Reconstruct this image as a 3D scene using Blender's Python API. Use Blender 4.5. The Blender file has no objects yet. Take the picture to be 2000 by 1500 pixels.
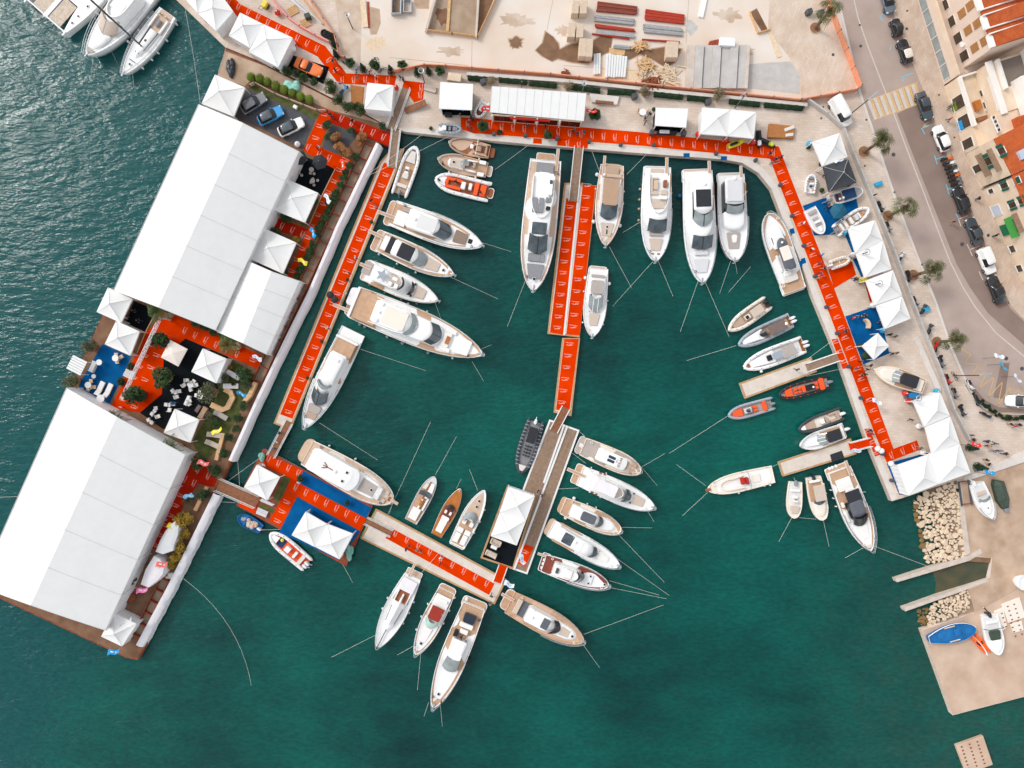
import bpy,bmesh,math,random
from mathutils import Vector,Matrix
SC=bpy.context.scene;COL=SC.collection
R=random.Random(7)
H=111.0;S=24/18*1000/H;W=-1.1
rad=math.radians
# ------- camera, sky, sun, exposure
cd=bpy.data.cameras.new('camera');cam=bpy.data.objects.new('camera',cd);COL.objects.link(cam)
cam.location=(0,0,H);cd.lens=24;cd.sensor_width=36;cd.clip_end=5000;SC.camera=cam
SUN_EL,SUN_AZ=41,302
wd=bpy.data.worlds.new('World');SC.world=wd;wd.use_nodes=True
nt=wd.node_tree;bg=nt.nodes['Background']
sky=nt.nodes.new('ShaderNodeTexSky');sky.sky_type='NISHITA';sky.sun_disc=False
sky.sun_elevation=rad(SUN_EL);sky.sun_rotation=rad(SUN_AZ)
sky.air_density=1.0;sky.dust_density=1.5;sky.ozone_density=1.0
hs=nt.nodes.new('ShaderNodeHueSaturation');hs.inputs['Saturation'].default_value=0.2
nt.links.new(sky.outputs[0],hs.inputs['Color']);nt.links.new(hs.outputs[0],bg.inputs[0])
bg.inputs[1].default_value=0.15
sl=bpy.data.lights.new('sun','SUN');sun=bpy.data.objects.new('sun',sl);COL.objects.link(sun)
sl.energy=.7;sl.angle=rad(11);sl.color=(1,.955,.89)
sd=Vector((math.sin(rad(SUN_AZ))*math.cos(rad(SUN_EL)),math.cos(rad(SUN_AZ))*math.cos(rad(SUN_EL)),math.sin(rad(SUN_EL))))
sun.rotation_euler=sd.to_track_quat('Z','Y').to_euler();sun.location=sd*150
SC.view_settings.view_transform='Standard';SC.view_settings.look='None'
SC.view_settings.exposure=0.75;SC.view_settings.gamma=1
# ------- pixels of the plan -> metres
def P(px,py,z=0.0):
 k=(H-z)/H/S
 return Vector(((px-1000)*k,(750-py)*k,z))
def ang(a,b):
 return math.atan2(-(b[1]-a[1]),b[0]-a[0])
class Frame:
 def __init__(s,o,rz=0.0):s.o=Vector(o);s.rz=rz;s.c=math.cos(rz);s.s=math.sin(rz)
 def w(s,v):
  v=Vector(v)-s.o;return(v.x*s.c+v.y*s.s,-v.x*s.s+v.y*s.c,v.z)
 def p(s,px,py,z=0.0):return s.w(P(px,py,z))
def cen(poly):return(sum(p[0]for p in poly)/len(poly),sum(p[1]for p in poly)/len(poly))
# ------- materials
def lin(h,k=1.0):
 h=h.lstrip('#');o=[]
 for i in(0,2,4):
  c=int(h[i:i+2],16)/255;c=c/12.92 if c<=.04045 else((c+.055)/1.055)**2.4
  o.append(min(1,c*k))
 return(*o,1)
MATS={}
def M(name,hx,rough=.6,var=.08,sc=1.5,det=5,metal=0,spec=.4,bump=0,rnd=0,pat=None,coat=0,hx2=None,rot=0,alpha=1):
 """a procedural material: two tones broken up by noise, optional courses (pat = length, height, joint tone, joint width)"""
 m=bpy.data.materials.new(name);m.use_nodes=True;t=m.node_tree;N=t.nodes;K=t.links
 b=N['Principled BSDF'];b.inputs['Roughness'].default_value=rough;b.inputs['Metallic'].default_value=metal
 b.inputs['Specular IOR Level'].default_value=spec;b.inputs['Coat Weight'].default_value=coat;b.inputs['Alpha'].default_value=alpha
 tc=N.new('ShaderNodeTexCoord');mp=N.new('ShaderNodeMapping');mp.inputs['Rotation'].default_value=(0,0,rot)
 K.new(tc.outputs['Object'],mp.inputs['Vector'])
 n=N.new('ShaderNodeTexNoise');n.inputs['Scale'].default_value=sc;n.inputs['Detail'].default_value=det
 K.new(mp.outputs[0],n.inputs['Vector'])
 c=lin(hx);d=lin(hx2)if hx2 else None
 r=N.new('ShaderNodeValToRGB');e=r.color_ramp.elements
 e[0].position=.3;e[1].position=.7
 e[0].color=d or(*[x*(1-var)for x in c[:3]],1);e[1].color=c if d else(*[min(1,x*(1+var))for x in c[:3]],1)
 K.new(n.outputs['Fac'],r.inputs[0]);col=r.outputs[0]
 if pat:
  br=N.new('ShaderNodeTexBrick');br.inputs['Scale'].default_value=1
  br.inputs['Brick Width'].default_value=pat[0];br.inputs['Row Height'].default_value=pat[1]
  br.inputs['Mortar Size'].default_value=pat[3]if len(pat)>3 else.02
  br.inputs['Color1'].default_value=(1,1,1,1);br.inputs['Color2'].default_value=(*[1-.5*(1-pat[2])]*3,1)
  br.inputs['Mortar'].default_value=(*[pat[2]]*3,1)
  K.new(mp.outputs[0],br.inputs['Vector'])
  mx=N.new('ShaderNodeMix');mx.data_type='RGBA';mx.blend_type='MULTIPLY';mx.inputs[0].default_value=1
  K.new(col,mx.inputs[6]);K.new(br.outputs[0],mx.inputs[7]);col=mx.outputs[2]
 if rnd:
  oi=N.new('ShaderNodeObjectInfo');h=N.new('ShaderNodeHueSaturation')
  ma=N.new('ShaderNodeMath');ma.operation='MULTIPLY_ADD';ma.inputs[1].default_value=rnd;ma.inputs[2].default_value=1-rnd/2
  K.new(oi.outputs['Random'],ma.inputs[0]);K.new(ma.outputs[0],h.inputs['Value']);K.new(col,h.inputs['Color']);col=h.outputs[0]
 K.new(col,b.inputs['Base Color'])
 if bump:
  bp=N.new('ShaderNodeBump');bp.inputs['Strength'].default_value=bump;bp.inputs['Distance'].default_value=.05
  K.new(n.outputs['Fac'],bp.inputs['Height']);K.new(bp.outputs[0],b.inputs['Normal'])
 MATS[name]=m;return m
def m(x):return MATS[x]if isinstance(x,str)else x
# ------- mesh builder
class MB:
 def __init__(s):s.v=[];s.f=[];s.mi=[];s.sm=[]
 def add(s,vs,fs,mi=0,sm=False):
  o=len(s.v);s.v+=[tuple(v)for v in vs]
  for f in fs:s.f.append([i+o for i in f]);s.mi.append(mi);s.sm.append(sm)
  return s
 def loft(s,rings,cap0=True,cap1=True,mi=0,sm=False,closed=True):
  n=len(rings[0]);vs=[p for r in rings for p in r];fs=[]
  for k in range(len(rings)-1):
   for i in range(n if closed else n-1):
    j=(i+1)%n;fs.append((k*n+i,k*n+j,(k+1)*n+j,(k+1)*n+i))
  s.add(vs,fs,mi,sm)
  o=len(s.v)-len(vs)
  if cap0:s.f.append([o+i for i in range(n)][::-1]);s.mi.append(mi);s.sm.append(False)
  if cap1:s.f.append([o+(len(rings)-1)*n+i for i in range(n)]);s.mi.append(mi);s.sm.append(False)
  return s
 def prism(s,poly,z0,z1,mi=0,inset=0,cap0=True):
  r=[[(p[0],p[1],z0)for p in poly],[(p[0],p[1],z1-inset)for p in poly]]
  if inset:r.append([(p[0],p[1],z1)for p in inset_poly(poly,inset)])
  return s.loft(r,cap0=cap0,mi=mi)
 def sheet(s,poly,z,mi=0):return s.add([(p[0],p[1],z)for p in poly],[list(range(len(poly)))],mi)
 def box(s,x0,x1,y0,y1,z0,z1,mi=0,b=0):return s.prism([(x0,y0),(x1,y0),(x1,y1),(x0,y1)],z0,z1,mi,b)
 def rbox(s,x0,x1,y0,y1,z0,z1,r=.1,b=.04,mi=0):return s.prism(rrect(x0,x1,y0,y1,r),z0,z1,mi,b)
 def beam(s,a,b,w,h,mi=0):
  a=Vector(a);b=Vector(b);d=(b-a).normalized()
  u=d.cross(Vector((0,0,1)));
  if u.length<1e-4:u=Vector((1,0,0))
  u.normalize();t=u.cross(d).normalized()
  q=[u*w/2+t*h/2,-u*w/2+t*h/2,-u*w/2-t*h/2,u*w/2-t*h/2]
  return s.loft([[a+x for x in q],[b+x for x in q]],mi=mi)
 def tube(s,pts,r,n=6,mi=0,caps=True):
  pts=[Vector(p)for p in pts];rings=[]
  for i,p in enumerate(pts):
   d=(pts[min(i+1,len(pts)-1)]-pts[max(i-1,0)]).normalized()
   u=d.cross(Vector((0,0,1)))
   if u.length<1e-3:u=d.cross(Vector((0,1,0)))
   u.normalize();t=u.cross(d);rr=r[i]if isinstance(r,(list,tuple))else r
   rings.append([p+(u*math.cos(2*math.pi*k/n)+t*math.sin(2*math.pi*k/n))*rr for k in range(n)])
  return s.loft(rings,caps,caps,mi,True)
 def cyl(s,x,y,z0,z1,r0,r1=None,n=10,mi=0):
  r1=r0 if r1 is None else r1
  return s.loft([[(x+r*math.cos(2*math.pi*k/n),y+r*math.sin(2*math.pi*k/n),z)for k in range(n)]for r,z in((r0,z0),(r1,z1))],mi=mi)
 def lathe(s,x,y,prof,n=12,mi=0):
  return s.loft([[(x+r*math.cos(2*math.pi*k/n),y+r*math.sin(2*math.pi*k/n),z)for k in range(n)]for r,z in prof],mi=mi,sm=True)
 def ball(s,x,y,z,rx,ry=None,rz=None,n=8,mi=0):
  ry=ry or rx;rz=rz or rx
  pr=[(math.sin(math.pi*(i+.25)/(n-.5)),-math.cos(math.pi*(i+.25)/(n-.5)))for i in range(n)]
  return s.loft([[(x+rx*a*math.cos(2*math.pi*k/n),y+ry*a*math.sin(2*math.pi*k/n),z+rz*c)for k in range(n)]for a,c in pr],mi=mi,sm=True)
 def mesh(s,name,mats=None):
  me=bpy.data.meshes.new(name);me.from_pydata(s.v,[],s.f)
  bm=bmesh.new();bm.from_mesh(me);bmesh.ops.recalc_face_normals(bm,faces=bm.faces[:]);bm.to_mesh(me);bm.free()
  if mats is not None:
   for x in(mats if isinstance(mats,(list,tuple))else[mats]):me.materials.append(m(x))
  if len(s.mi)==len(me.polygons):
   me.polygons.foreach_set('material_index',s.mi);me.polygons.foreach_set('use_smooth',s.sm)
  if any(s.sm):me.set_sharp_from_angle(angle=rad(45))
  return me
def rrect(x0,x1,y0,y1,r,n=3):
 r=min(r,abs(x1-x0)/2.05,abs(y1-y0)/2.05);o=[]
 for cx,cy,a in((x1-r,y1-r,0),(x0+r,y1-r,90),(x0+r,y0+r,180),(x1-r,y0+r,270)):
  for k in range(n+1):t=rad(a+90*k/n);o.append((cx+r*math.cos(t),cy+r*math.sin(t)))
 return o
def inset_poly(poly,d):
 a=sum(poly[i][0]*poly[(i+1)%len(poly)][1]-poly[(i+1)%len(poly)][0]*poly[i][1]for i in range(len(poly)))
 sg=1 if a>0 else-1;o=[];n=len(poly)
 for i in range(n):
  p,q,r=Vector(poly[i-1][:2]),Vector(poly[i][:2]),Vector(poly[(i+1)%n][:2])
  e1=(q-p).normalized();e2=(r-q).normalized()
  n1=Vector((-e1.y,e1.x))*sg;n2=Vector((-e2.y,e2.x))*sg;b=n1+n2
  b=b/max(.35,b.length_squared/2)if b.length>1e-6 else n1
  o.append((q.x+b.x*d,q.y+b.y*d))
 return o
 # ------- objects, labels
def obj(name,mb,mats,parent=None,loc=(0,0,0),rz=0.0):
 me=mb if isinstance(mb,bpy.types.Mesh)else mb.mesh(name,mats)
 o=bpy.data.objects.new(name,me);COL.objects.link(o);o.location=loc;o.rotation_euler=(0,0,rz)
 if parent is not None:o.parent=parent
 return o
LMS=[];AUTO=[]
def tag(o,label,cat,group=None,lm=None):
 o['category']=cat
 if group:o['group']=group
 if lm:LMS.append((lm,o.location.copy(),o.name))
 if label[0]=='~':AUTO.append((o,label[1:]))
 else:o['label']=label
 return o
def thing(name,label,cat,loc,rz=0.0,group=None,lm=None):
 o=bpy.data.objects.new(name,None);COL.objects.link(o);o.location=loc;o.rotation_euler=(0,0,rz);o.empty_display_size=.2
 return tag(o,label,cat,group,lm)
def struct(name,mb,mats,loc=(0,0,0),rz=0.0,kind='structure'):
 o=obj(name,mb,mats,None,loc,rz);o['kind']=kind;return o
KIDS={}
def dup(root,loc,rz=0.0,label=None,s=None,group=None,lm=None,cat=None):
 """a copy of a thing with its parts and sub-parts"""
 def cp(o,par):
  c=o.copy();COL.objects.link(c)
  if par is not None:c.parent=par
  for k in o.children:cp(k,c)
  return c
 r=cp(root,None);r.location=loc;r.rotation_euler=(0,0,rz)
 if s:r.scale=(s,s,s)if not isinstance(s,tuple)else s
 tag(r,label or root.get('label','~thing'),cat or root['category'],group or root.get('group'),lm)
 return r
def poly_thing(name,label,cat,poly,z0,z1,mat,rz=0.0,group=None,lm=None,inset=0):
 """one mesh from a polygon of the plan"""
 c=cen(poly);f=Frame(P(c[0],c[1],z1),rz);f.o.z=0
 o=obj(name,MB().prism([f.p(x,y,z1)[:2]for x,y in poly],z0,z1,0,inset),mat,None,f.o,rz)
 return tag(o,label,cat,group,lm)
 # ------- palette
M('paving','#e0d0c2',.85,.1,.3,pat=(.9,.45,.8,.02),hx2='#ccb7a4',rot=.06)
M('promenade','#e0cebd',.85,.1,.25,pat=(.8,.4,.8,.02),hx2='#cab29c',rot=-1.2)
M('sidewalk','#d4c0ae',.85,.1,.5,pat=(.75,.4,.76,.02),hx2='#c4ab97',rot=-1.2)
M('coping','#d8cfc6',.8,.06,.8,pat=(2.4,9,.86,.02))
M('quay_face','#b5a79d',.85,.12,.8)
M('slab','#e0d7cd',.9,.1,.1,9,hx2='#d6c1ad')
M('slab_rough','#d5c5b4',.9,.2,.4,8,hx2='#b89f88')
M('yard','#d0b69f',.9,.1,.3,10,pat=(5,4,.9,.015),hx2='#a5876d',rot=.3)
M('pier','#d0b7a2',.9,.1,.3,8,pat=(1.2,.8,.93,.01),hx2='#bc9d86',rot=.25)
M('asphalt','#b3a096',.92,.06,.25,8,hx2='#a59287')
M('asphalt_dark','#8f7c71',.92,.06,.3,8,hx2='#846f65')
M('road_paint','#c9bfb5',.8,.1,3);M('paint_yellow','#d2aa72',.8,.12,3);M('paint_blue','#6bbfd6',.8,.1,3)
M('wet_soil','#8a6a50',.95,.15,.8,8,hx2='#745640');M('barge_deck','#8d6b52',.9,.2,.5,8,hx2='#6b4a35');M('rust','#9a5236',.85,.25,1.2,8,hx2='#6e3823')
M('rust_red','#a2452a',.8,.2,2,hx2='#7f3420');M('earth','#b09a84',.95,.15,.6,8,hx2='#97806a')
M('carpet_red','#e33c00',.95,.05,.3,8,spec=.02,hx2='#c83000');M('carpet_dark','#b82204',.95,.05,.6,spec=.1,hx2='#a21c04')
M('print_white','#f4cfc0',.9,.02);M('carpet_blue','#0e5f98',.95,.06,.5,spec=.02,hx2='#0a4a80');M('carpet_black','#14181c',.95,.15,1,spec=.1)
M('carpet_grey','#55565a',.95,.08,1,spec=.1);M('carpet_brown','#a9703f',.9,.1,2)
M('lawn','#5c6130',.95,.2,1.2,10,hx2='#3e4720')
M('tent','#e7e6e3',.55,.02,.8,spec=.2,bump=.25,pat=(60,2.7,.965,.006));M('tent2','#e6e5e4',.6,.02,.6,spec=.25);M('seam','#cfcdca',.7,.05)
M('tent_dark','#3a3d42',.7,.08,2);M('tent_cream','#e9ddd3',.7,.03,2);M('tent_blue','#155a72',.7,.06,2);M('clear','#c9cccf',.15,.1,3,spec=.6,alpha=.75)
M('tarp_white','#e4e0e2',.6,.05,.7,bump=.6);M('tarp_black','#33353a',.35,.3,2.5,bump=1)
M('concrete','#cfc3b8',.85,.08,1,8,hx2='#bfae9f');M('concrete_grey','#c4c0bc',.85,.08,.8,8,hx2='#b4aea8')
M('dock_top','#dacfc4',.85,.06,.8,8,hx2='#cbbcae');M('dock_edge','#c09a70',.85,.2,1.5,8,hx2='#a9835c')
M('boards','#a08670',.8,.12,2,pat=(3.2,.22,.7,.02),hx2='#8c725e');M('boards_brown','#9a6848',.75,.12,2,pat=(3,.24,.72,.02),hx2='#835337')
M('boards_light','#e0b587',.7,.1,2,pat=(2,.3,.85,.015));M('timber','#d0a878',.8,.15,3);M('timber_pale','#dcc4a6',.8,.12,3)
M('white_metal','#e2e2e0',.35,.04,3,spec=.5);M('steel','#b9bcbf',.35,.08,3,metal=.6);M('steel_dark','#55585c',.4,.1,3,metal=.4)
M('steel_red','#b93a20',.5,.12,2,pat=(8,.18,.7,.03));M('steel_maroon','#8f4230',.6,.12,2,pat=(8,.16,.7,.03));M('steel_bars','#b4b3b3',.45,.12,2,pat=(8,.16,.72,.03),metal=.3)
M('net_orange','#dd9472',.8,.12,2);M('net_pink','#e79c98',.8,.1,2)
M('gel','#efeeec',.22,.012,.7,spec=.5,coat=.4);M('gel_grey','#d3d3d4',.25,.02,.8,coat=.3);M('gel_cream','#ebe0d2',.25,.02,.8,coat=.3);M('gel_shade','#dcdad8',.3,.02,.8)
M('gel_tan','#cfae94',.3,.04,.8,coat=.3);M('navy_gel','#26303c',.25,.1,1,coat=.3);M('red_line','#7a2028',.4,.1)
M('teak','#c9a586',.7,.07,1.5,pat=(4,.2,.85,.015),hx2='#bd9778');M('teak_pale','#d4b9a2',.7,.06,1.5,pat=(4,.2,.88,.015),hx2='#caad95')
M('teak_dark','#a4643a',.55,.12,1.5,pat=(4,.2,.8,.015),hx2='#8f5230');M('mahogany','#c0742c',.25,.12,1,pat=(5,.16,.86,.012),hx2='#ad6423',coat=.5);M('teak_red','#8f4a38',.5,.12,1.5,pat=(4,.2,.8,.015),hx2='#7d3c2c')
M('cush','#ada39c',.85,.05,2);M('cush_pale','#d9d2cb',.85,.04,2);M('cush_tan','#b59c87',.85,.05,2);M('cush_grey','#8a8a8d',.85,.06,2);M('cush_white','#ece8e3',.8,.03,2)
M('cush_beige','#c8b7a7',.85,.04,2);M('cush_brown','#8d7768',.85,.06,2);M('cush_orange','#ee5a26',.8,.06,2);M('cush_red','#b02a1c',.8,.08,2);M('cush_maroon','#7c3534',.8,.08,2)
M('canvas_black','#2a2c31',.8,.1,2);M('canvas_grey','#5c5f66',.8,.08,2);M('canvas_taupe','#75655f',.8,.08,2);M('canvas_tan','#b3937a',.8,.05,2);M('canvas_red','#97301f',.8,.08,2);M('canvas_navy','#12355e',.8,.08,2)
M('glass','#30383d',.07,.25,.7,spec=.7,hx2='#59646a');M('glass_pale','#8c9494',.08,.2,.8,spec=.7);M('glass_green','#a9c4b8',.08,.1,.8,spec=.7);M('glass_black','#15181b',.07,.2,1,spec=.7)
M('rubber','#1b1d20',.7,.15,3);M('tube_white','#eae8e6',.45,.02,1);M('tube_grey','#9ba3ac',.5,.04,1);M('tube_dark','#3d4045',.5,.08,1);M('tube_black','#24262a',.5,.1,1);M('tube_cream','#e2d8cb',.5,.02,1)
M('engine_black','#24272c',.25,.1,2,coat=.4);M('engine_white','#e6e6e6',.25,.02,2,coat=.4);M('engine_grey','#83888d',.3,.1,2,coat=.3)
M('boat_blue','#1a72b0',.4,.1,1,hx2='#155f99');M('solar','#2b3a48',.2,.15,4,pat=(.25,.25,1.5,.02));M('rope','#f0e9dc',.9,.1,4);M('rope_green','#76a99b',.9,.2,4)
M('plastic_red','#cf2a20',.4,.05);M('plastic_orange','#f0641e',.4,.05);M('plastic_blue','#0f7fb8',.4,.06);M('plastic_cyan','#22a3cc',.4,.06);M('plastic_yellow','#e3cf3a',.4,.06);M('plastic_green','#3f9a4c',.4,.1);M('plastic_white','#e9e9e9',.4,.02);M('plastic_black','#1d1f22',.4,.1);M('lime','#c6d52e',.4,.05);M('pink','#ee79ad',.6,.05);M('flag_red','#dd3326',.8,.05);M('flag_salmon','#ee6a62',.8,.05)
M('flag_blue','#1c93cf',.8,.05);M('flag_sky','#7cc0e2',.8,.05);M('flag_yellow','#e2d433',.8,.05);M('flag_white','#dfe5ee',.8,.03);M('flag_orange','#ee4a1c',.8,.05)
M('net_heap','#c8b7a6',.95,.2,3,bump=1);M('net_green','#9cd3c4',.9,.18,4,bump=.8)
for n_,h_ in(('car_orange','#e9701c'),('car_grey','#77777a'),('car_blue','#1792cf'),('car_white','#ecebe8'),('car_black','#1f2326'),('car_slate','#3c464c'),('car_steel','#5d6a74'),('car_cream','#e0d6ca')):M(n_,h_,.25,.03,1,coat=.7,spec=.5)
M('tyre','#17181a',.85,.1);M('rim','#9a9da0',.3,.1,metal=.7);M('lamp','#d9dde0',.1,.05);M('lamp_red','#a01a14',.2,.05)
def leaf(n_,a_,b_):M(n_,a_,.6,.2,.9,2,spec=.25,hx2=b_,rnd=.25)
leaf('leaf_green','#3f5a2c','#22381c');leaf('leaf_dark','#2a4527','#152a18');leaf('leaf_olive','#6f7150','#474d34');leaf('leaf_bright','#7d8f2a','#566a1c');leaf('leaf_palm','#66683a','#353e20');leaf('leaf_orange','#b07a48','#8a5a32');leaf('leaf_yellow','#b08f2e','#80661e');leaf('leaf_dry','#9a7f58','#735d3e');leaf('leaf_feather','#4f5f2e','#2f3f20');leaf('leaf_grey','#9a8d6f','#76694f')
M('bark','#6e5a48',.9,.2,3);M('pot','#b58a62',.8,.1,2);M('pot_dark','#3c3a38',.8,.1,2);M('pot_stone','#cbb69f',.8,.08,2);M('soil','#93694a',.95,.2,2);M('sack','#b79a78',.9,.12,2)
for n_,h_ in(('skin','#c99a7c'),('skin_dark','#a97b60'),('hair_dark','#2a211c'),('hair_brown','#5d4230'),('hair_fair','#a58660'),('black_cloth','#1d1f24'),('navy_cloth','#222f48'),('grey_cloth','#74777c'),('white_cloth','#e6e4e2'),('red_cloth','#c0281e'),('jeans','#33486b'),('tan_cloth','#a88a6b'),('blue_cloth','#2a6fae'),('brown_cloth','#5a4334'),('green_cloth','#44584a')):M(n_,h_,.85,.08,4)
M('wall_pink','#d9c4b3',.9,.05,.4,8);M('wall_cream','#e2cfb9',.9,.06,.5,8,hx2='#d6bda2');M('wall_white','#e8e2da',.9,.04,.5);M('wall_shade','#cdb6a3',.9,.06,.5)
M('tile','#c9622c',.8,.12,1.5,pat=(.35,.22,.72,.03),hx2='#b65224');M('tile_ridge','#ece8e2',.8,.04,1);M('shutter','#a97645',.7,.1,2,pat=(3,.18,.75,.03));M('shutter_green','#1e5b48',.6,.1,2,pat=(3,.1,.8,.02));M('window_dark','#46392f',.25,.3,1,spec=.5);M('window_frame','#e5dfd8',.6,.04)
M('awning_green','#3f8f3d',.8,.06);M('awning_dark','#136b4a',.8,.06);M('roof_grey','#7d7269',.9,.08,.8);M('skylight','#b8c2d0',.1,.05);M('stone_step','#cdbbab',.85,.08,.6)
M('rock','#e0cdb6',.9,.08,.6,hx2='#cdb599',rnd=.15);M('rock_wet','#8f7448',.8,.15,.8,hx2='#6e5833')
# ======= sea
def water_mat():
 mt=bpy.data.materials.new('sea_water');mt.use_nodes=True;t=mt.node_tree;N=t.nodes;K=t.links
 b=N['Principled BSDF'];b.inputs['Roughness'].default_value=.07;b.inputs['IOR'].default_value=1.33;b.inputs['Specular IOR Level'].default_value=.5
 tc=N.new('ShaderNodeTexCoord')
 def noise(sc,det,rot=0,sx=1,sy=1,rough=.5):
  mp=N.new('ShaderNodeMapping');mp.inputs['Rotation'].default_value=(0,0,rot);mp.inputs['Scale'].default_value=(sx,sy,1)
  n=N.new('ShaderNodeTexNoise');n.inputs['Scale'].default_value=sc;n.inputs['Detail'].default_value=det;n.inputs['Roughness'].default_value=rough
  K.new(tc.outputs['Object'],mp.inputs[0]);K.new(mp.outputs[0],n.inputs['Vector']);return n
 def mth(op,a,bb=None,c=None):
  x=N.new('ShaderNodeMath');x.operation=op
  for i,q in enumerate((a,bb,c)):
   if q is None:continue
   if isinstance(q,(int,float)):x.inputs[i].default_value=q
   else:K.new(q,x.inputs[i])
  return x.outputs[0]
 def rng(v,a,bb,c=0,d=1):
  x=N.new('ShaderNodeMapRange');x.interpolation_type='SMOOTHSTEP'
  for i,q in enumerate((a,bb,c,d)):x.inputs[i+1].default_value=q
  K.new(v,x.inputs[0]);return x.outputs[0]
 sp=N.new('ShaderNodeSeparateXYZ');K.new(tc.outputs['Object'],sp.inputs[0])
 X,Y=sp.outputs[0],sp.outputs[1]
 n1=noise(.035,4);n2=noise(.12,5,.5,1,2.2)
 depth=mth('ADD',mth('MULTIPLY',n1.outputs['Fac'],.75),mth('MULTIPLY',n2.outputs['Fac'],.25))
 r=N.new('ShaderNodeValToRGB');e=r.color_ramp.elements
 e[0].position=.34;e[0].color=lin('#033332');e[1].position=.64;e[1].color=lin('#03584e')
 K.new(depth,r.inputs[0])
 d=mth('ADD',mth('MULTIPLY',X,.9),mth('MULTIPLY',Y,-.42))
 open_=rng(d,-36,-52)
 def mix(f,a,bb):
  x=N.new('ShaderNodeMix');x.data_type='RGBA';K.new(f,x.inputs[0])
  for i,q in((6,a),(7,bb)):
   if isinstance(q,tuple):x.inputs[i].default_value=q
   else:K.new(q,x.inputs[i])
  return x.outputs[2]
 c=mix(open_,r.outputs[0],lin('#034a4a'))
 north=rng(Y,12,36);c=mix(mth('MULTIPLY',mth('MULTIPLY',north,mth('SUBTRACT',1,open_)),.75),c,lin('#0c3436'))
 east=mth('MULTIPLY',rng(X,40,72),rng(Y,-10,-34));bed=noise(.35,8,.3);c=mix(mth('MULTIPLY',east,rng(bed.outputs['Fac'],.3,.75,.25,.8)),c,lin('#234a41'))
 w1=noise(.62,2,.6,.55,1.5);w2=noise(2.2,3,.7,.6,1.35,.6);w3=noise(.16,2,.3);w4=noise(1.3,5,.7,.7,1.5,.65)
 hv=N.new('ShaderNodeHueSaturation');K.new(rng(w4.outputs['Fac'],.3,.7,.8,1.16),hv.inputs['Value']);K.new(c,hv.inputs['Color']);K.new(hv.outputs[0],b.inputs['Base Color'])  # streaks painted into the base colour stand in for uneven sky reflection on ripples
 gust=rng(w3.outputs['Fac'],.35,.7,.45,1)
 hgt=mth('ADD',mth('MULTIPLY',w1.outputs['Fac'],1.0),mth('MULTIPLY',w2.outputs['Fac'],.34))
 amp=mth('MULTIPLY',gust,mth('ADD',.85,mth('MULTIPLY',open_,.15)))
 bp=N.new('ShaderNodeBump');bp.inputs['Distance'].default_value=.34
 K.new(amp,bp.inputs['Strength']);K.new(hgt,bp.inputs['Height']);K.new(bp.outputs[0],b.inputs['Normal'])
 return mt
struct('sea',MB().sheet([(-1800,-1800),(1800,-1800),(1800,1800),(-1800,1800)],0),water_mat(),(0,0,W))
# ======= land
def W2(poly,z=0):return[tuple(P(x,y,z)[:2])for x,y in poly]
QUAY=[(345,0),(440,92),(520,125),(640,187),(700,215),(745,240),(790,257),(900,269),(1050,283),(1250,299),(1412,311),(1450,318),(1482,338),(1507,369),(1528,425),(1562,506),(1588,580),(1638,702),(1692,857),(1742,979),(1774,969),(1868,938)]
LAND=[(-900,-2600),(-60,-420),(200,-150)]+QUAY+[(1876,1010),(1890,1086),(1936,1090),(1926,1136),(1895,1152),(1906,1196),(1801,1231),(1861,1397),(2120,1330),(2700,1250),(5200,1200),(5200,-2600)]
struct('quay_ground',MB().prism(W2(LAND),-4,0),'paving')
def flat(name,poly,z,mat,kind='structure'):return struct(name,MB().sheet(W2(poly,z),z),mat,kind=kind)
def wet(poly,z,mat):
 flat('wet_patch',[(x+R.uniform(-1,1),y+R.uniform(-1,1))for x,y in inset_poly(poly,-2.2)],z-.002,'damp_rim');flat('wet_patch',poly,z,mat)
def strip(pts,w):
 o,q=[],[]
 for i,p in enumerate(pts):
  a=Vector(pts[max(i-1,0)]);b=Vector(pts[min(i+1,len(pts)-1)]);d=(b-a).normalized();n=Vector((-d.y,d.x))
  o.append((p[0]+n.x*w/2,p[1]+n.y*w/2));q.append((p[0]-n.x*w/2,p[1]-n.y*w/2))
 return o+q[::-1]
cop=QUAY[6:20];inn=[(790,248),(900,259),(1050,273),(1250,289),(1414,300),(1456,307),(1491,329),(1518,363),(1540,421),(1573,502),(1599,576),(1649,698),(1703,853),(1752,973)]
flat('quay_coping',cop+inn[::-1],.012,'coping')
flat('barge_ground',[(440,100),(520,130),(640,191),(700,219),(742,241),(652,217),(638,212),(622,205),(497,150),(478,168),(424,150)],.026,'yard')
flat('site_slab',[(712,-120),(704,118),(760,142),(870,143),(1075,152),(1240,158),(1450,186),(1562,192),(1670,174),(1615,-120)],.016,'slab')
flat('site_track',[(648,-120),(655,0),(666,90),(672,128),(700,126),(704,118),(712,-120)],.02,'slab_rough')
def blob(cx,cy,rx,ry,n=22,j=.25,rot=0):
 o=[]
 for k in range(n):
  t=2*math.pi*k/n;q=1+R.uniform(-j,j);x=rx*q*math.cos(t);y=ry*q*math.sin(t)
  o.append((cx+x*math.cos(rot)-y*math.sin(rot),cy+x*math.sin(rot)+y*math.cos(rot)))
 return o
M('damp_rim','#c3ab94',.95,.12,.8,8,hx2='#b3967c')
wet(blob(1007,84,13,11),.022,'wet_soil');wet([(1046,98),(1060,84),(1066,62),(1080,72),(1090,85),(1093,97),(1110,88),(1135,82),(1150,84),(1178,68),(1196,72),(1192,100),(1170,110),(1148,124),(1118,122),(1090,114),(1078,120),(1060,110)],.024,'wet_soil')
wet([(1205,92),(1240,92),(1262,98),(1298,92),(1330,96),(1318,122),(1300,132),(1278,118),(1250,106),(1230,116),(1212,108)],.024,'wet_soil')
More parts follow.
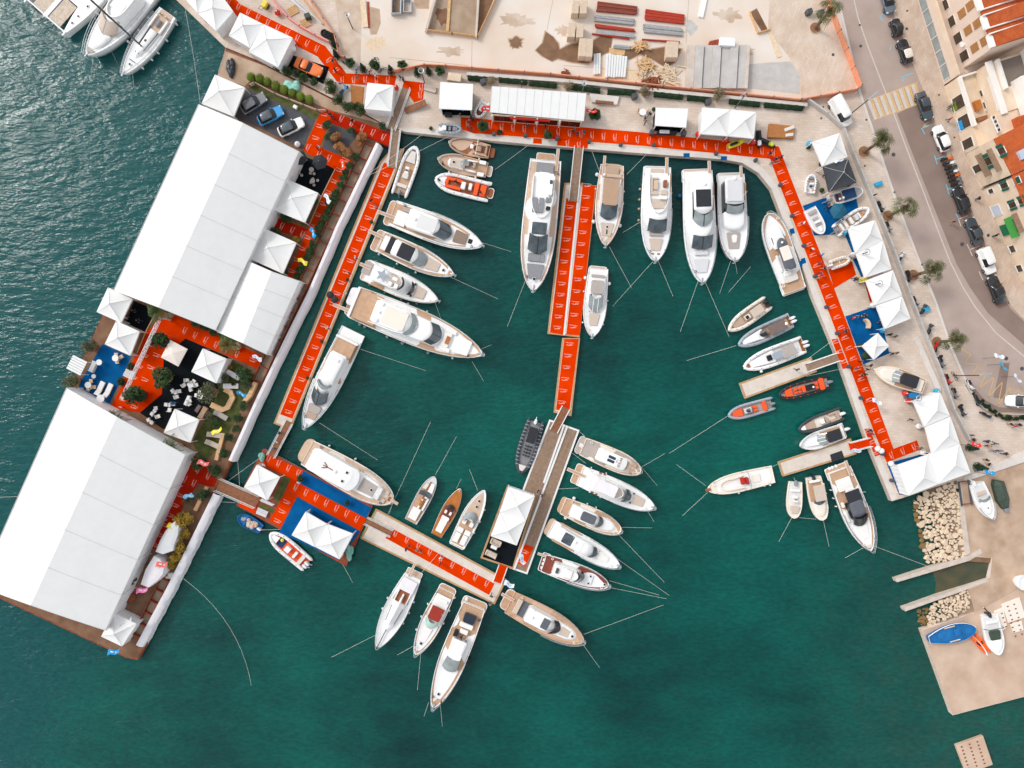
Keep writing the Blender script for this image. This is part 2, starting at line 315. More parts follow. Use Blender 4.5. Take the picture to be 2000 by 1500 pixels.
wet([(724,16),(740,20),(742,45),(735,66),(726,66),(722,40)],.022,'yard');wet([(805,-10),(838,-6),(836,16),(815,14)],.022,'yard')
flat('site_patch',[(1458,126),(1505,122),(1545,120),(1562,150),(1562,184),(1458,172)],.024,'concrete_grey');flat('site_patch',blob(1350,55,12,14),.022,'concrete_grey')
flat('rust_stain',blob(733,84,20,14,20,.3),.02,'timber_pale');flat('rust_stain',blob(1215,150,50,14,20,.3),.019,'timber_pale');flat('rust_stain',[(1162,146),(1172,130),(1230,132),(1262,140),(1256,156),(1180,150)],.02,'timber_pale')
flat('site_paving',[(1505,-60),(1610,-60),(1630,30),(1672,172),(1565,190),(1560,150),(1540,110),(1500,60)],.02,'promenade')
for p in([(922,80),(921,140)],[(760,112),(915,128)],[(1080,0),(1068,60)],[(1345,0),(1340,84)],[(955,0),(935,55)],[(1100,128),(1240,138)]):flat('slab_joint',strip(p,.7),.021,'earth')
for cx,cy,rx,ry in((880,100,22,9),(1010,40,30,14),(1450,100,20,12),(1420,30,24,12),(1530,30,26,30),(1100,60,14,10)):flat('dust_patch',blob(cx,cy,rx,ry,26,.4),.0165+cx*1e-7,'slab_rough')
RL=[(1560,-300),(1622,-60),(1640,10),(1680,180),(1702,245),(1730,330),(1752,395),(1790,495),(1828,590),(1858,678),(1880,728),(1905,780),(1925,798),(1950,807),(2005,809),(2300,800)]
RR=[(1650,-300),(1722,-60),(1745,30),(1776,110),(1806,185),(1826,240),(1850,305),(1882,372),(1908,440),(1935,510),(1955,560),(1975,600),(2000,625),(2300,720)]
CL=[(1590,-300),(1655,-60),(1676,35),(1695,90),(1718,150),(1745,220),(1770,288),(1800,365),(1830,445),(1856,512),(1880,560),(1905,600),(1945,650),(2005,700),(2300,860)]
flat('road',RL+RR[::-1],.01,'asphalt')
flat('road_lane',[(1752,222),(1770,268),(1800,345),(1842,450),(1868,515),(1895,562),(1930,612),(2005,678)]+[(2005,633),(1973,602),(1953,562),(1933,512),(1906,442),(1880,374),(1848,307),(1824,242),(1806,195)],.014,'asphalt_dark')
flat('road_lane',[(1885,752),(1905,786),(1930,801),(1955,808),(2005,809),(2005,800),(1950,795),(1925,782),(1905,760),(1895,742)],.013,'asphalt_dark');flat('road_lane',[(1955,710),(1972,708),(1962,780),(1940,776)],.013,'asphalt_dark');flat('road_lane',[(1885,560),(1900,575),(1955,712),(1905,640)],.012,'asphalt')
struct('kerb',MB().prism(W2([(x+1,y)for x,y in RL[2:]]+[(x-3.2,y+1.6)for x,y in RL[2:]][::-1]),-.02,.13),'coping')
PV=RR+[(2300,560),(2300,200),(1990,560),(1935,420),(1880,300),(1842,172),(1793,12),(1770,-60),(1700,-300)]
struct('pavement',MB().prism(W2(RR+[(2300,400),(2060,640),(1990,545),(1940,425),(1886,310),(1880,250),(1860,172),(1800,-60),(1760,-300)]),-.02,.13),'sidewalk')
mb=MB()
for i in range(len(CL)-1):mb.sheet(W2(strip(CL[i:i+2],2.2),.022),.022)
for a,b in(((1693,196),(1738,176)),):pass
struct('road_marking',mb,'road_paint')
mb=MB();mb2=MB()
a0,a1,b0,b1=Vector((1692,198)),Vector((1790,162)),Vector((1706,234)),Vector((1802,200))
for k in range(8):
 t0=(k+.12)/8;t1=(k+.62)/8
 mb.sheet(W2([a0.lerp(a1,t0),a0.lerp(a1,t1),b0.lerp(b1,t1),b0.lerp(b1,t0)],.02),.02)
 t0,t1=(k+.64)/8,(k+.96)/8
 mb2.sheet(W2([a0.lerp(a1,t0),a0.lerp(a1,t1),b0.lerp(b1,t1),b0.lerp(b1,t0)],.018),.018)
for p,q in((a0,a1),(b0,b1)):mb2.sheet(W2(strip([tuple(p+(p-q)*.02),tuple(q+(q-p)*.02)],2.6),.019),.019)
zz=[(1872,678),(1896,692),(1884,710),(1912,711),(1896,735),(1927,727),(1913,758),(1942,736),(1930,776),(1958,746),(1949,792),(1975,754),(1974,772),(1992,762),(1996,770)]
for p,q in zip(zz,zz[1:]):mb2.sheet(W2(strip([p,q],1.6),.024),.024)
mb2.sheet(W2(strip([(1801,248),(1815,237)],1.3),.02),.02);mb2.sheet(W2(strip([(1801,248),(1820,243)],1.3),.02),.02)
struct('zebra_stripes',mb,'road_paint');struct('yellow_marking',mb2,'paint_yellow')
mb=MB()
for c,d,l1,l2 in(((1720,31),(1742,26),10,0),((1741,88),(1738,98),0,0),((1762,150),(1784,143),8,0),((1802,250),(1821,243),12,0),((1827,311),(1846,305),10,8),((1850,370),(1868,365),10,10)):
 mb.sheet(W2(strip([c,d],1.6),.02),.02)
 if l1:mb.sheet(W2(strip([(c[0]-2,c[1]-l2),(c[0]+l1*.35,c[1]+l1)],1.6),.021),.021)
mb.sheet(W2(strip([(1867,418),(1873,428)],1.6),.021),.021)
struct('bay_marking',mb,'paint_blue')
mb=MB()
for c,d in(((1872,428),(1891,421)),((1872,428),(1877,442)),((1893,488),(1914,480)),((1889,477),(1899,500)),((1912,530),(1920,547))):mb.sheet(W2(strip([c,d],1.7),.021),.021)
struct('bay_marking',mb,'road_paint')
mb=MB()
for x,y,r_ in((1679,49,0),(1681,90,3),(1770,57,3),(1771,22,2),(1747,16,2),(1627,107,3),(1692,234,2),(1689,324,2),(1746,376,2),(1833,186,2),(1863,269,2),(1850,268,2),(1929,460,3),(1800,517,2),(1608,209,2),(1604,231,2),(1913,458,2.4)):
 r_=r_ or 2.2;c=P(x,y);mb.prism([(c.x+a*r_/12,c.y+b*r_/12)for a,b in((-1,-.7),(.7,-1),(1,.7),(-.7,1))],0,.14 if x>1740 else.022)
for x,y in((1745,302),(1879,477),(1965,700),(1996,720),(1972,590)):c=P(x,y);mb.cyl(c.x,c.y,0,.03,.33,n=14)
struct('drain_covers',mb,'steel_dark')
flat('boat_yard',[(1872,942),(1890,934),(2010,886),(2400,760),(2400,1190),(2000,1190),(1905,1196),(1890,1150),(1934,1128),(1938,1090),(1892,1084),(1878,1005)],.014,'yard')
flat('pier_deck',[(1802,1231),(1906,1196),(1990,1150),(2400,1100),(2400,1260),(2120,1329),(1861,1396)],.018,'pier')
struct('slipway',MB().add([P(1750,1133,-1.6),P(1900,1072,-.5),P(1950,1085,-.02),P(1952,1118,-.02),P(1926,1134,-.3),P(1768,1190,-1.6)],[(0,1,2,3,4,5)]),M('slip','#5b5138',.6,.3,.4,8,hx2='#35402f'))
mb=MB();mb.prism(W2([(1749,1131),(1752,1137),(1893,1095),(1918,1080),(1915,1071),(1888,1086)]),-3,.05);struct('slip_wall',mb,'concrete')
struct('slip_wall',MB().prism(W2([(1765,1188),(1768,1194),(1895,1149),(1930,1135),(1927,1129),(1893,1142)]),-3,.05),'concrete')
struct('retaining_wall',MB().prism(W2([(1868,938),(1876,936),(1882,985),(1894,1080),(1885,1086),(1876,1010)]),-3,.12),'concrete')
struct('promenade_wall',MB().prism(W2([(1880,934),(1884,940),(2400,770),(2400,755),(2000,880)]),-.5,.25),'coping')
flat('ramp_stain',[(1885,1096),(1940,1075),(1950,1100),(1945,1120),(1925,1132),(1940,1100)],-.01,'wet_soil')
isl=[(1884,732),(1902,776),(1922,794),(1948,804),(2005,806),(2005,818),(1972,823),(1940,812),(1918,800),(1902,782),(1892,756)]
struct('planting_bed',MB().prism(W2(isl),-.02,.05),'earth')
for p in([(1790,656),(1834,756),(1834,772),(1824,760),(1783,664)],):struct('stone_step',MB().prism(W2(p),-.02,.45),'coping')
def rock_mesh(seed):
 q=random.Random(seed);mb=MB();n=q.choice((5,6,6,7));a0=q.random()*6
 pl=[(math.cos(a0+2*math.pi*k/n+q.uniform(-.25,.25))*q.uniform(.72,1.12),math.sin(a0+2*math.pi*k/n+q.uniform(-.3,.3))*q.uniform(.68,1.08))for k in range(n)]
 rg=[[(x*s_+dx,y*s_+dy,z)for x,y in pl]for s_,z,dx,dy in((.8,-.6,0,0),(1,-.1,0,0),(.97,.34,.03,0),(.78,.52,q.uniform(-.1,.1),q.uniform(-.1,.1)))]
 mb.loft(rg);return mb.mesh('rock','rock')
RM=[rock_mesh(k)for k in range(9)]
def inpoly(x,y,pl):
 c=False
 for i in range(len(pl)):
  (x1,y1),(x2,y2)=pl[i-1],pl[i]
  if(y1>y)!=(y2>y)and x<(x2-x1)*(y-y1)/(y2-y1)+x1:c=not c
 return c
def rocks(pl,n,r0,r1,wet,where,zt):
 pts=[];q=random.Random(5);tries=0
 while len(pts)<n and tries<30000:
  tries+=1;x=q.uniform(min(p[0]for p in pl),max(p[0]for p in pl));y=q.uniform(min(p[1]for p in pl),max(p[1]for p in pl));r_=q.uniform(r0,r1)
  if inpoly(x,y,pl)and all(math.hypot(x-a,y-b)>(r_+c)*.7 for a,b,c in pts):pts.append((x,y,r_))
 for x,y,r_ in pts:
  z=zt(x,y);o=bpy.data.objects.new('boulder',RM[q.randrange(9)]);COL.objects.link(o)
  o.location=P(x,y,z);o.rotation_euler=(q.uniform(-.2,.2),q.uniform(-.2,.2),q.uniform(0,6));s_=r_/12*1.12;o.scale=(s_,s_*q.uniform(.75,1),s_*.9)
  w_=wet(x,y)
  if w_:o.material_slots[0].link='OBJECT';o.material_slots[0].material=MATS['rock_wet']
  tag(o,'~'+('algae brown wet boulder at the waterline ' if w_ else 'pale limestone boulder ')+where,'boulder','boulders of the sea defence')
A_=[(1782,975),(1868,940),(1874,1010),(1884,1088),(1812,1102),(1800,1070),(1788,1020)]
struct('rock_bank',MB().add([P(1770,972,-1.7),P(1868,938,-.3),P(1878,1010,-.3),P(1890,1090,-.3),P(1800,1112,-1.7)],[(0,1,2,4),(2,3,4)]),'earth')
rocks(A_,230,2.2,7.4,lambda x,y:x<1785+(y-970)*.2,'under the corner tent',lambda x,y:-1.15+min(1,max(0,(x-1774-(y-970)*.2)/60))*.95)
B_=[(1794,1192),(1892,1152),(1898,1168),(1890,1192),(1806,1226),(1794,1214)]
struct('rock_bank',MB().add([P(1786,1192,-1.7),P(1895,1148,-.3),P(1906,1196,-.3),P(1797,1234,-1.7)],[(0,1,2,3)]),'earth')
rocks(B_,130,1.7,4.8,lambda x,y:x<1812,'beside the blue rowing boat',lambda x,y:-1.15+min(1,max(0,(x-1790)/60))*.95)
for pl,lb in(([(1867,1456),(1920,1437),(1939,1493),(1888,1512)],'pale concrete slab with rows of holes standing in the sea'),):
 c=cen(pl);f=Frame(P(*c),rad(18));t=thing('concrete_raft',lb,'raft',P(*c),rad(18),lm='the concrete raft')
 q=[f.p(x,y,-.6)[:2]for x,y in pl];mb=MB().prism(q,-2.4,-.5,0,.06)
 for i in range(3):
  for j in range(7):mb.box(-1.5+i*1.35,-1.2+i*1.35,-2.3+j*.62,-2.05+j*.62,-.5,-.49,1)
 obj('slab_block',mb,['pier','rust'],t)
for pl,w_ in(([(1955,1180),(1990,1166),(2002,1205),(1968,1216)],'behind the white cuddy boat'),([(1940,1194),(1958,1186),(1966,1224),(1954,1234)],'half under the white cuddy boat'),([(1972,1218),(1994,1212),(1998,1230),(1978,1236)],'beyond the white cuddy boat, smallest of three')):
 c=cen(pl);f=Frame(P(*c),rad(18));t=thing('mould_plate','cream slotted concrete mould lying on the pier '+w_,'mould',P(*c),rad(18),group='moulds on the pier')
 q=[f.p(x,y)[:2]for x,y in pl];mb=MB().prism(q,.02,.2,0,.04)
 for i in range(2):
  for j in range(4):mb.box(-.9+i*1.1,-.6+i*1.1,-1.4+j*.75,-1.2+j*.75,.2,.21,1)
 obj('plate',mb,['gel_cream','rust'],t)
 # ======= tents and marquees
def pavilion(label,cor,peak,ze=2.7,zp=3.55,walls=(),mat='tent',lm=None,wallmat='tent2',val=.32,z0=0.0):
 """pagoda tent: swept canopy, valance, four legs, cloth walls on the sides named"""
 c=cen(cor);o=P(c[0],c[1],0);rz=math.atan2(-(cor[1][1]-cor[0][1]),cor[1][0]-cor[0][0]);f=Frame(o,rz);f.o.z=0
 q=[Vector(f.w(P(x,y,ze)))for x,y in cor];pk=Vector(f.w(P(peak[0],peak[1],zp)))
 t=thing('pagoda_tent' if zp>3.4 else 'canopy_tent',label,'tent',(o.x,o.y,z0),rz,'white pagoda tents of the boat show' if mat=='tent' else None,lm)
 mb=MB();mt=(q[0]+q[1]+q[2]+q[3])/4
 for i in range(4):
  a,b=q[i],q[(i+1)%4];rg=[]
  for k in range(7):
   u=k/6;zz=ze+(zp-ze)*(u**1.5);row=[]
   for j in range(7):
    s_=j/6;e=a.lerp(b,s_);p=e.lerp(pk,u*.995)
    sag=.06*math.sin(math.pi*s_)*math.sin(math.pi*min(1,u*1.1));row.append((p.x,p.y,zz-sag))
   rg.append(row)
  mb.loft(rg,False,False,0,True,closed=False)
 obj('roof_canopy',mb,mat,t)
 mb=MB()
 for i in range(4):
  a,b=q[i],q[(i+1)%4];d=(b-a).normalized();n=Vector((d.y,-d.x,0));n=n if n.dot(a-mt)>0 else-n
  mb.prism([(a.x,a.y),(b.x,b.y),(b.x+n.x*.04,b.y+n.y*.04),(a.x+n.x*.04,a.y+n.y*.04)],ze-val,ze+.01)
 obj('valance',mb,mat,t)
 mb=MB()
 for i in range(4):mb.tube([(q[i].x*1.003,q[i].y*1.003,ze+.03),(q[i].lerp(pk,.5).x,q[i].lerp(pk,.5).y,ze+(zp-ze)*(.5**1.5)+.03),(pk.x,pk.y,zp+.03)],.022,5)
 obj('seam',mb,'seam',t);obj('finial',MB().cyl(pk.x,pk.y,zp-.1,zp+.22,.07,.03,8),'white_metal',t)
 for i in range(4):
  g=q[i]*.985;obj('leg',MB().box(g.x-.05,g.x+.05,g.y-.05,g.y+.05,.02,ze-.03),'white_metal',t)
 for i in walls:
  a,b=q[i]*.99,q[(i+1)%4]*.99;d=(b-a).normalized();n=Vector((-d.y,d.x,0));n=n if n.dot(mt-a)>0 else-n
  pts=[];k=14
  for j in range(k+1):p=a.lerp(b,j/k)+n*(.05+.04*(j%2));pts.append((p.x,p.y))
  obj('side_wall',MB().loft([[(x,y,z)for x,y in pts+[(x+n.x*.02,y+n.y*.02)for x,y in pts[::-1]]]for z in(.03,ze-.05)]),wallmat,t)
 return t
pavilion('white pagoda tent half out of frame at the top of the quay',[(414,-34),(455,22),(422,60),(386,25)],(415,15),walls=(1,2),lm='the topmost pagoda tent')
pavilion('white pagoda tent at the very top edge beside the moored sailboat',[(378,-70),(414,-34),(386,25),(346,-20)],(378,-22),walls=(2,))
pavilion('white pagoda tent joined to the tent by the orange car',[(469,25),(513,47),(488,93),(447,69)],(474,49),walls=(2,3),lm='the twin quay tents')
pavilion('white pagoda tent standing beside the orange car',[(514,47),(571,74),(543,131),(486,101)],(520,77),walls=(0,1,2),lm='the tent by the orange car')
pavilion('white pagoda tent joined to the north corner of the long marquee',[(420,146),(478,171),(456,227),(394,202)],(427,178),walls=(3,2),lm='the marquee corner tent')
pavilion('white pagoda tent beside the brown sun deck and the gangway',[(718,162),(768,167),(764,217),(712,212)],(736,182),walls=(2,1),lm='the tent by the sun deck')
pavilion('white pagoda tent south of the two black parasols',[(560,350),(621,377),(595,434),(533,409)],(570,387),walls=(3,2),lm='the tent by the black parasols')
pavilion('white pagoda tent with a navy side wall beside the small marquee',[(515,446),(578,474),(552,534),(488,505)],(523,484),walls=(3,2),lm='the tent with a navy wall')
pavilion('white pagoda tent on the seaward edge with blue counter inside',[(211,562),(258,584),(236,630),(189,609)],(213,593),walls=(2,3),lm='the tent with a blue counter')
pavilion('white pagoda tent with a pink wall facing the red aisle',[(227,627),(272,648),(254,694),(205,672)],(229,660),walls=(0,2),lm='the pink walled tent')
pavilion('white pagoda tent in the middle of the lounge garden',[(396,681),(442,701),(422,748),(374,726)],(403,714),walls=(1,),lm='the garden tent')
pavilion('white pagoda tent over the south end of the lounge garden',[(341,799),(388,820),(371,864),(320,845)],(347,834),walls=(),lm='the south garden tent')
pavilion('white pagoda tent on the rusty south tip of the barge',[(221,1197),(266,1219),(238,1262),(198,1243)],(222,1239),walls=(0,1,3),lm='the barge tip tent')
pavilion('white pagoda tent on the brown pontoon beside the gangway',[(502,908),(546,932),(522,977),(477,952)],(506,944),walls=(3,),lm='the pontoon tent')
pavilion('white pagoda tent on blue carpet, nearer the blue work boat',[(597,1000),(638,1024),(615,1068),(570,1045)],(601,1036),walls=(2,3),lm='the blue carpet tents')
pavilion('white pagoda tent on blue carpet, nearer the concrete dock',[(639,1024),(689,1043),(663,1092),(616,1068)],(647,1062),walls=(1,2))
pavilion('white pagoda tent on the black deck, nearer the grey workboat',[(993,951),(1044,969),(1027,1017),(976,1001)],(1011,988),walls=(0,),lm='the black deck tents')
pavilion('white pagoda tent on the black deck, nearer the sofas',[(976,1001),(1027,1017),(1009,1065),(959,1047)],(992,1037),walls=())
pavilion('white pagoda tent on the top quay with orange balls, western half',[(1372,210),(1427,214),(1422,265),(1369,261)],(1402,230),walls=(0,3),lm='the jet ski tents')
pavilion('white pagoda tent on the top quay with a jet ski, eastern half',[(1427,214),(1477,219),(1472,270),(1422,265)],(1455,235),walls=(0,))
pavilion('white pagoda tent touching the black tent by the east wall',[(1587,277),(1640,260),(1655,306),(1607,324)],(1630,286),walls=(1,),lm='the tent beside the black tent')
pavilion('black square pagoda tent above the dinghies',[(1609,326),(1656,311),(1673,356),(1620,374)],(1648,336),walls=(1,),mat='tent_dark',wallmat='tent_dark',lm='the black square tent')
pavilion('white pagoda tent just below the blue carpet of dinghies',[(1657,446),(1709,430),(1724,469),(1672,494)],(1699,457),walls=(1,2),lm='the tent below the dinghies')
pavilion('white pagoda tent north of the yellow trolley',[(1673,495),(1725,470),(1741,525),(1690,542)],(1718,507),walls=(1,),lm='the tent north of the yellow trolley')
pavilion('white pagoda tent south of the yellow trolley',[(1692,548),(1744,528),(1762,577),(1709,596)],(1738,558),walls=(1,),lm='the tent south of the yellow trolley')
pavilion('white pagoda tent over the blue stand with the curved desk',[(1712,597),(1762,579),(1778,622),(1729,642)],(1756,607),walls=(1,),lm='the curved desk tent')
pavilion('small low white square canopy behind the two potted shrubs',[(1715,651),(1736,676),(1707,702),(1684,676)],(1711,677),2.5,3.2,lm='the small square canopy',val=.2)
pavilion('white pagoda tent beside the blue pallet stack',[(1785,785),(1836,767),(1855,812),(1806,833)],(1830,802),walls=(0,1),lm='the tent by the blue pallets')
pavilion('white pagoda tent between the blue pallets and the corner tents',[(1808,834),(1856,814),(1874,866),(1821,886)],(1852,852),walls=(1,),lm='the middle tent of the south east row')
pavilion('white pagoda tent above the rocks, touching the striped flag',[(1813,888),(1874,867),(1895,923),(1834,945)],(1866,909),walls=(1,2),lm='the corner tent by the rocks')
pavilion('white pagoda tent at the quay corner over a blue floor',[(1753,909),(1812,889),(1833,945),(1774,968)],(1804,934),walls=(2,3),lm='the quay corner tent')
def marquee(label,nw,ne,se,sw,r0,r1,bays,ze,zr,lm,walls=(0,1,2,3),hip=0):
 c=cen([nw,ne,se,sw]);o=P(*c);rz=math.atan2(-(sw[1]-nw[1]),sw[0]-nw[0]);f=Frame(o,rz)
 g=lambda p,z:Vector(f.w(P(p[0],p[1],z)))
 A,B,C_,D=g(nw,ze),g(ne,ze),g(se,ze),g(sw,ze);E,F_=g(r0,zr),g(r1,zr)
 t=thing('marquee',label,'marquee',o,rz,lm=lm)
 th=Vector((0,0,.06))
 for a0,a1 in((A,D),(B,C_)):
  mb=MB()
  rg=[]
  for k in range(bays*4+1):
   u=k/(bays*4);e=a0.lerp(a1,u);r_=E.lerp(F_,u);sag=.07*abs(math.sin(math.pi*u*bays))
   row=[]
   for j in range(9):
    s_=j/8;p=e.lerp(r_,s_);row.append((p.x,p.y,p.z-sag*math.sin(math.pi*s_)+.1*math.sin(math.pi*s_)))
   rg.append(row+[(p_[0],p_[1],p_[2]-.05)for p_ in row[::-1]])
  mb.loft(rg,True,True,0,True);obj('roof_slope',mb,'tent',t)
 mb=MB()
 for k in range(bays+1):
  u=k/bays
  for a0,a1 in((A,D),(B,C_)):
   e=a0.lerp(a1,u);r_=E.lerp(F_,u);md=e.lerp(r_,.5)
   mb.tube([(e.x,e.y,e.z+.04),(md.x,md.y,md.z+.12),(r_.x,r_.y,r_.z+.04)],.035,5)
 mb.tube([A+th,D+th],.05,5);mb.tube([B+th,C_+th],.05,5)
 obj('seam',mb,'seam',t)
 cs=[A,B,C_,D];mid=(A+B+C_+D)/4
 for i in walls:
  a,b=cs[i],cs[(i+1)%4];d=(b-a).normalized();n=Vector((-d.y,d.x,0));n=n if n.dot(mid-a)>0 else-n;a=a+n*.15;b=b+n*.15
  k=max(6,int((b-a).length/.8));pts=[((a.lerp(b,j/k)+n*(.03+.05*(j%2))).x,(a.lerp(b,j/k)+n*(.03+.05*(j%2))).y)for j in range(k+1)]
  mb=MB().loft([[(x,y,z)for x,y in pts+[(x+n.x*.03,y+n.y*.03)for x,y in pts[::-1]]]for z in(.03,ze-.02)])
  if i in(0,2):
   r_=E if i==0 else F_;r_=r_+n*.15
   mb.loft([[(a.x,a.y,ze-.02),(b.x,b.y,ze-.02),(r_.x,r_.y,zr-.12)],[(a.x+n.x*.03,a.y+n.y*.03,ze-.02),(b.x+n.x*.03,b.y+n.y*.03,ze-.02),(r_.x+n.x*.03,r_.y+n.y*.03,zr-.12)]])
  obj('side_wall',mb,'tent2',t)
 for k in range(bays+1):
  for a0,a1,s_ in((A,D,1),(B,C_,-1)):
   e=a0.lerp(a1,k/bays);obj('post',MB().box(e.x-.06,e.x+.06,e.y-.06,e.y+.06,.02,ze-.05),'white_metal',t)
 return t
marquee('long white gabled marquee in the middle of the barge',(388,204),(584,296),(421,645),(222,567),(474,240),(309,600),6,4.2,7.0,'the long marquee')
marquee('small white gabled marquee against the side of the long marquee',(478,507),(585,549),(520,692),(424,648),(530,530),(474,670),4,3.4,4.9,'the small marquee')
marquee('largest white gabled marquee at the south end of the barge',(130,758),(362,888),(206,1231),(-42,1144),(228,814),(60,1182),5,4.2,7.4,'the south marquee')
def flat_stand(label,cor,ze,lm,front=None,panels=0,slope=0,mat='tent',back='canvas_black'):
 c=cen(cor);o=P(*c);rz=math.atan2(-(cor[1][1]-cor[0][1]),cor[1][0]-cor[0][0]);f=Frame(o,rz)
 q=[Vector(f.w(P(x,y,ze)))for x,y in cor]
 for i in(0,1):q[i].z+=slope
 t=thing('exhibition_stand',label,'stand',o,rz,lm=lm)
 lo=[v-Vector((0,0,.18))for v in q];obj('roof',MB().loft([lo,q]),mat,t)
 if panels:
  mb=MB()
  for k in range(panels+1):mb.tube([q[0].lerp(q[1],k/panels)+Vector((0,0,.01)),q[3].lerp(q[2],k/panels)+Vector((0,0,.01))],.03,5)
  obj('seam',mb,'seam',t)
 i_=inset_poly([(v.x,v.y)for v in q],.25)
 for a,b in((0,1),(1,2),(3,0)):
  d=(Vector(i_[b])-Vector(i_[a])).normalized();n=Vector((-d.y,d.x))*.05
  obj('wall_panel',MB().prism([i_[a],i_[b],tuple(Vector(i_[b])+n),tuple(Vector(i_[a])+n)],.03,ze-.2),back,t)
 for v in i_:obj('post',MB().box(v[0]-.06,v[0]+.06,v[1]-.06,v[1]+.06,.03,ze-.19),'white_metal',t)
 obj('floor',MB().prism(i_,.015,.05),'carpet_black',t)
 return t,f,i_
t,f,i_=flat_stand('flat white canopy stand with black floor beside the small tender',[(860,160),(924,164),(922,215),(857,212)],3.0,'the flat white stand')
obj('counter',MB().rbox(-1.6,-.4,i_[3][1]-.45,i_[3][1]+.1,.05,.95,.1),'canvas_black',t)
t,f,i_=flat_stand('long white stand with panel roof and dark open front',[(961,172),(1144,186),(1140,236),(957,219)],3.0,'the long panel stand',panels=11,slope=.7,back='tent2')
for k in range(4):
 x0=i_[3][0]+k*(i_[2][0]-i_[3][0])/4;x1=x0+(i_[2][0]-i_[3][0])/4
 obj('front_opening',MB().box(x0+.35,x1-.2,i_[3][1]-.55,i_[3][1]-.5,.4,2.3),'glass_black',t)
 obj('front_post',MB().box(x0,x0+.2,i_[3][1]-.75,i_[3][1]-.55,.03,2.8),'white_metal',t)
obj('front_wall',MB().box(i_[3][0],i_[2][0],i_[3][1]-.5,i_[3][1]-.42,.03,2.78),'timber_pale',t)
obj('signboard',MB().box(i_[3][0]+3,i_[2][0]-5,i_[3][1]-.8,i_[3][1]-.72,2.2,2.8),'plastic_red',t)
t,f,i_=flat_stand('small white flat roofed bar with a black base',[(1281,210),(1344,212),(1340,249),(1279,245)],2.9,'the flat roofed bar')
for x in(i_[3][0]-.6,i_[2][0]+.1):obj('speaker',MB().rbox(x,x+.7,i_[3][1]-.9,i_[3][1]-.2,.03,1.1,.08),'steel_dark',t)
obj('counter',MB().rbox(i_[3][0]+.6,i_[2][0]-.7,i_[3][1]-.7,i_[3][1]-.25,.05,1.05,.1),'canvas_black',t);obj('counter_top',MB().rbox(i_[3][0]+.9,i_[3][0]+2.5,i_[3][1]-.75,i_[3][1]-.2,1.06,1.12,.1),'plastic_white',t)
def cloth(label,poly,z0,z1,mat,lm=None,name='fabric_stand'):
 c=cen(poly);f=Frame(P(*c));t=thing(name,label,'stand',P(*c),lm=lm);q=[f.p(x,y,z1)[:2]for x,y in poly]
 mb=MB();mx=(sum(p[0]for p in q)/len(q),sum(p[1]for p in q)/len(q))
 rg=[[(x,y,z0)for x,y in q],[(x,y,z1-.1)for x,y in q],[(mx[0]+(x-mx[0])*.96,mx[1]+(y-mx[1])*.96,z1)for x,y in q],[(mx[0]+(x-mx[0])*.5,mx[1]+(y-mx[1])*.5,z1+.12)for x,y in q]]
 obj('cover',mb.loft(rg),mat,t);return t
cloth('pale blue grey teardrop roofed stand south of the red aisle',[(342,1018),(349,1027),(347,1046),(340,1064),(338,1076),(318,1083),(303,1078),(312,1056),(322,1038),(332,1025)],.05,2.6,'gel_grey','the teardrop stand')
cloth('lavender grey cloth covered stand beside the ochre shrubs',[(300,1086),(312,1092),(321,1106),(318,1122),(308,1134),(290,1148),(274,1142),(284,1112)],.05,2.4,'tarp_white','the cloth covered stand')
# ======= the street front
def ray(px,py):
 return Vector(((px-1000)/S,(750-py)/S,-H)).normalized()
class Facade:
 """a building whose street wall runs from pixel a to pixel b at height z0; local x along it, y away from the street, z up"""
 def __init__(s,name,label,a,b,lm,z0=0):
  pa,pb=P(*a,z0),P(*b,z0);s.rz=math.atan2(pb.y-pa.y,pb.x-pa.x);s.L=(pb-pa).length;s.f=Frame((pa.x,pa.y,0),s.rz);s.t=thing(name,label,'building',s.f.o,s.rz,lm=lm)
 def hit(s,px,py,y=0.0):
  """where the ray of a picture point meets the wall plane set back y"""
  d=ray(px,py);c=Vector((0,0,H));ca,sa=math.cos(s.rz),math.sin(s.rz);n=Vector((-sa,ca,0));k=(y-n.dot(c-s.f.o))/n.dot(d);p=c+d*k;q=s.f.w(p);return q[0],q[2]
 def blk(s,name,mat,x0,x1,y0,y1,z0,z1,par=None):return obj(name,MB().box(x0,x1,y0,y1,z0,z1),mat,par or s.t)
 def win(s,px,py,w,h,y=0.0,shut=None,mat='window_dark',fr='window_frame',name='window'):
  x,z=s.hit(px,py,y);z=max(z,h/2+.15)
  o=s.blk(name,fr,x-w/2-.08,x+w/2+.08,y-.02,y+.08,z-h/2-.08,z+h/2+.08);s.blk('pane',mat,x-w/2,x+w/2,y+.075,y+.1,z-h/2,z+h/2,o);s.blk('sill',fr,x-w/2-.15,x+w/2+.15,y+.08,y+.22,z-h/2-.16,z-h/2-.08,o)
  if shut:
   for sg in(-1,1):c=x+sg*(w/2+w*.3);s.blk('shutter',shut,c-w*.25,c+w*.25,y+.09,y+.16,z-h/2,z+h/2,o)
  return o
B1=Facade('apartment_house','pale pink house with a saw tooth terracotta roof at the top corner',(1843,166),(1762,-90),'the saw tooth roof house')
B1.blk('ground_floor_wall','wall_pink',0,B1.L,0,-12,0,3.0);B1.blk('terrace_floor','wall_shade',.2,B1.L,-.35,-1.6,3.0,3.06);B1.blk('parapet','wall_cream',0,B1.L,.04,-.3,3.0,3.75);B1.blk('upper_wall','wall_pink',.9,B1.L,-1.6,-14,3.0,9.6)
for k in range(9):B1.blk('shop_window','glass_pale',.6+k*2.3,2.7+k*2.3,.03,.08,.5,1.9);B1.blk('window_bar','white_metal',.5+k*2.3,.6+k*2.3,.03,.12,.4,2.0)
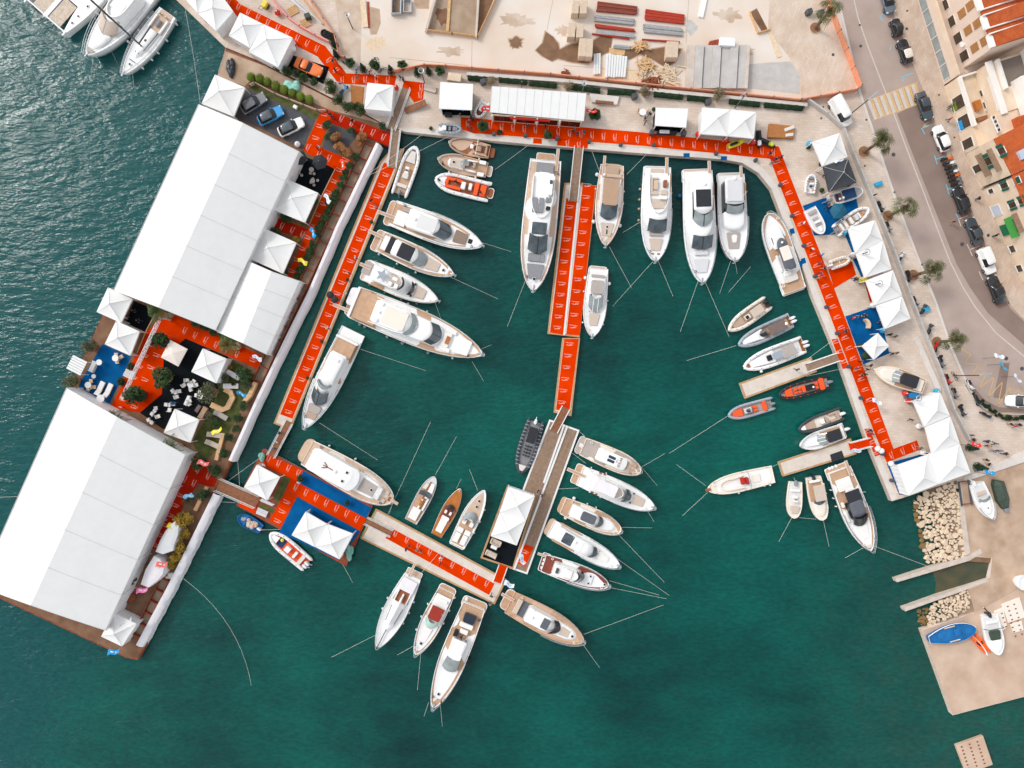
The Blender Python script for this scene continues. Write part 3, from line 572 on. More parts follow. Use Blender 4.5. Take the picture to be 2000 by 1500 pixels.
for px,py in((1884,109),(1871,75),(1858,43),(1845,11)):B1.win(px,py,1.5,1.7,-1.6)
for px,py in((1904,93),(1891,59),(1879,26),(1923,80),(1909,46),(1895,11)):x,z=B1.hit(px,py,-1.6);B1.blk('shutter','shutter',x-.6,x+.6,-1.6,-1.5,z-.75,z+.75)
for k in range(6):
 x0=.9+k*2.9;r=obj('roof',MB().loft([[(x0,-1.2,9.6),(x0+1.85,-1.2,9.6),(x0+1.85,-1.2,10.0),(x0,-1.2,9.75)],[(x0,-9,9.6),(x0+1.85,-9,9.6),(x0+1.85,-9,11.4),(x0,-9,11.1)]]),'tile',B1.t)
 B1.blk('roof_gully','tile',x0+2.0,x0+2.75,-1.4,-9,9.55,9.9);B1.blk('roof_coping','tile_ridge',x0+1.85,x0+2.0,-1.1,-9,9.6,10.4);B1.blk('roof_coping','tile_ridge',x0+2.75,x0+2.9,-1.1,-9,9.6,10.2);B1.blk('eave_block','tile_ridge',x0,x0+1.85,-1.0,-1.75,9.6,10.05)
B1.blk('roof_ridge','tile',.9,B1.L,-9,-14,9.6,11.2);obj('satellite_dish',MB().lathe(B1.hit(1866,97,-1.4)[0],-1.2,[(.05,4.4),(.3,4.55),(.42,4.7)],12),'white_metal',B1.t)
B2=Facade('terrace_house','cream terrace house with an open roof terrace and orange table',(1884,300),(1843,170),'the terrace house')
B2.blk('ground_floor_wall','wall_cream',0,B2.L,0,-9,0,3.3);B2.blk('terrace_floor','rock',3.6,B2.L-.3,-.4,-2.7,3.3,3.36);B2.blk('parapet','wall_white',3.2,B2.L,.04,-.3,3.3,4.0);B2.blk('parapet','wall_white',B2.L-.3,B2.L,-.3,-2.8,3.3,4.0);B2.blk('upper_wall','wall_cream',0,3.4,-1.0,-9,3.3,6.2);B2.blk('upper_wall','wall_cream',3.4,B2.L,-2.8,-9,3.3,6.4);B2.blk('roof_slab','wall_white',3.2,B2.L+.2,-2.4,-3.4,6.4,6.6);B2.blk('roof_terrace','roof_grey',7,B2.L-.3,-4.2,-9,6.4,6.46);B2.blk('roof_parapet','wall_white',6.7,B2.L,-3.8,-4.15,6.4,7.2);B2.blk('penthouse','wall_white',2.0,7.5,-5.2,-12,6.4,8.6);B2.blk('penthouse','wall_white',7.5,B2.L+.2,-8,-14,6.4,8.6);B2.blk('roof','tile',-.5,2.0,-3.8,-9,6.2,7.4)
B2.blk('table','mahogany',5.4,6.9,-1.0,-1.9,3.36,4.1);B2.blk('bench','boards_brown',3.7,4.3,-.8,-2.4,3.36,3.8)
for px,py,mt in((1873,200,'leaf_bright'),(1884,238,'flag_blue')):o=B2.win(px,py,2.0,2.3,0,None,'window_dark',name='shop_window');x,z=B2.hit(px,py,0);B2.blk('poster',mt,x-.9,x+.5,.12,.15,.5,1.7,o)
B2.win(1891,280,1.5,2.2,0,name='shop_window');B2.win(1914,184,.9,1.2,-2.8);B2.win(1920,208,.9,1.2,-2.8,'wall_white')
for k in range(4):B2.win(1942+k*3.4,229+k*8,.42,.5,-1.0)
B2.blk('vent_grille','window_frame',4,9.5,-2.7,-2.76,5.6,6.0)
B3=Facade('shuttered_house','cream house with green shutters and a wooden balcony',(1917,366),(1884,300),'the balcony house')
B3.blk('wall','wall_cream',0,B3.L,-.1,-9,0,6.6);o=obj('roof',MB().loft([[(-.1,-.0,6.6),(B3.L,-.0,6.6),(B3.L,.0,6.75),(-.1,.0,6.75)],[(-.1,-6,6.6),(B3.L,-6,6.6),(B3.L,-6,8.8),(-.1,-6,8.8)]]),'tile',B3.t);B3.blk('skylight','skylight',1.4,2.8,-1.6,-2.6,7.25,7.75,o)
B3.win(1907,330,1.2,2.2,-.1,name='door');x,z=B3.hit(1930,318,-.1);B3.blk('balcony','boards',x-1.9,x+1.9,-.1,1.0,3.0,3.15);B3.blk('balcony_roof','boards',x-1.9,x+1.9,-.1,.8,5.3,5.4);B3.win(1932,314,1.2,1.6,-.1,'shutter_green');B3.win(1957,294,1.0,1.3,-.1,'shutter_green')
B4=Facade('shuttered_house','long cream house with a green awning and scattered small windows',(2003,566),(1918,368),'the green awning house')
B4.blk('wall','wall_cream',0,B4.L-.1,0,-9,0,6.9);B4.blk('drainpipe','steel_dark',B4.L-.16,B4.L-.06,.02,.14,0,6.8);obj('roof',MB().loft([[(0,.3,6.9),(B4.L,.3,6.9),(B4.L,.3,7.05),(0,.3,7.05)],[(0,-6,6.9),(B4.L,-6,6.9),(B4.L,-6,9),(0,-6,9)]]),'tile',B4.t)
B4.win(1936,373,.7,.9,0);B4.win(1962,362,.8,1.4,0,'shutter_green');B4.win(1987,352,1.0,1.2,0,None,'shutter_green');B4.win(1947,411,1.7,1.7,0,None,'skylight',name='garage_door');B4.win(1978,400,.8,1.4,0,'shutter_green');B4.win(1978,486,1.1,1.0,0);B4.win(1992,524,1.1,1.0,0);B4.win(1985,439,1.0,1.6,0,'shutter_green');B4.win(1997,392,.8,1.4,0,'shutter_green')
x,z=B4.hit(1960,450,0);B4.blk('awning','awning_dark',x-.9,x+.9,.0,.2,.4,2.3);x,z=B4.hit(1975,444,0);obj('awning',MB().loft([[(x-1.7,.02,3.4),(x+1.7,.02,3.4),(x+1.7,.02,3.5),(x-1.7,.02,3.5)],[(x-1.7,1.0,2.9),(x+1.7,1.0,2.9),(x+1.7,1.0,3.0),(x-1.7,1.0,3.0)]]),'awning_green',B4.t);x,z=B4.hit(1997,432,0);B4.blk('balcony','boards',x-1.6,x+1.6,0,.9,4.6,4.7)
for k,(px,py)in enumerate(((1878,256),(1890,290))):t=thing('stone_planter','~round stone planter with a clipped bush','planter',P(px,py),0,'planters by the shop doors');obj('bowl',MB().lathe(0,0,[(.35,.13),(.55,.5),(.6,.7),(.1,.68)],12),'pot_stone',t);obj('bush',MB().ball(0,0,.95,.35,None,.35,7),'leaf_green',t)
struct('alley_floor',MB().prism(W2([(1842,168),(1850,162),(2050,70),(2060,90),(1846,176)]),-.02,.16),'boards')
# ======= barge, pontoons, gangways, carpets
def slab_thing(name,label,cat,poly,z0,z1,parts,rz=0.0,lm=None):
 """a floating body: parts = [(name, z0, z1, inset, material)]"""
 c=cen(poly);f=Frame(P(*c),rz);t=thing(name,label,cat,(f.o.x,f.o.y,0),rz,lm=lm)
 q=[f.p(x,y,z1)[:2]for x,y in poly]
 for n_,a,b,i,mt in parts:obj(n_,MB().prism(inset_poly(q,i)if i else q,a,b),mt,t)
 return t,f
BARGE=[(438,97),(440,93),(520,127),(640,189),(700,217),(745,242),(770,256),(758,284),(742,280),(452,900),(436,935),(420,958),(284,1262),(268,1289),(244,1284),(-30,1155),(-16,1126),(156,768),(138,752),(178,664),(206,602),(228,572),(248,562),(411,214),(436,150)]
t,f=slab_thing('barge','long rusty brown exhibition barge carrying the marquees','barge',BARGE,-1.8,0,[('hull',-2.4,-.02,0,'rust'),('deck',-.02,.018,.25,'barge_deck')],lm='the barge')
def trough(label,a,b,w,n,lm):
 rz=ang(a,b);o=P(*a);f=Frame(o,rz);L=(P(*b)-o).length;t=thing('barge_trough',label,'trough',o,rz,lm=lm)
 obj('trough_floor',MB().box(0,L,-w/2,w/2,.02,.06),'earth',t)
 for s_ in(-1,1):obj('side_plate',MB().box(0,L,s_*w/2-.06,s_*w/2+.06,.02,.75),'rust',t)
 for k in range(n+1):x=L*k/n;obj('rib',MB().box(x-.07,x+.07,-w/2+.06,w/2-.06,.06,.7),'rust_red',t)
 return t
trough('rusty ribbed trough along the barge side by the long red dock',(722,284),(505,745),1.55,17,'the ribbed trough')
trough('rusty ribbed trough beside the south marquee and the pink flag',(325,1130),(272,1240),1.5,5,'the south ribbed trough')
def skirt(label,pts,w0,lm,z=.95):
 c=cen(pts);f=Frame(P(*c));rg=[];n=60
 seg=[P(x,y)for x,y in pts]
 tot=sum((b-a).length for a,b in zip(seg,seg[1:]))
 for k in range(n+1):
  d=tot*k/n
  for a,b in zip(seg,seg[1:]):
   l=(b-a).length
   if d<=l or b is seg[-1]:p=a.lerp(b,min(1,d/l));dr=(b-a).normalized();break
   d-=l
  nn=Vector((-dr.y,dr.x,0));w=w0*(1+.05*math.sin(k*.7)+.03*math.sin(k*1.9));j=.02*math.sin(k*2.7)
  row=[p-nn*.1+Vector((0,0,.05)),p-nn*.12+Vector((0,0,z)),p+nn*w*.5+Vector((0,0,z+.03+j)),p+nn*w+Vector((0,0,z-.35+j)),p+nn*(w+.12)+Vector((0,0,-.75))]
  rg.append([f.w(v)for v in row]+[f.w(v-Vector((0,0,.04)))for v in row[::-1]])
 o=obj('tarpaulin',MB().loft(rg,sm=True),'tarp_white',None,f.o);return tag(o,label,'tarpaulin',lm=lm)
skirt('long white tarpaulin skirt hung along the barge facing the red dock',[(738,283),(660,445),(605,575),(560,665),(505,780),(452,898)],.7,'the long white skirt')
skirt('white tarpaulin skirt hung along the barge south of the brown gangway',[(423,962),(375,1060),(330,1150),(273,1256)],.95,'the south white skirt')
def dock(label,poly,lm,top='dock_top',edge='dock_edge',z=-.45,rz=0.0,name='floating_dock'):
 return slab_thing(name,label,'dock',poly,-1.8,z,[('float',-1.9,z-.12,.08,'concrete_grey'),('edge_beam',z-.12,z-.01,0,edge),('deck',z-.01,z,.3,top)],rz,lm)
DZ=-.45
dock('long narrow floating dock with red carpet beside the barge',[(742,316),(765,290),(790,290),(776,331),(567,840),(534,827)],'the long red dock')
dock('brown steel pontoon with red and blue carpet and three tents',[(514,876),(728,988),(676,1106),(461,987),(477,948)],'the brown pontoon',top='rust',edge='rust_red',z=DZ+.12)
dock('pale concrete dock with a red strip leading to the wooden jetty',[(734,993),(990,1132),(966,1181),(704,1052)],'the concrete dock')
t,f=dock('weathered wooden jetty with pale beams, five yachts moored along it',[(1073,819),(1132,840),(1030,1122),(975,1103),(1022,952)],'the wooden jetty',top='boards',edge='white_metal',rz=ang((1073,819),(1000,1019)))
for a,b in(((1102,829),(1062,943)),((1108,832),(1004,1112))):
 p,q=f.p(*a,DZ),f.p(*b,DZ);obj('beam',MB().beam((p[0],p[1],DZ+.06),(q[0],q[1],DZ+.06),.32,.14),'white_metal',t)
dock('black floored raft carrying the tent and lounge sofas',[(991,947),(1048,968),(1003,1112),(938,1090)],'the black raft',top='carpet_black',edge='dock_edge',z=DZ+.05)
t,f=dock('central double width floating pier with two red carpets',[(1102,357),(1139,357),(1139,361),(1165,362),(1132,659),(1069,652)],'the central pier')
p,q=f.p(1132,362),f.p(1102,654);obj('beam',MB().beam((p[0],p[1],DZ+.02),(q[0],q[1],DZ+.02),.28,.06),'white_metal',t)
dock('single width tail of the central pier with red carpet',[(1098,660),(1133,660),(1116,813),(1081,806)],'the pier tail')
dock('bare concrete finger dock between the grey and black inflatables',[(1444,748),(1585,697),(1596,726),(1455,779)],'the upper finger dock')
t,f=dock('concrete finger dock with black mat beside the long open boat',[(1520,902),(1662,856),(1673,887),(1529,931)],'the lower finger dock')
obj('mat',MB().prism([f.p(x,y,DZ)[:2]for x,y in[(1621,888),(1644,880),(1649,894),(1625,903)]],DZ,DZ+.03),'canvas_black',t)
def gangway(label,a,b,w,za,zb,mat='boards',rails=True,lm=None,name='gangway'):
 pa,pb=P(*a,za),P(*b,zb);o=pa.copy();rz=math.atan2(pb.y-pa.y,pb.x-pa.x);L=(Vector((pb.x,pb.y))-Vector((pa.x,pa.y))).length
 t=thing(name,label,'gangway',o,rz,lm=lm);w=w/S;dz=zb-za
 obj('walkway',MB().loft([[(0,-w/2,0),(0,w/2,0),(0,w/2,.1),(0,-w/2,.1)],[(L,-w/2,dz),(L,w/2,dz),(L,w/2,dz+.1),(L,-w/2,dz+.1)]]),mat,t)
 if rails:
  for s_ in(-1,1):
   y=s_*(w/2+.05);mb=MB();mb.beam((0,y,.08),(L,y,dz+.08),.09,.2)
   mb.tube([(0,y,1.0),(L,y,dz+1.0)],.035,6);mb.tube([(0,y,.55),(L,y,dz+.55)],.025,5)
   for k in range(7):u=k/6;mb.tube([(L*u,y,dz*u+.1),(L*u,y,dz*u+1.0)],.03,5)
   obj('handrail',mb,'white_metal',t)
 return t
gangway('grey brown gangway from the tented quay down to the barge corner',(794,173),(764,254),16,.02,.25,lm='the upper gangway')
gangway('grey brown gangway from the barge corner to the long red dock',(775,254),(766,328),15,.2,DZ+.05,lm='the red dock gangway')
gangway('brown gangway at the south end of the long red dock',(566,824),(531,891),14,DZ+.05,DZ+.2,'boards_brown',lm='the south gangway')
gangway('broad brown plank bridge between the barge and the brown pontoon',(427,946),(504,980),24,.05,DZ+.25,'boards_brown',lm='the plank bridge')
gangway('short brown gangway between the brown pontoon and the concrete dock',(716,1016),(766,1041),13,DZ+.2,DZ+.05,'boards_brown',lm='the short gangway')
gangway('long brown gangway from the top quay to the central pier',(1130,289),(1119,394),16,.05,DZ+.05,lm='the central gangway')
gangway('brown gangway joining the pier tail to the wooden jetty',(1105,796),(1081,842),15,DZ+.1,DZ+.1,'boards_brown',lm='the jetty gangway')
gangway('pale gangway from the east quay to the upper finger dock',(1636,697),(1575,718),15,.05,DZ+.05,lm='the finger dock gangway')
gangway('red carpeted ramp from the east quay to the lower finger dock',(1697,863),(1659,873),16,.05,DZ+.1,'carpet_red',lm='the red ramp')
gangway('red carpeted ramp from the black raft to the concrete dock',(983,1104),(971,1137),16,DZ+.12,DZ+.06,'carpet_red',lm='the small red ramp')
gangway('folded brown gangway leaning on the quay by the red stage',(791,217),(832,200),12,.1,.6,'boards_brown',rails=False,lm='the folded gangway')
# ------- carpets with the printed boat show mark
cu=bpy.data.curves.new('lettering','FONT');cu.body='Croatia Boat Show';cu.size=.3;cu.resolution_u=1;cu.offset=.006;cu.align_x='CENTER'
to=bpy.data.objects.new('lettering',cu);COL.objects.link(to);dg=bpy.context.evaluated_depsgraph_get();tm=bpy.data.meshes.new_from_object(to.evaluated_get(dg))
xs=[v.co.x for v in tm.vertices];kx=1.75/(max(xs)-min(xs))
LOGO=MB();LOGO.add([(v.co.x*kx+.08,v.co.y*.8-.36,0)for v in tm.vertices],[list(p.vertices)for p in tm.polygons])
bpy.data.objects.remove(to);bpy.data.curves.remove(cu);bpy.data.meshes.remove(tm)
LOGO.add([(x,y,0)for x,y in[(-.6,.12),(-.5,.27),(-.38,.2),(.1,.33),(.55,.36),(.85,.28),(.6,.3),(.2,.27),(-.25,.15)]],[list(range(9))])
LOGO.add([(x,y,0)for x,y in[(-.95,-.12),(-.5,-.06),(-.1,.02),(.3,.17),(.0,.1),(-.45,-.01)]],[list(range(6))])
LOGO.add([(x,y,0)for x,y in[(.0,.05),(.4,.16),(.95,.14),(.5,.2)]],[list(range(4))])
def carpet(label,poly,z,runs=(),mat='carpet_red',lm=None,name='red_carpet',th=.012):
 """runs = (from pixel, to pixel, how many marks, turn of the mark against the picture's x axis in degrees)"""
 c=cen(poly);f=Frame(P(c[0],c[1]))
 mb=MB().prism([f.p(x,y,z)[:2]for x,y in poly],z-th,z)
 for a,b,n,dg_ in runs:
  for k in range(n):
   u=k/max(1,n-1);p=f.p(a[0]+(b[0]-a[0])*u,a[1]+(b[1]-a[1])*u,z);ca,sa=math.cos(rad(dg_)),math.sin(rad(dg_));s_=.74
   mb.add([(p[0]+s_*(v[0]*ca-v[1]*sa),p[1]+s_*(v[0]*sa+v[1]*ca),z+.004)for v in LOGO.v],LOGO.f,1)
 t=obj(name,mb,[mat,'print_white'],None,(f.o.x,f.o.y,0));tag(t,label,'carpet',None,lm)
 return t
DC=DZ+.015
carpet('red carpet the whole length of the long narrow dock',[(750,317),(771,326),(571,818),(547,809)],DC,[((754,342),(564,805),23,158)])
carpet('western strip of red carpet on the central pier',[(1106,387),(1129,392),(1100,654),(1074,649)],DC,[((1114,404),(1089,640),12,174)])
carpet('eastern strip of red carpet on the central pier',[(1138,361),(1163,363),(1132,655),(1106,653)],DC,[((1148,362),(1120,638),13,174)])
carpet('red carpet on the tail of the central pier',[(1102,662),(1130,662),(1112,805),(1086,800)],DC,[((1113,672),(1098,786),6,174)])
carpet('red carpet along the concrete dock',[(764,1031),(966,1140),(955,1162),(753,1051)],DC,[((772,1042),(950,1140),9,62)])
PZ=DZ+.135
carpet('red carpet at the north end of the brown pontoon',[(522,887),(594,920),(580,941),(512,907)],PZ,[((524,896),(582,924),4,62)])
carpet('red carpet running between the blue carpets of the brown pontoon',[(566,934),(715,1013),(703,1036),(559,957)],PZ,[((577,952),(696,1014),7,62)])
carpet('red carpet across the brown pontoon beside the grass strips',[(559,958),(580,970),(548,1029),(526,1017)],PZ,[((560,981),(542,1018),3,152)])
carpet('red carpet at the foot of the plank bridge',[(470,977),(510,971),(497,1003),(467,989)],PZ,[((503,978),(503,978),1,62)])
carpet('blue carpet beside the brown trawler yacht',[(592,919),(726,992),(715,1012),(582,942)],PZ+.002,mat='carpet_blue',name='blue_carpet',lm='the narrow blue carpet')
carpet('blue carpet under the twin pontoon tents',[(580,971),(703,1037),(698,1046),(661,1093),(545,1040)],PZ+.002,mat='carpet_blue',name='blue_carpet',lm='the tent blue carpet')
carpet('olive turf strip beside the pontoon tent',[(555,929),(568,936),(543,982),(533,974)],PZ+.004,mat='lawn',name='turf_strip');carpet('short olive turf strip between the slatted steps',[(510,984),(538,996),(534,1002),(504,990)],PZ+.004,mat='lawn',name='turf_strip')
carpet('dark red carpet across the end of the wooden jetty',[(1019,1060),(1042,1069),(1026,1107),(1004,1098)],DZ+.02,[((1025,1078),(1018,1096),2,152)])
QZ=.04
carpet('red carpet from the top edge down to the orange car',[(420,-22),(446,-16),(469,8),(635,90),(676,143),(774,148),(770,168),(661,163),(620,110),(560,80),(462,32)],QZ,[((446,3),(618,95),10,62),((642,117),(655,137),2,32),((668,157),(757,157),5,86)],lm='the northern red carpet')
carpet('red carpet of the small stage beside the upper gangway',[(790,157),(829,162),(826,194),(809,200),(786,168)],QZ,[((822,172),(820,186),2,86)],lm='the red stage')
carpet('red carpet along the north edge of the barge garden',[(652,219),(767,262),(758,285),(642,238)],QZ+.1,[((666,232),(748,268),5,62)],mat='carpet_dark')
carpet('red carpet beside the three show cars',[(630,211),(653,219),(642,239),(636,256),(624,287),(592,294)],QZ,[((634,224),(617,270),3,160),((601,288),(601,288),1,62)])
carpet('red carpet crossing past the black parasols',[(592,294),(624,287),(688,314),(680,330),(656,332)],QZ,[((622,301),(642,309),2,62),((675,313),(675,313),1,152)])
carpet('red carpet down the middle of the barge beside the row of bushes',[(654,330),(684,322),(660,360),(624,440),(604,492),(576,545),(561,539)],QZ+.004,[((664,333),(570,530),10,155)],lm='the barge red carpet')
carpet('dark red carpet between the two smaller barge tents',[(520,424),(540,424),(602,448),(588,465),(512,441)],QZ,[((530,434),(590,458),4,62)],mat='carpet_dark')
carpet('red carpet along the south end of the long marquee',[(312,601),(334,610),(440,662),(508,693),(505,722),(476,708),(362,661),(330,655),(300,636)],QZ,[((360,646),(462,692),6,62),((494,704),(494,704),1,152)])
carpet('broad red aisle between the lounge garden and the blue terrace',[(300,637),(330,656),(362,661),(320,698),(316,770),(273,806),(216,796),(238,752),(286,646)],QZ+.002,[((304,652),(240,780),7,155),((306,694),(272,766),4,155),((262,795),(262,795),1,155)],lm='the broad red aisle')
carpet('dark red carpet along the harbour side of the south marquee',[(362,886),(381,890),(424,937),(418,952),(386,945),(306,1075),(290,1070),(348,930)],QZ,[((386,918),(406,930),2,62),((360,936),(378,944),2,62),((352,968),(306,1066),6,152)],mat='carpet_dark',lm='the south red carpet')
carpet('long red carpet along the top quay behind the yachts',[(900,229),(950,233),(1250,258),(1521,286),(1504,310),(1250,284),(925,260),(900,252)],QZ,[((913,242),(1510,298),28,86)],lm='the top quay carpet')
carpet('long red carpet down the east quay',[(1504,310),(1521,286),(1555,375),(1628,560),(1739,860),(1745,876),(1724,884),(1706,840),(1600,560),(1527,372)],QZ+.001,[((1516,316),(1728,862),28,18)],lm='the east quay carpet')
carpet('red carpet crossing to the quay corner tent',[(1724,884),(1791,860),(1797,878),(1732,903)],QZ+.002,[((1741,890),(1785,874),3,108)])
carpet('narrow red strip on the quay edge by the pale gangway',[(1624,663),(1636,661),(1658,718),(1646,721)],QZ,[((1630,668),(1648,706),3,18)])
carpet('narrow red strip on the quay edge by the red ramp',[(1688,838),(1698,837),(1719,888),(1709,892)],QZ,[((1693,843),(1712,884),3,18)])
carpet('plain red square beside the small cream inflatable',[(1618,527),(1664,510),(1672,537),(1629,563)],QZ+.003);carpet('thin dark red strip beside the white tent and flags',[(1688,548),(1697,548),(1708,592),(1699,590)],QZ,mat='carpet_dark')
carpet('small red mat on the quay beside the potted bush',[(1042,270),(1058,271),(1058,281),(1041,280)],QZ,name='red_mat');carpet('wedge of red carpet at the head of the central gangway',[(1089,271),(1150,277),(1147,290),(1088,284)],QZ,[((1108,281),(1130,284),2,86)],name='red_mat')
carpet('blue carpet under the dinghies by the east quay',[(1568,402),(1608,387),(1672,385),(1683,435),(1658,447),(1628,458),(1590,460)],QZ,mat='carpet_blue',name='blue_carpet',lm='the dinghy blue carpet')
carpet('blue strip in front of the tent below the dinghies',[(1649,456),(1660,452),(1674,490),(1665,494)],QZ,mat='carpet_blue',name='blue_carpet');carpet('blue strip in front of the tent north of the yellow trolley',[(1666,507),(1677,502),(1692,540),(1684,545)],QZ,mat='carpet_blue',name='blue_carpet')
carpet('blue carpet of the stand with the curved desk',[(1651,618),(1712,597),(1725,640),(1737,690),(1686,712)],QZ,mat='carpet_blue',name='blue_carpet',lm='the desk blue carpet');carpet('blue floor of the quay corner tent',[(1732,905),(1812,884),(1830,940),(1772,966),(1756,966)],QZ,mat='carpet_blue',name='blue_carpet')
carpet('blue terrace carpet with sun loungers on the seaward barge edge',[(200,672),(256,697),(232,750),(213,790),(152,762),(160,740)],QZ,mat='carpet_blue',name='blue_carpet',lm='the blue terrace')
carpet('black carpet of the lounge garden',[(362,661),(446,697),(430,750),(414,796),(388,822),(318,838),(273,806),(316,770),(320,698)],QZ-.004,mat='carpet_black',name='black_carpet',lm='the black garden carpet')
carpet('black carpet under the two black parasols',[(578,299),(655,329),(628,384),(570,356)],QZ-.004,mat='carpet_black',name='black_carpet');carpet('black carpet in the stand beside the tent with a blue counter',[(262,588),(306,606),(284,648),(246,630)],QZ,mat='carpet_black',name='black_carpet')
carpet('black display mat under the orange car',[(573,108),(643,131),(632,164),(560,134)],QZ,mat='carpet_black',name='black_carpet',lm='the orange car mat');carpet('dark grey display floor under three show cars',[(482,173),(616,233),(592,291),(474,234),(457,226)],QZ-.004,mat='carpet_grey',name='grey_carpet',lm='the show car floor')
carpet('grey floor of the small planted lounge by the barge corner',[(648,243),(700,262),(672,296),(650,302),(628,290)],QZ-.004,mat='carpet_grey',name='grey_carpet')
carpet('lawn strip beside the row of clipped bushes',[(498,167),(625,224),(616,233),(482,172)],QZ+.004,mat='lawn',name='lawn_strip',lm='the lawn strip');carpet('garden lawn between the lounge and the ribbed trough',[(440,702),(470,712),(500,735),(470,800),(438,862),(402,900),(386,888),(376,862),(414,796),(430,750)],QZ-.006,mat='lawn',name='lawn_strip',lm='the garden lawn')
# ======= boats
class Boat:
 """local x runs from stern (0) to bow (L), y to port; u = share of the length, v = share of the half beam"""
 def __init__(s,name,label,cat,stern,bow,beam,fb=1.15,rise=.5,ws=.86,um=.42,p=2.2,q=.85,lm=None,hull='gel',deck='gel',cap=.14,z0=W,group=None,tip=.03,line=None,bulwark=.12,body=True):
  zf=z0+fb;a,b=P(*stern,zf),P(*bow,zf)
  s.L=(Vector((b.x,b.y))-Vector((a.x,a.y))).length;s.hb=beam/S*(H-zf)/H/2
  s.ws,s.um,s.p,s.q,s.tip,s.fb,s.rise=ws,um+.08,p,q*.84,tip,fb,rise
  s.t=thing(name,label,cat,(a.x,a.y,z0),math.atan2(b.y-a.y,b.x-a.x),group,lm)
  if body:s.hull(hull,deck,cap,line,bulwark)
 def Y(s,u):
  if u<s.um:k=s.ws+(1-s.ws)*math.sin(math.pi/2*u/s.um)
  else:k=s.tip+(1-s.tip)*max(0,1-((u-s.um)/(1-s.um))**s.p)**s.q
  return k*s.hb
 def zd(s,u):return s.fb+s.rise*max(0,u)**2
 US=[0,.06,.15,.26,.38,.5,.6,.7,.78,.85,.91,.95,.98,1]
 def ring(s,z,ky,ux,ins=0,dz=0):
  o=[]
  for u in s.US:o.append((u*s.L*ux-(ins if u>.96 else 0)+(ins*.4 if u==0 else 0),max(.004,s.Y(u)*ky-ins),(z if z is not None else s.zd(u))+dz))
  return o+[(x,-y,zz)for x,y,zz in o[::-1]]
 def hull(s,mat,deck,cap,line,bulwark):
  mb=MB();h=s.fb
  mb.loft([s.ring(-.5,.55,.9),s.ring(.02,.84,.945),s.ring(h*.55,.95,.98),s.ring(None,1,1,0,-.07),s.ring(None,1,1,.03,0),s.ring(None,1,1,cap,0),s.ring(None,1,1,cap+.02,-bulwark)],sm=True)
  obj('hull',mb,mat,s.t)
  if line:obj('rub_rail',MB().loft([s.ring(None,1,1,-.03,-.2),s.ring(None,1,1,-.035,-.08),s.ring(None,1,1,.01,-.05)],False,False),line,s.t)
  s.strip('deck',deck,0.005,.985,cap+.01,-bulwark+.015)
 def strip(s,name,mat,u0,u1,ins,dz,par=None):
  """a deck panel that follows the sheer, ins metres inside it"""
  us=[u0+(u1-u0)*k/18 for k in range(19)];rg=[]
  for u in us:
   y=max(.01,s.Y(u)-ins);z=s.zd(u)+dz;rg.append([(u*s.L,-y,z-.03),(u*s.L,y,z-.03),(u*s.L,y,z),(u*s.L,-y,z)])
  return obj(name,MB().loft(rg),mat,par or s.t)
 def plat(s,mat='teak',u0=-.06,u1=.02,w=.85,z=.35,r=.5,rim='gel',name='swim_platform'):
  mb=MB().rbox(u0*s.L,u1*s.L,-w*s.hb,w*s.hb,z-.18,z-.02,r,.02);o=obj(name,mb,rim,s.t)
  obj('teak_deck',MB().rbox(u0*s.L+.1,u1*s.L-.03,-w*s.hb+.1,w*s.hb-.1,z-.02,z+.012,r),mat,o);return o
 def poly(s,u0,u1,v0,v1,t=1.0,r=.12):
  x0,x1=u0*s.L,u1*s.L;c=(v0+v1)/2*s.hb;y0,y1=v0*s.hb,v1*s.hb
  o=[]
  for x,y in rrect(x0,x1,y0,y1,r):k=1+(t-1)*(x-x0)/(x1-x0);o.append((x,y*k if v0*v1<0 else y*k))
  return o
 def pad(s,name,mat,u0,u1,v0,v1,z=.02,h=.2,t=1.0,r=.12,label=None,par=None,b=.04):
  zz=s.zd((u0+u1)/2)+z;o=obj(name,MB().prism(s.poly(u0,u1,v0,v1,t,r),zz,zz+h,0,min(b,h*.6)),mat,par or s.t)
  if label:o['label']=label
  return o
 def cab(s,name,mat,u0,u1,w0,w1,z0,z1,nose=.3,taper=.12,ra=.0,rf=.12,aft=.06,k=None,crown=.06,par=None,mi=None,pw=2.0):
  """superstructure with a rounded nose and raked ends; k = follow the sheer at that share"""
  def plan(z,sh,fa,ff):
   x0,x1=u0*s.L+fa,u1*s.L-ff;o=[];n=22
   for i in range(n+1):
    a=i/n;a=1-(1-a)**1.6;x=x0+(x1-x0)*a
    w=(s.Y(u0+(u1-u0)*a)*k)if k else s.hb*(w0+(w1-w0)*a)
    if a>1-nose:w*=max(.02,1-((a-1+nose)/nose)**pw)**.5
    if a<aft:w*=.82+.18*(1-(1-a/aft)**2)**.5
    o.append((x,max(.03,w*sh),z))
   return o+[(x,-y,zz)for x,y,zz in o[::-1]]
  zb=s.zd((u0+u1)/2);A,B=zb+z0,zb+z1;l=(u1-u0)*s.L
  mb=MB().loft([plan(A,1,0,0),plan(A+(B-A)*.75,1-taper*.75,ra*l*.75,rf*l*.75),plan(B-.03,1-taper,ra*l,rf*l),plan(B+crown*.5,1-taper-.06,ra*l+.1,rf*l+.1),plan(B+crown,.5*(1-taper),ra*l+.5*min(1,l*.2),rf*l+.6*min(1,l*.2))],sm=True)
  return obj(name,mb,mat,par or s.t)
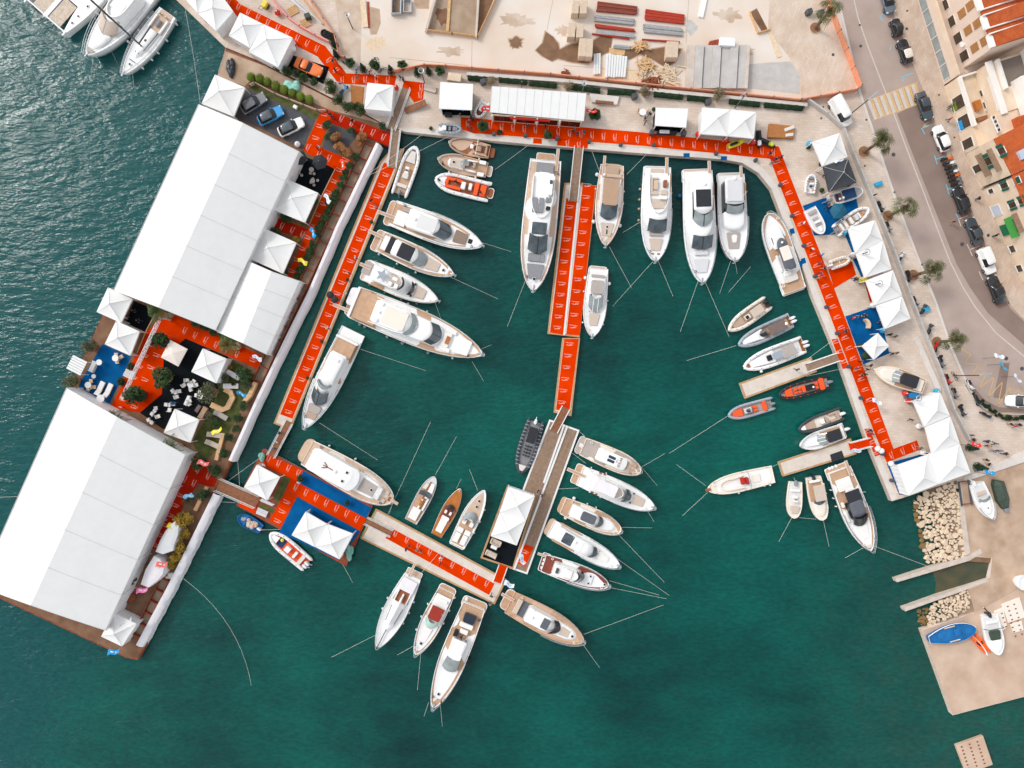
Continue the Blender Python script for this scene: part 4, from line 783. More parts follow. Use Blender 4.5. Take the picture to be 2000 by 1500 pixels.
 def screen(s,uf,ur,wf,wr,zf,zr,bulge=.06,mat='glass',name='windscreen',n=10,split=0,par=None,frame='gel'):
  """curved raked glass: lower edge at uf, upper edge at ur"""
  zb=s.zd(min(uf,ur))+.27;uf+=.012;ur+=.008;rg=[]
  for i in range(n+1):
   v=-1+2*i/n;c=1-v*v
   a=((uf-bulge*(1-c))*s.L,v*wf*s.hb,zb+zf);b=((ur-bulge*.8*(1-c))*s.L,v*wr*s.hb,zb+zr)
   rg.append([a,b,(b[0],b[1],b[2]-.36),(a[0],a[1],a[2]-.36)])
  o=obj(name,MB().loft(rg),mat,par or s.t)
  if split:
   mb=MB()
   for j in range(1,split):
    v=-1+2*j/split;c=1-v*v
    mb.beam(((uf-bulge*(1-c))*s.L,v*wf*s.hb,zb+zf+.03),((ur-bulge*.8*(1-c))*s.L,v*wr*s.hb,zb+zr+.03),.09,.05)
   obj('mullion',mb,frame,o)
  return o
 def coam(s,name,mat,u0,u1,w,z0,z1,th=.16,open_aft=True,nose=.5):
  """a curved coaming round a cockpit or flybridge"""
  pts=[];n=26
  for i in range(n+1):
   a=i/n
   if a<.32:x,y=u0+(u1-(u1-u0)*nose-u0)*a/.32,w
   elif a>.68:x,y=u0+(u1-(u1-u0)*nose-u0)*(1-a)/.32,-w
   else:t_=(a-.32)/.36*math.pi;x,y=u1-(u1-u0)*nose+(u1-u0)*nose*math.sin(t_),w*math.cos(t_)
   pts.append((x*s.L,y*s.hb))
  zb=s.zd((u0+u1)/2);inn=[]
  for x,y in pts:cx,cy=(u0+(u1-u0)*.4)*s.L,0;d=math.hypot(x-cx,y-cy);inn.append((x-(x-cx)/d*th,y-(y-cy)/d*th))
  rg=[[(x,y,zb+z0),(x,y,zb+z1),(i_[0],i_[1],zb+z1),(i_[0],i_[1],zb+z0)]for(x,y),i_ in zip(pts,inn)]
  return obj(name,MB().loft(rg),mat,s.t)
 def hatch(s,*uv,sz=.5,mat='glass_black',z=.03):
  for u,v,*zz in uv:q=sz/2;x,y=u*s.L,v*s.hb;Z=s.zd(u)+(zz[0]if zz else z);o=obj('hatch',MB().rbox(x-q,x+q,y-q,y+q,Z-.02,Z+.05,.08,.02),'gel_shade',s.t);obj('hatch_glass',MB().rbox(x-q+.06,x+q-.06,y-q+.06,y+q-.06,Z+.05,Z+.07,.05),mat,o)
 def rail(s,u0=.45,h=.75,mat='steel',gap=0):
  us=[u0+(1.012-u0)*k/16 for k in range(17)];mb=MB()
  for g in(h,h*.5):
   pts=[(min(u,1.01)*s.L,max(.02,s.Y(min(u,.995))-.06),s.zd(u)+g)for u in us];mb.tube(pts+[(x,-y,z)for x,y,z in pts[::-1]],.032,5)
  for u in us[::2]:
   for sg in(-1,1):y=sg*max(.02,s.Y(min(u,.995))-.07);mb.tube([(min(u,1.0)*s.L,y,s.zd(u)-.03),(min(u,1.0)*s.L,y,s.zd(u)+h)],.028,5)
  obj('bow_rail',mb,mat,s.t)
 def anchor(s,mat='steel'):
  z=s.zd(1);mb=MB().box(s.L*.955,s.L+.35,-.13,.13,z-.05,z+.06,0,.02);mb.tube([(s.L+.1,0,z-.05),(s.L+.35,0,z-.35),(s.L+.2,.28,z-.45)],.05,5);mb.tube([(s.L+.35,0,z-.35),(s.L+.2,-.28,z-.45)],.05,5);obj('anchor_roller',mb,mat,s.t)
 def cleats(s):
  mb=MB()
  for u in(.08,.45,.88):
   for sg in(-1,1):x,y=u*s.L,sg*(s.Y(u)-.12);z=s.zd(u);mb.tube([(x-.16,y,z+.08),(x+.16,y,z+.08)],.03,5);mb.box(x-.05,x+.05,y-.03,y+.03,z-.02,z+.08)
  obj('cleat',mb,'steel',s.t)
  for u,sg in((.1,1),(.9,-1)):x,y,z=u*s.L,sg*(s.Y(u)-.42),s.zd(u)+.02;obj('rope_coil',MB().tube([(x+.17*math.cos(k*.7),y+.17*math.sin(k*.7),z+.012*k)for k in range(19)],.035,4),'canvas_navy' if s.L>15 else 'rope',s.t)
  x=s.L*.3;obj('antenna',MB().tube([(x,s.hb*.5,s.fb+.8),(x-.5,s.hb*.55,s.fb+3.4)],.03,4),'white_metal',s.t)
 def fend(s,*uv,mat='plastic_white',r=.19,ball=False):
  for u,sg in uv:
   y=sg*(s.Y(u)+r*.9);x=u*s.L
   mb=MB().ball(x,y,.55 if not ball else.5,r*(1.35 if ball else 1),None,r*1.35 if ball else.42);mb.tube([(x,y,.85),(x,y-sg*r*1.2,s.zd(u)+.02)],.02,4);obj('fender',mb,mat,s.t)
 def gang(s,v,u0=-.13,u1=.06,w=.55,z=.5,mat='teak'):
  y=v*s.hb;x0,x1=u0*s.L,u1*s.L;zz=s.fb+.1
  o=obj('gangplank',MB().box(x0,x1,y-w/2,y+w/2,zz,zz+.07),'gel_shade',s.t);obj('tread',MB().box(x0+.05,x1-.05,y-w/2+.08,y+w/2-.08,zz+.07,zz+.085),mat,o)
 def eng(s,*vs,mat='engine_black',u=-.035,z=.55,k=1.0):
  for v in vs:
   x,y=u*s.L,v*s.hb;mb=MB()
   mb.loft([[(x+a*k,y+b*k*w_,z+h)for a,b in((.42,.0),(.36,.2),(.1,.27),(-.3,.23),(-.48,.1),(-.48,-.1),(-.3,-.23),(.1,-.27),(.36,-.2))]for h,w_ in((.0,.85),(.3,1),(.58,.9),(.68,.5))],sm=True)
   mb.box(x-.15,x+.12,y-.1,y+.1,z-.9,z+.02);mb.tube([(x-.35,y,z+.1),(x-.75*k,y,z-.55),(x-.85*k,y,z-.75)],[.1,.09,.05],6)
   e=obj('outboard_engine',mb,mat,s.t);obj('propeller',MB().cyl(x-.8*k,y,z-.85,z-.6,.2,.05,7),'steel',e)
 def box(s,name,mat,u0,u1,v0,v1,z,h,par=None):return s.pad(name,mat,u0,u1,v0,v1,z,h,1,.06,None,par,.02)
 def seatU(s,name,mat,u0,u1,v0,v1,z=.02,h=.35,w=.14,open_='aft',back=None):
  """U of bench cushions, one part"""
  bk=back or mat;d=w
  s.pad(name,mat,u0,u1,v0,v0+d*1.4,z,h);s.pad(name,mat,u0,u1,v1-d*1.4,v1,z,h)
  if open_=='aft':s.pad(name,mat,u1-d*.35,u1,v0+d*1.4,v1-d*1.4,z,h)
  elif open_=='fwd':s.pad(name,mat,u0,u0+d*.35,v0+d*1.4,v1-d*1.4,z,h)
 def helm(s,u,v,z=.02,mat='gel',seat='cush_white',sw=.3):
  o=s.pad('console',mat,u,u+.05,v-sw*.6,v+sw*.6,z,.75);x,y=u*s.L-.05,v*s.hb;zz=s.zd(u)+z+.6
  r_=[(x-.1,y+.2*math.cos(2*math.pi*k/10),zz+.2*math.sin(2*math.pi*k/10))for k in range(11)];obj('steering_wheel',MB().tube(r_,.03,4),'plastic_black',o)
  if seat:s.pad('helm_seat',seat,u-.085,u-.035,v-sw*.6,v+sw*.6,z,.5)
 def radar(s,u,z,v=0,r=.28):x,y=u*s.L,v*s.hb;zz=s.zd(u)+z;obj('radar_dome',MB().lathe(x,y,[(r*.7,zz),(r,zz+.08),(r*.95,zz+.2),(r*.4,zz+.3),(.02,zz+.31)],12),'gel',s.t)
 def word(s,txt,u,v,z,size,mat='plastic_black',turn=0,par=None):
  c_=bpy.data.curves.new('lettering','FONT');c_.body=txt;c_.size=size;c_.align_x='CENTER';c_.align_y='CENTER';c_.offset=size*.02
  o_=bpy.data.objects.new('x',c_);COL.objects.link(o_);me=bpy.data.meshes.new_from_object(o_.evaluated_get(bpy.context.evaluated_depsgraph_get()));bpy.data.objects.remove(o_);bpy.data.curves.remove(c_)
  me.name='lettering';me.materials.clear();me.materials.append(m(mat));o=bpy.data.objects.new('lettering',me);COL.objects.link(o);o.parent=par or s.t;o.location=(u*s.L,v*s.hb,s.zd(u)+z);o.rotation_euler=(0,0,rad(turn));return o
class Rib(Boat):
 """inflatable: a tube along the gunwale with cone tails, a floor inside"""
 def __init__(s,name,label,stern,bow,beam,tube='tube_white',floor='teak',r=.27,cat='inflatable boat',fb=.62,tail=.05,patch=None,**k):
  s.r=r;super().__init__(name,label,cat,stern,bow,beam,fb=fb,rise=k.pop('rise',.25),ws=k.pop('ws',.93),um=k.pop('um',.5),p=k.pop('p',2.4),q=k.pop('q',.7),body=False,**k)
  us=[-tail,-tail*.4,.0,.1,.22,.35,.48,.6,.7,.78,.85,.91,.955,.985]
  side=[(u*s.L,max(.0,s.Y(max(u,0))-r),s.zd(max(u,0))-r*.4)for u in us];pts=side+[(s.L-r,0,s.zd(1)-r*.4)]+[(x,-y,z)for x,y,z in side[::-1]]
  rr=[r*.25,r*.8,r]+[r]*(len(pts)-6)+[r,r*.8,r*.25];obj('tube',MB().tube(pts,rr,10),tube,s.t)
  mb=MB();rg=[]
  for z,ky,ux in((-.35,.2,.86),(0,.6,.93),(s.fb-r*1.2,.9,.97)):rg.append([(u*s.L*ux,max(.01,(s.Y(u)-r)*ky),z)for u in s.US]+[(u*s.L*ux,-max(.01,(s.Y(u)-r)*ky),z)for u in s.US[::-1]])
  obj('hull',mb.loft(rg),k.get('hull','gel'),s.t);s.fl=s.strip('floor',floor,.0,.9,r*1.7,-.28)
  mb=MB()
  for u in(.15,.3,.45,.6,.74,.86):
   for sg in(-1,1):x,y=u*s.L,sg*(s.Y(u)-r*.95);mb.ball(x,y,s.zd(u)+r*.55,.11,.06,.05,6)
  obj('grab_handle',mb,patch or 'steel_dark',s.t)
def person_slot(*a):pass
# ------------------------------------------------ west row, sterns to the long red dock
b=Rib('rib_boat','white inflatable with teak floor moored beside the upper gangway',(780,378),(812,287),36,lm='the white inflatable by the gangway');b.pad('bow_cushion','cush_pale',.66,.9,-.55,.55,-.2,.2,.45);b.helm(.5,0,-.2,sw=.36);b.pad('helm_seat','cush_pale',.32,.42,-.32,.32,-.25,.5);b.pad('bench','cush_pale',.13,.2,-.55,.55,-.25,.45);b.eng(0,mat='engine_grey',u=.02);b.box('anchor_locker','gel_shade',.93,1.0,-.18,.18,.0,.15)
b=Boat('launch','varnished brown deck launch nearest the top quay wall','launch',(956,296),(878,281),32,fb=.75,ws=.8,um=.45,p=2.1,q=.7,hull='gel_tan',deck='teak_dark',line='boards_light',lm='the varnished launch');b.plat('teak_dark',-.13,.0,.6,.35,.3,'teak_dark');b.coam('cockpit_coaming','gel_tan',.02,.42,.72,-.05,.28);b.strip('cockpit_floor','teak_dark',.05,.4,.35,-.07);b.seatU('bench','cush_tan',.06,.4,-.62,.62,-.05,.3,.13,'fwd');b.pad('console','cush_white',.4,.48,-.35,.15,0,.5);b.pad('engine_box','canvas_tan',.2,.3,-.35,.3,0,.35);obj('arch',MB().tube([(.33*b.L,-b.hb*.95,.8),(.31*b.L,-b.hb*.9,1.7),(.31*b.L,b.hb*.9,1.7),(.33*b.L,b.hb*.95,.8)],.07,6),'gel_cream',b.t);b.rail(.55,.45)
b=Boat('launch','brown decked launch with a beige sun pad and white cockpit','launch',(951,332),(857,313),36,fb=.8,ws=.78,um=.45,p=2.1,q=.7,hull='gel_tan',deck='teak',line='boards_light',lm='the sun pad launch');b.plat('teak_pale',-.11,.0,.6,.35,.35);b.cab('cabin_trunk','gel',.45,.82,.62,.5,-.05,.3,.25,.1);b.pad('sun_pad','cush_beige',.47,.76,-.48,.48,.3,.1,.85);b.hatch((.68,0,.4));b.coam('cockpit_coaming','gel',.2,.52,.62,-.05,.5,.25);b.pad('bench','cush_beige',.24,.3,-.5,.1,0,.35);b.pad('bench','cush_pale',.38,.46,-.5,.05,0,.35);b.screen(.53,.47,.55,.5,.35,.75,.07,'glass_pale');b.pad('deck_locker','gel',.04,.18,.45,.85,0,.3);b.pad('deck_locker','gel',.04,.18,-.85,-.45,0,.3);b.rail(.55,.45);b.fend((.2,-1),(.2,1),(.75,1))
b=Rib('rib_boat','white inflatable with bright red seats below the two brown launches',(952,375),(851,350),42,r=.33,floor='teak_dark',ws=.96,lm='the red seated inflatable');b.seatU('bench','cush_orange',.5,.82,-.5,.5,-.25,.4,.2);b.pad('bow_deck','gel',.8,.95,-.45,.45,-.1,.2,.5);b.pad('console','gel',.42,.5,-.3,.35,-.2,.8);b.pad('helm_seat','cush_white',.3,.36,-.35,.25,-.2,.6);b.pad('bench','cush_orange',.17,.25,-.55,.6,-.2,.6);b.pad('sun_pad','cush_orange',.03,.14,-.5,.55,-.2,.45);b.plat('teak_dark',-.12,-.0,.5,.3,.4);b.pad('canopy_roll','gel_grey',-.05,.04,.68,.95,.05,.2);b.pad('canopy_roll','gel_grey',-.05,.04,-.95,-.68,.05,.2)
Y_='motor yacht'
b=Boat('motor_yacht','white motor yacht with a solid white hardtop, first below the inflatables',Y_,(766,415),(942,481),56,fb=1.5,ws=.9,um=.36,p=2.3,deck='gel',lm='the solid hardtop yacht',line='gel_shade');b.strip('side_deck','teak',.0,.84,.4,-.09);b.strip('fore_deck','gel',.62,.93,.75,-.06);b.plat('teak',-.075,.03,.92,.5,.6);b.cab('saloon','gel',.22,.68,.68,.55,-.06,1.2,.3,.16,0,.3);b.cab('hardtop','gel',.19,.56,.72,.66,1.2,1.5,.2,.08);b.pad('sunroof','gel_shade',.3,.5,-.45,.45,1.56,.03);b.screen(.65,.53,.56,.58,.15,1.35,.06,split=2,frame='glass_black');b.pad('cockpit_sofa','cush_white',.05,.17,-.7,.3,.0,.3);b.pad('cockpit_table','cush',.1,.17,.35,.65,0,.3);b.pad('sun_pad','cush_brown',.69,.83,-.45,.45,-.02,.2,.8,.25);b.pad('hatch','glass_black',.845,.89,-.16,.16,-.04,.06);b.gang(-.3,-.14,.08);b.rail(.4);b.anchor();b.cleats();b.radar(.27,1.56);b.fend((.12,-1),(.3,-1),(.5,-1),mat='plastic_black')
b=Boat('motor_yacht','white motor yacht with a black sliding sunroof and black rear canopy',Y_,(741,470),(887,538),48,fb=1.35,ws=.88,um=.36,deck='gel',lm='the black sunroof yacht');b.strip('side_deck','teak',.02,.9,.22,-.09);b.strip('fore_deck','gel',.55,.97,.55,-.06);b.plat('teak',-.09,.04,.92,.45,.5);b.pad('transom_sofa','gel',.05,.15,-.6,.6,0,.5);b.cab('saloon','gel',.14,.66,.72,.58,-.06,.95,.3,.14,0,.28);b.pad('rear_canopy','canvas_black',.13,.22,-.68,.68,.85,.3,.97);b.cab('hardtop','gel',.2,.52,.7,.62,.95,1.2,.15,.06);b.pad('sunroof','canvas_black',.28,.46,-.6,.6,1.26,.04);b.screen(.62,.52,.6,.6,.2,1.1,.05,'glass_pale');b.pad('sun_pad','cush_beige',.63,.8,-.5,.5,-.02,.18,.75,.2);b.hatch((.86,0));b.pad('anchor_well','teak',.92,.96,-.2,.2,-.05,.06);b.gang(.35,-.17,.1);b.rail(.5);b.anchor();b.cleats();b.fend((.05,-1),(.3,-1),(.55,-1),mat='plastic_white');b.fend((.02,-.7),mat='rubber',r=.25,ball=True)
b=Boat('motor_yacht','white flybridge yacht with a grey star shaped canopy and low rails',Y_,(715,527),(856,588),48,fb=1.45,ws=.88,um=.36,p=2.1,deck='gel',line='boards_light',lm='the star canopy yacht');b.plat('teak_pale',-.06,.05,.9,.45,.5);b.pad('boarding_mat','cush',-.05,.06,-.35,.7,.02,.06);b.pad('side_deck','teak',.12,.3,-.98,-.7,.0,.06);b.cab('saloon','gel',.12,.66,.72,.6,-.06,1.25,.32,.14,0,.25);b.coam('flybridge_coaming','gel',.28,.52,.6,1.2,1.75,.14);b.pad('flybridge_floor','gel_shade',.2,.48,-.5,.5,1.22,.06);b.seatU('bench','cush_beige',.34,.5,-.1,.5,1.28,.3,.16);b.pad('table','gel',.38,.45,.05,.33,1.28,.4);b.helm(.44,-.32,1.28,sw=.3);b.screen(.535,.52,.58,.55,1.5,1.8,.05,'navy_gel','wind_deflector');b.screen(.66,.63,.55,.58,.3,.75,.04,'glass_black');b.hatch((.655,-.5),(.655,.5));b.pad('sun_pad','cush_beige',.68,.82,-.5,.5,-.02,.18,.8,.2)
st=MB().prism([(b.L*.255+math.cos(k*math.pi/5+.3)*(1.1 if k%2==0 else.5),-b.hb*-.05+math.sin(k*math.pi/5+.3)*(1.1 if k%2==0 else.5))for k in range(10)],b.fb+2.0,b.fb+2.1);obj('star_canopy',st,'tube_grey',b.t);obj('canopy_pole',MB().cyl(b.L*.255,b.hb*.05,b.fb+1.2,b.fb+2.0,.04),'steel',b.t)
b.gang(.25,-.1,.05);b.rail(.5);b.anchor();b.cleats();b.fend((.1,-1),(.32,-1),(.55,-1),(.75,-1),(.3,1),(.5,1),(.06,1),mat='engine_grey')
b=Boat('motor_yacht','largest white superyacht with a dinghy on its stern and bow lounge',Y_,(692,590),(943,693),72,fb=2.1,rise=.6,ws=.9,um=.34,p=2.4,deck='teak',lm='the superyacht');b.strip('fore_deck','gel',.6,.86,.95,-.07);b.cab('saloon','gel',.17,.72,.74,.62,-.1,1.9,.3,.1,0,.22);b.pad('aft_deck','teak',.02,.2,-.82,.82,.9,.1);b.pad('aft_bulwark','gel',.0,.02,-.86,.86,.5,.75);b.cab('hardtop','gel',.18,.46,.66,.62,2.1,2.45,.18,.06);b.screen(.49,.455,.62,.6,1.9,2.35,.05,'glass_pale');b.coam('flybridge_coaming','gel',.16,.5,.7,1.85,2.3,.2);b.pad('sunroof','gel_cream',.25,.42,-.48,.48,2.5,.04);b.cab('fore_cabin','gel',.46,.68,.66,.6,.4,1.85,.35,.1,0,.3);b.screen(.67,.61,.58,.55,.5,1.75,.05,split=2,frame='glass_black');b.seatU('bow_sofa','cush_white',.69,.77,-.62,.62,.0,.35,.16,'fwd');b.pad('bow_table','mahogany',.715,.745,-.22,.22,0,.45);b.pad('sun_pad','cush_white',.79,.9,-.5,.5,.0,.35,.8);b.radar(.22,2.5,.45,.35);b.radar(.22,2.5,-.45,.35);b.radar(.22,2.5,0,.25)
o=b.plat('teak',-.06,.02,.8,.6,.5);b.pad('dinghy_cover','tarp_white',-.065,-.01,-.25,.75,-1.3,.7,1,.5);b.gang(-.55,-.13,.02);b.rail(.35);b.anchor();b.cleats();b.fend((.08,-1),(.12,-1),(.3,-1),(.42,-1),(.62,-1),mat='engine_grey',r=.22,ball=True);b.fend((.5,1),(.35,1),(.8,-1))
b=Boat('motor_yacht','white flybridge yacht with a wide teak stern, south of the superyacht',Y_,(690,646),(597,836),54,fb=1.7,ws=.92,um=.36,p=2.3,deck='gel',lm='the teak stern yacht');b.plat('teak',.0,.1,.82,1.4,.3);b.strip('side_deck','teak',.1,.6,.3,-.1);b.strip('fore_deck','gel',.5,.95,.35,-.07);b.pad('aft_deck','teak',.1,.26,-.55,.75,.7,.1);b.pad('aft_bulwark','gel',.09,.11,-.85,.85,.1,1.0);b.cab('saloon','gel',.24,.74,.72,.6,-.08,1.5,.3,.14,0,.25);b.cab('hardtop','gel',.26,.56,.6,.55,1.75,2.05,.2,.05);b.screen(.585,.555,.55,.5,1.55,1.95,.05,'glass_pale');b.pad('stairwell','teak_dark',.27,.34,-.82,-.62,.05,.05);b.screen(.75,.64,.6,.56,.2,1.45,.06,split=2,frame='glass_black');b.pad('bow_cushion','cush',.765,.84,-.5,.5,.0,.35,.85,.4);b.pad('sun_pad','cush_tan',.84,.9,-.42,.42,.0,.2,.8,.2);b.rail(.55);b.anchor();b.cleats();b.radar(.3,2.1,.2);b.fend((.35,-1),(.5,-1),(.65,-1));b.fend((.2,-1),mat='rubber')
b=Boat('trawler_yacht','brown decked trawler yacht with a long plain white roof',Y_,(600,884),(768,978),62,fb=1.6,ws=.84,um=.42,p=2.5,q=.65,rise=.35,deck='teak_pale',hull='gel_cream',line='gel',lm='the brown decked trawler');b.plat('teak_pale',-.09,.05,.82,.5,1.4,'gel_tan');b.cab('saloon','gel',.1,.6,.72,.7,-.1,1.6,.15,.06,0,.05);b.cab('roof','gel',.07,.61,.76,.74,1.6,1.85,.14,.04);b.cab('fore_cabin','gel',.55,.87,.66,.55,-.1,.55,.2,.06);b.pad('sun_pad','cush',.63,.8,-.44,.44,.56,.12,.85);b.hatch((.76,0,.7));b.hatch((.47,.3,1.92),(.47,-.3,1.92));b.pad('bow_bench','gel_shade',.83,.86,-.4,.4,.3,.4);b.pad('bow_seat','cush_beige',.88,.93,.15,.42,-.05,.2);b.pad('bow_seat','cush_beige',.88,.93,-.42,-.15,-.05,.2);b.pad('anchor_well','teak_dark',.945,.97,-.14,.14,-.03,.1);b.box('bowsprit','teak_pale',.97,1.06,-.1,.1,.0,.1);x=b.L*.28
mb=MB();[mb.tube([(x,0,b.fb+1.95),(x-.9,d,b.fb+2.1)],.07,5)for d in(-.5,0,.5)];mb.tube([(x,0,b.fb+1.95),(x+.9,0,b.fb+1.95)],.09,6);obj('mast',mb,'boards_brown',b.t);b.radar(.36,1.9);b.rail(.6,.6);b.cleats();b.fend((.15,1),(.45,1),mat='plastic_white')
# ------------------------------------------------ three open boats north of the concrete dock
b=Boat('day_boat','pale open day boat with an L shaped white lounge','day boat',(802,1019),(850,930),31,fb=.85,ws=.84,um=.45,p=2.2,q=.7,hull='gel_grey',deck='gel_grey',cap=.1,lm='the pale day boat');b.strip('cockpit_floor','teak',.0,.8,.22,-.09);b.pad('sun_pad','cush_white',.06,.3,-.5,.6,.0,.28);b.seatU('bench','cush_white',.3,.6,-.72,.12,.0,.32,.17);b.pad('table','mahogany',.36,.48,-.2,.15,0,.35);b.pad('bench','cush_white',.68,.86,-.75,-.08,.0,.25,.7);b.pad('bench','cush_pale',.7,.82,.2,.75,0,.25,.7);b.screen(.66,.58,.75,.75,.1,.45,.03,'glass');b.pad('walkway','teak_dark',.5,.88,-.06,.14,.28,.02)
b=Boat('day_boat','glossy mahogany runabout with cream seats and pad','day boat',(852,1046),(900,954),29,fb=.75,ws=.72,um=.45,p=1.8,q=.8,hull='mahogany',deck='mahogany',line='steel',cap=.08,bulwark=.03,lm='the mahogany runabout');b.strip('cockpit_floor','teak_red',.34,.6,.22,.0);b.pad('sun_pad','cush_white',.08,.34,-.45,.45,.02,.14,1.1);b.pad('bench','cush_white',.34,.41,-.55,.55,.03,.3,1,.2);b.pad('seat','cush_white',.46,.53,.18,.5,.03,.35);b.pad('seat','cush_white',.46,.53,-.5,-.18,.03,.35);b.screen(.645,.58,.6,.6,.05,.4,.06,'glass_black');b.box('bow_plate','steel',.93,1.0,-.08,.08,.03,.02)
b=Boat('day_boat','white sports cruiser with pale teak foredeck and two black hatches','day boat',(892,1066),(947,956),38,fb=1.0,ws=.86,um=.42,p=1.9,q=.85,deck='gel',lm='the teak foredeck cruiser');b.strip('fore_deck','teak_pale',.5,.95,.42,-.06);b.hatch((.7,-.05),(.8,-.02));b.strip('cockpit_floor','teak',.02,.48,.35,-.09);b.screen(.59,.49,.72,.66,.05,.6,.1,'glass_pale');b.pad('dashboard','gel',.46,.53,-.6,.6,0,.4);b.pad('seat','cush_white',.37,.45,.2,.6,0,.45);b.pad('seat','cush_white',.37,.45,-.6,-.2,0,.45);b.pad('bench','cush_white',.22,.3,.1,.72,0,.35);b.pad('bench','cush_white',.22,.3,-.72,-.1,0,.35);b.pad('sun_pad','cush_white',.05,.21,.12,.66,0,.3);b.pad('sun_pad','cush_white',.05,.21,-.66,-.12,0,.3);b.plat('teak_pale',-.03,.03,.8,.6,.2);b.fend((.3,-1),(.5,-1),(.7,-1),mat='plastic_white',r=.13)
# ------------------------------------------------ south side of the concrete dock
b=Boat('sailing_yacht','white sailing yacht with a pale canvas boom cover, no mast raised','sailing yacht',(806,1126),(737,1264),48,fb=1.2,ws=.72,um=.42,p=1.75,q=.85,deck='gel',rise=.3,lm='the canvas boom yacht');b.pad('rear_canopy','tarp_white',.04,.2,-.62,.62,.1,.4);b.plat('teak_pale',-.07,.03,.68,.5,.2);b.strip('cockpit_floor','teak_dark',.2,.36,.65,-.04);b.pad('cockpit_table','gel',.24,.34,-.08,.08,0,.45);b.pad('cockpit_coaming','gel',.2,.36,.46,.58,0,.3);b.pad('cockpit_coaming','gel',.2,.36,-.58,-.46,0,.3);b.cab('coachroof','gel',.36,.78,.56,.35,-.05,.42,.3,.2);b.pad('side_window','glass_black',.42,.64,.44,.5,.18,.12,.8);b.pad('side_window','glass_black',.42,.64,-.5,-.44,.18,.12,.8);obj('boom_cover',MB().tube([(.26*b.L,0,2.2),(.5*b.L,0,2.3),(.66*b.L,0,2.1)],[.16,.3,.14],8),'tarp_white',b.t);obj('sprit',MB().beam((.7*b.L,0,1.6),(1.03*b.L,0,1.75),.12,.1),'plastic_black',b.t);b.gang(-.3,-.17,.02,.4);b.rail(.3,.55);b.fend((.3,1),(.45,1),(.6,1),(.4,-1),(.55,-1),r=.15)
b=Boat('motor_cruiser','white sports cruiser with a dark red canvas cockpit cover','motor cruiser',(873,1154),(812,1277),42,fb=1.05,ws=.84,um=.4,p=2,deck='teak',lm='the red canopy cruiser');b.strip('fore_deck','gel',.52,.93,.38,-.04);b.plat('teak',-.06,.07,.86,.45,.6);b.pad('cockpit_coaming','gel',.08,.52,-.72,.72,0,.25);b.pad('cockpit_floor','teak_dark',.1,.24,-.5,.5,.26,.02);b.pad('sofa','cush_white',.12,.16,-.5,.5,.27,.3);b.pad('canopy','canvas_red',.24,.43,-.6,.6,.7,.3,.95);b.screen(.56,.47,.66,.6,.1,.7,.09,'glass_green');b.pad('sun_pad','cush_white',.58,.8,-.4,.4,.0,.1,.7);b.hatch((.82,0));b.rail(.4);b.cleats();b.fend((.05,1),(.25,1),(.45,1),(.3,-1),(.5,-1),(.7,-1),r=.15)
b=Boat('motor_yacht','long open sports yacht with teak sides and a black jet tender aft',Y_,(926,1184),(846,1381),54,fb=1.45,ws=.86,um=.38,p=2.1,deck='teak',lm='the long open yacht');b.strip('fore_deck','gel',.6,.9,.55,-.03);b.plat('teak',-.05,.06,.95,.5,.6);b.pad('jet_tender','navy_gel',.07,.16,-.45,.5,.1,.5,.85,.35);b.pad('sun_pad','cush_white',.165,.21,-.5,.5,.1,.3,1,.2);b.pad('table','cush_white',.225,.265,-.3,.3,.0,.5);b.pad('side_console','plastic_black',.25,.31,-.65,-.35,0,.7);b.cab('saloon','gel',.32,.62,.6,.52,-.05,.9,.3,.12,0,.2);b.pad('sofa','cush_white',.34,.44,-.42,.42,.9,.12);b.pad('hardtop','gel',.44,.5,-.5,.5,.96,.12);b.screen(.62,.5,.56,.5,.15,.95,.03,'glass_pale');b.hatch((.545,.15,.7),sz=.7);b.hatch((.565,-.1,.6),sz=.3)
for v in(-.4,0,.4):x=b.L*.315;obj('loudspeaker',MB().cyl(x,v*b.hb,b.fb+.6,b.fb+.95,.26,.2,10),'engine_grey',b.t)
b.hatch((.86,0));b.rail(.5);b.anchor();b.cleats();b.fend((.05,.7),(-.02,-.7),r=.25,ball=True);b.fend((.5,1),mat='rubber',r=.3,ball=True)
b=Boat('motor_yacht','brown decked white cabin yacht at the corner of the concrete dock',Y_,(996,1177),(1140,1252),54,fb=1.4,ws=.86,um=.4,p=2.2,q=.75,deck='teak',hull='gel_tan',lm='the corner cabin yacht');b.plat('teak',-.09,.04,.8,.5,.7);b.pad('stern_bench','cush_beige',.07,.13,-.5,.6,.0,.4);b.pad('cockpit_carpet','canvas_grey',.14,.26,-.55,.6,-.03,.04);b.cab('saloon','gel',.22,.68,.62,.55,-.06,1.0,.3,.12,0,.2);b.cab('hardtop','gel',.22,.58,.56,.54,1.0,1.35,.22,.05);b.pad('sunroof','canvas_grey',.43,.52,-.38,.38,1.42,.04);b.screen(.665,.59,.5,.52,.3,1.2,.06,'glass_black');b.cab('fore_cabin','gel',.6,.9,.56,.4,-.05,.3,.4,.05);b.pad('sun_pad','cush_beige',.68,.8,-.34,.34,.3,.1,.75);b.hatch((.84,0,.3));b.gang(.3,-.14,.03,.5);b.radar(.3,1.45,0,.2);b.rail(.5);b.cleats();b.anchor();b.fend((.12,-1),mat='rubber',r=.25,ball=True)
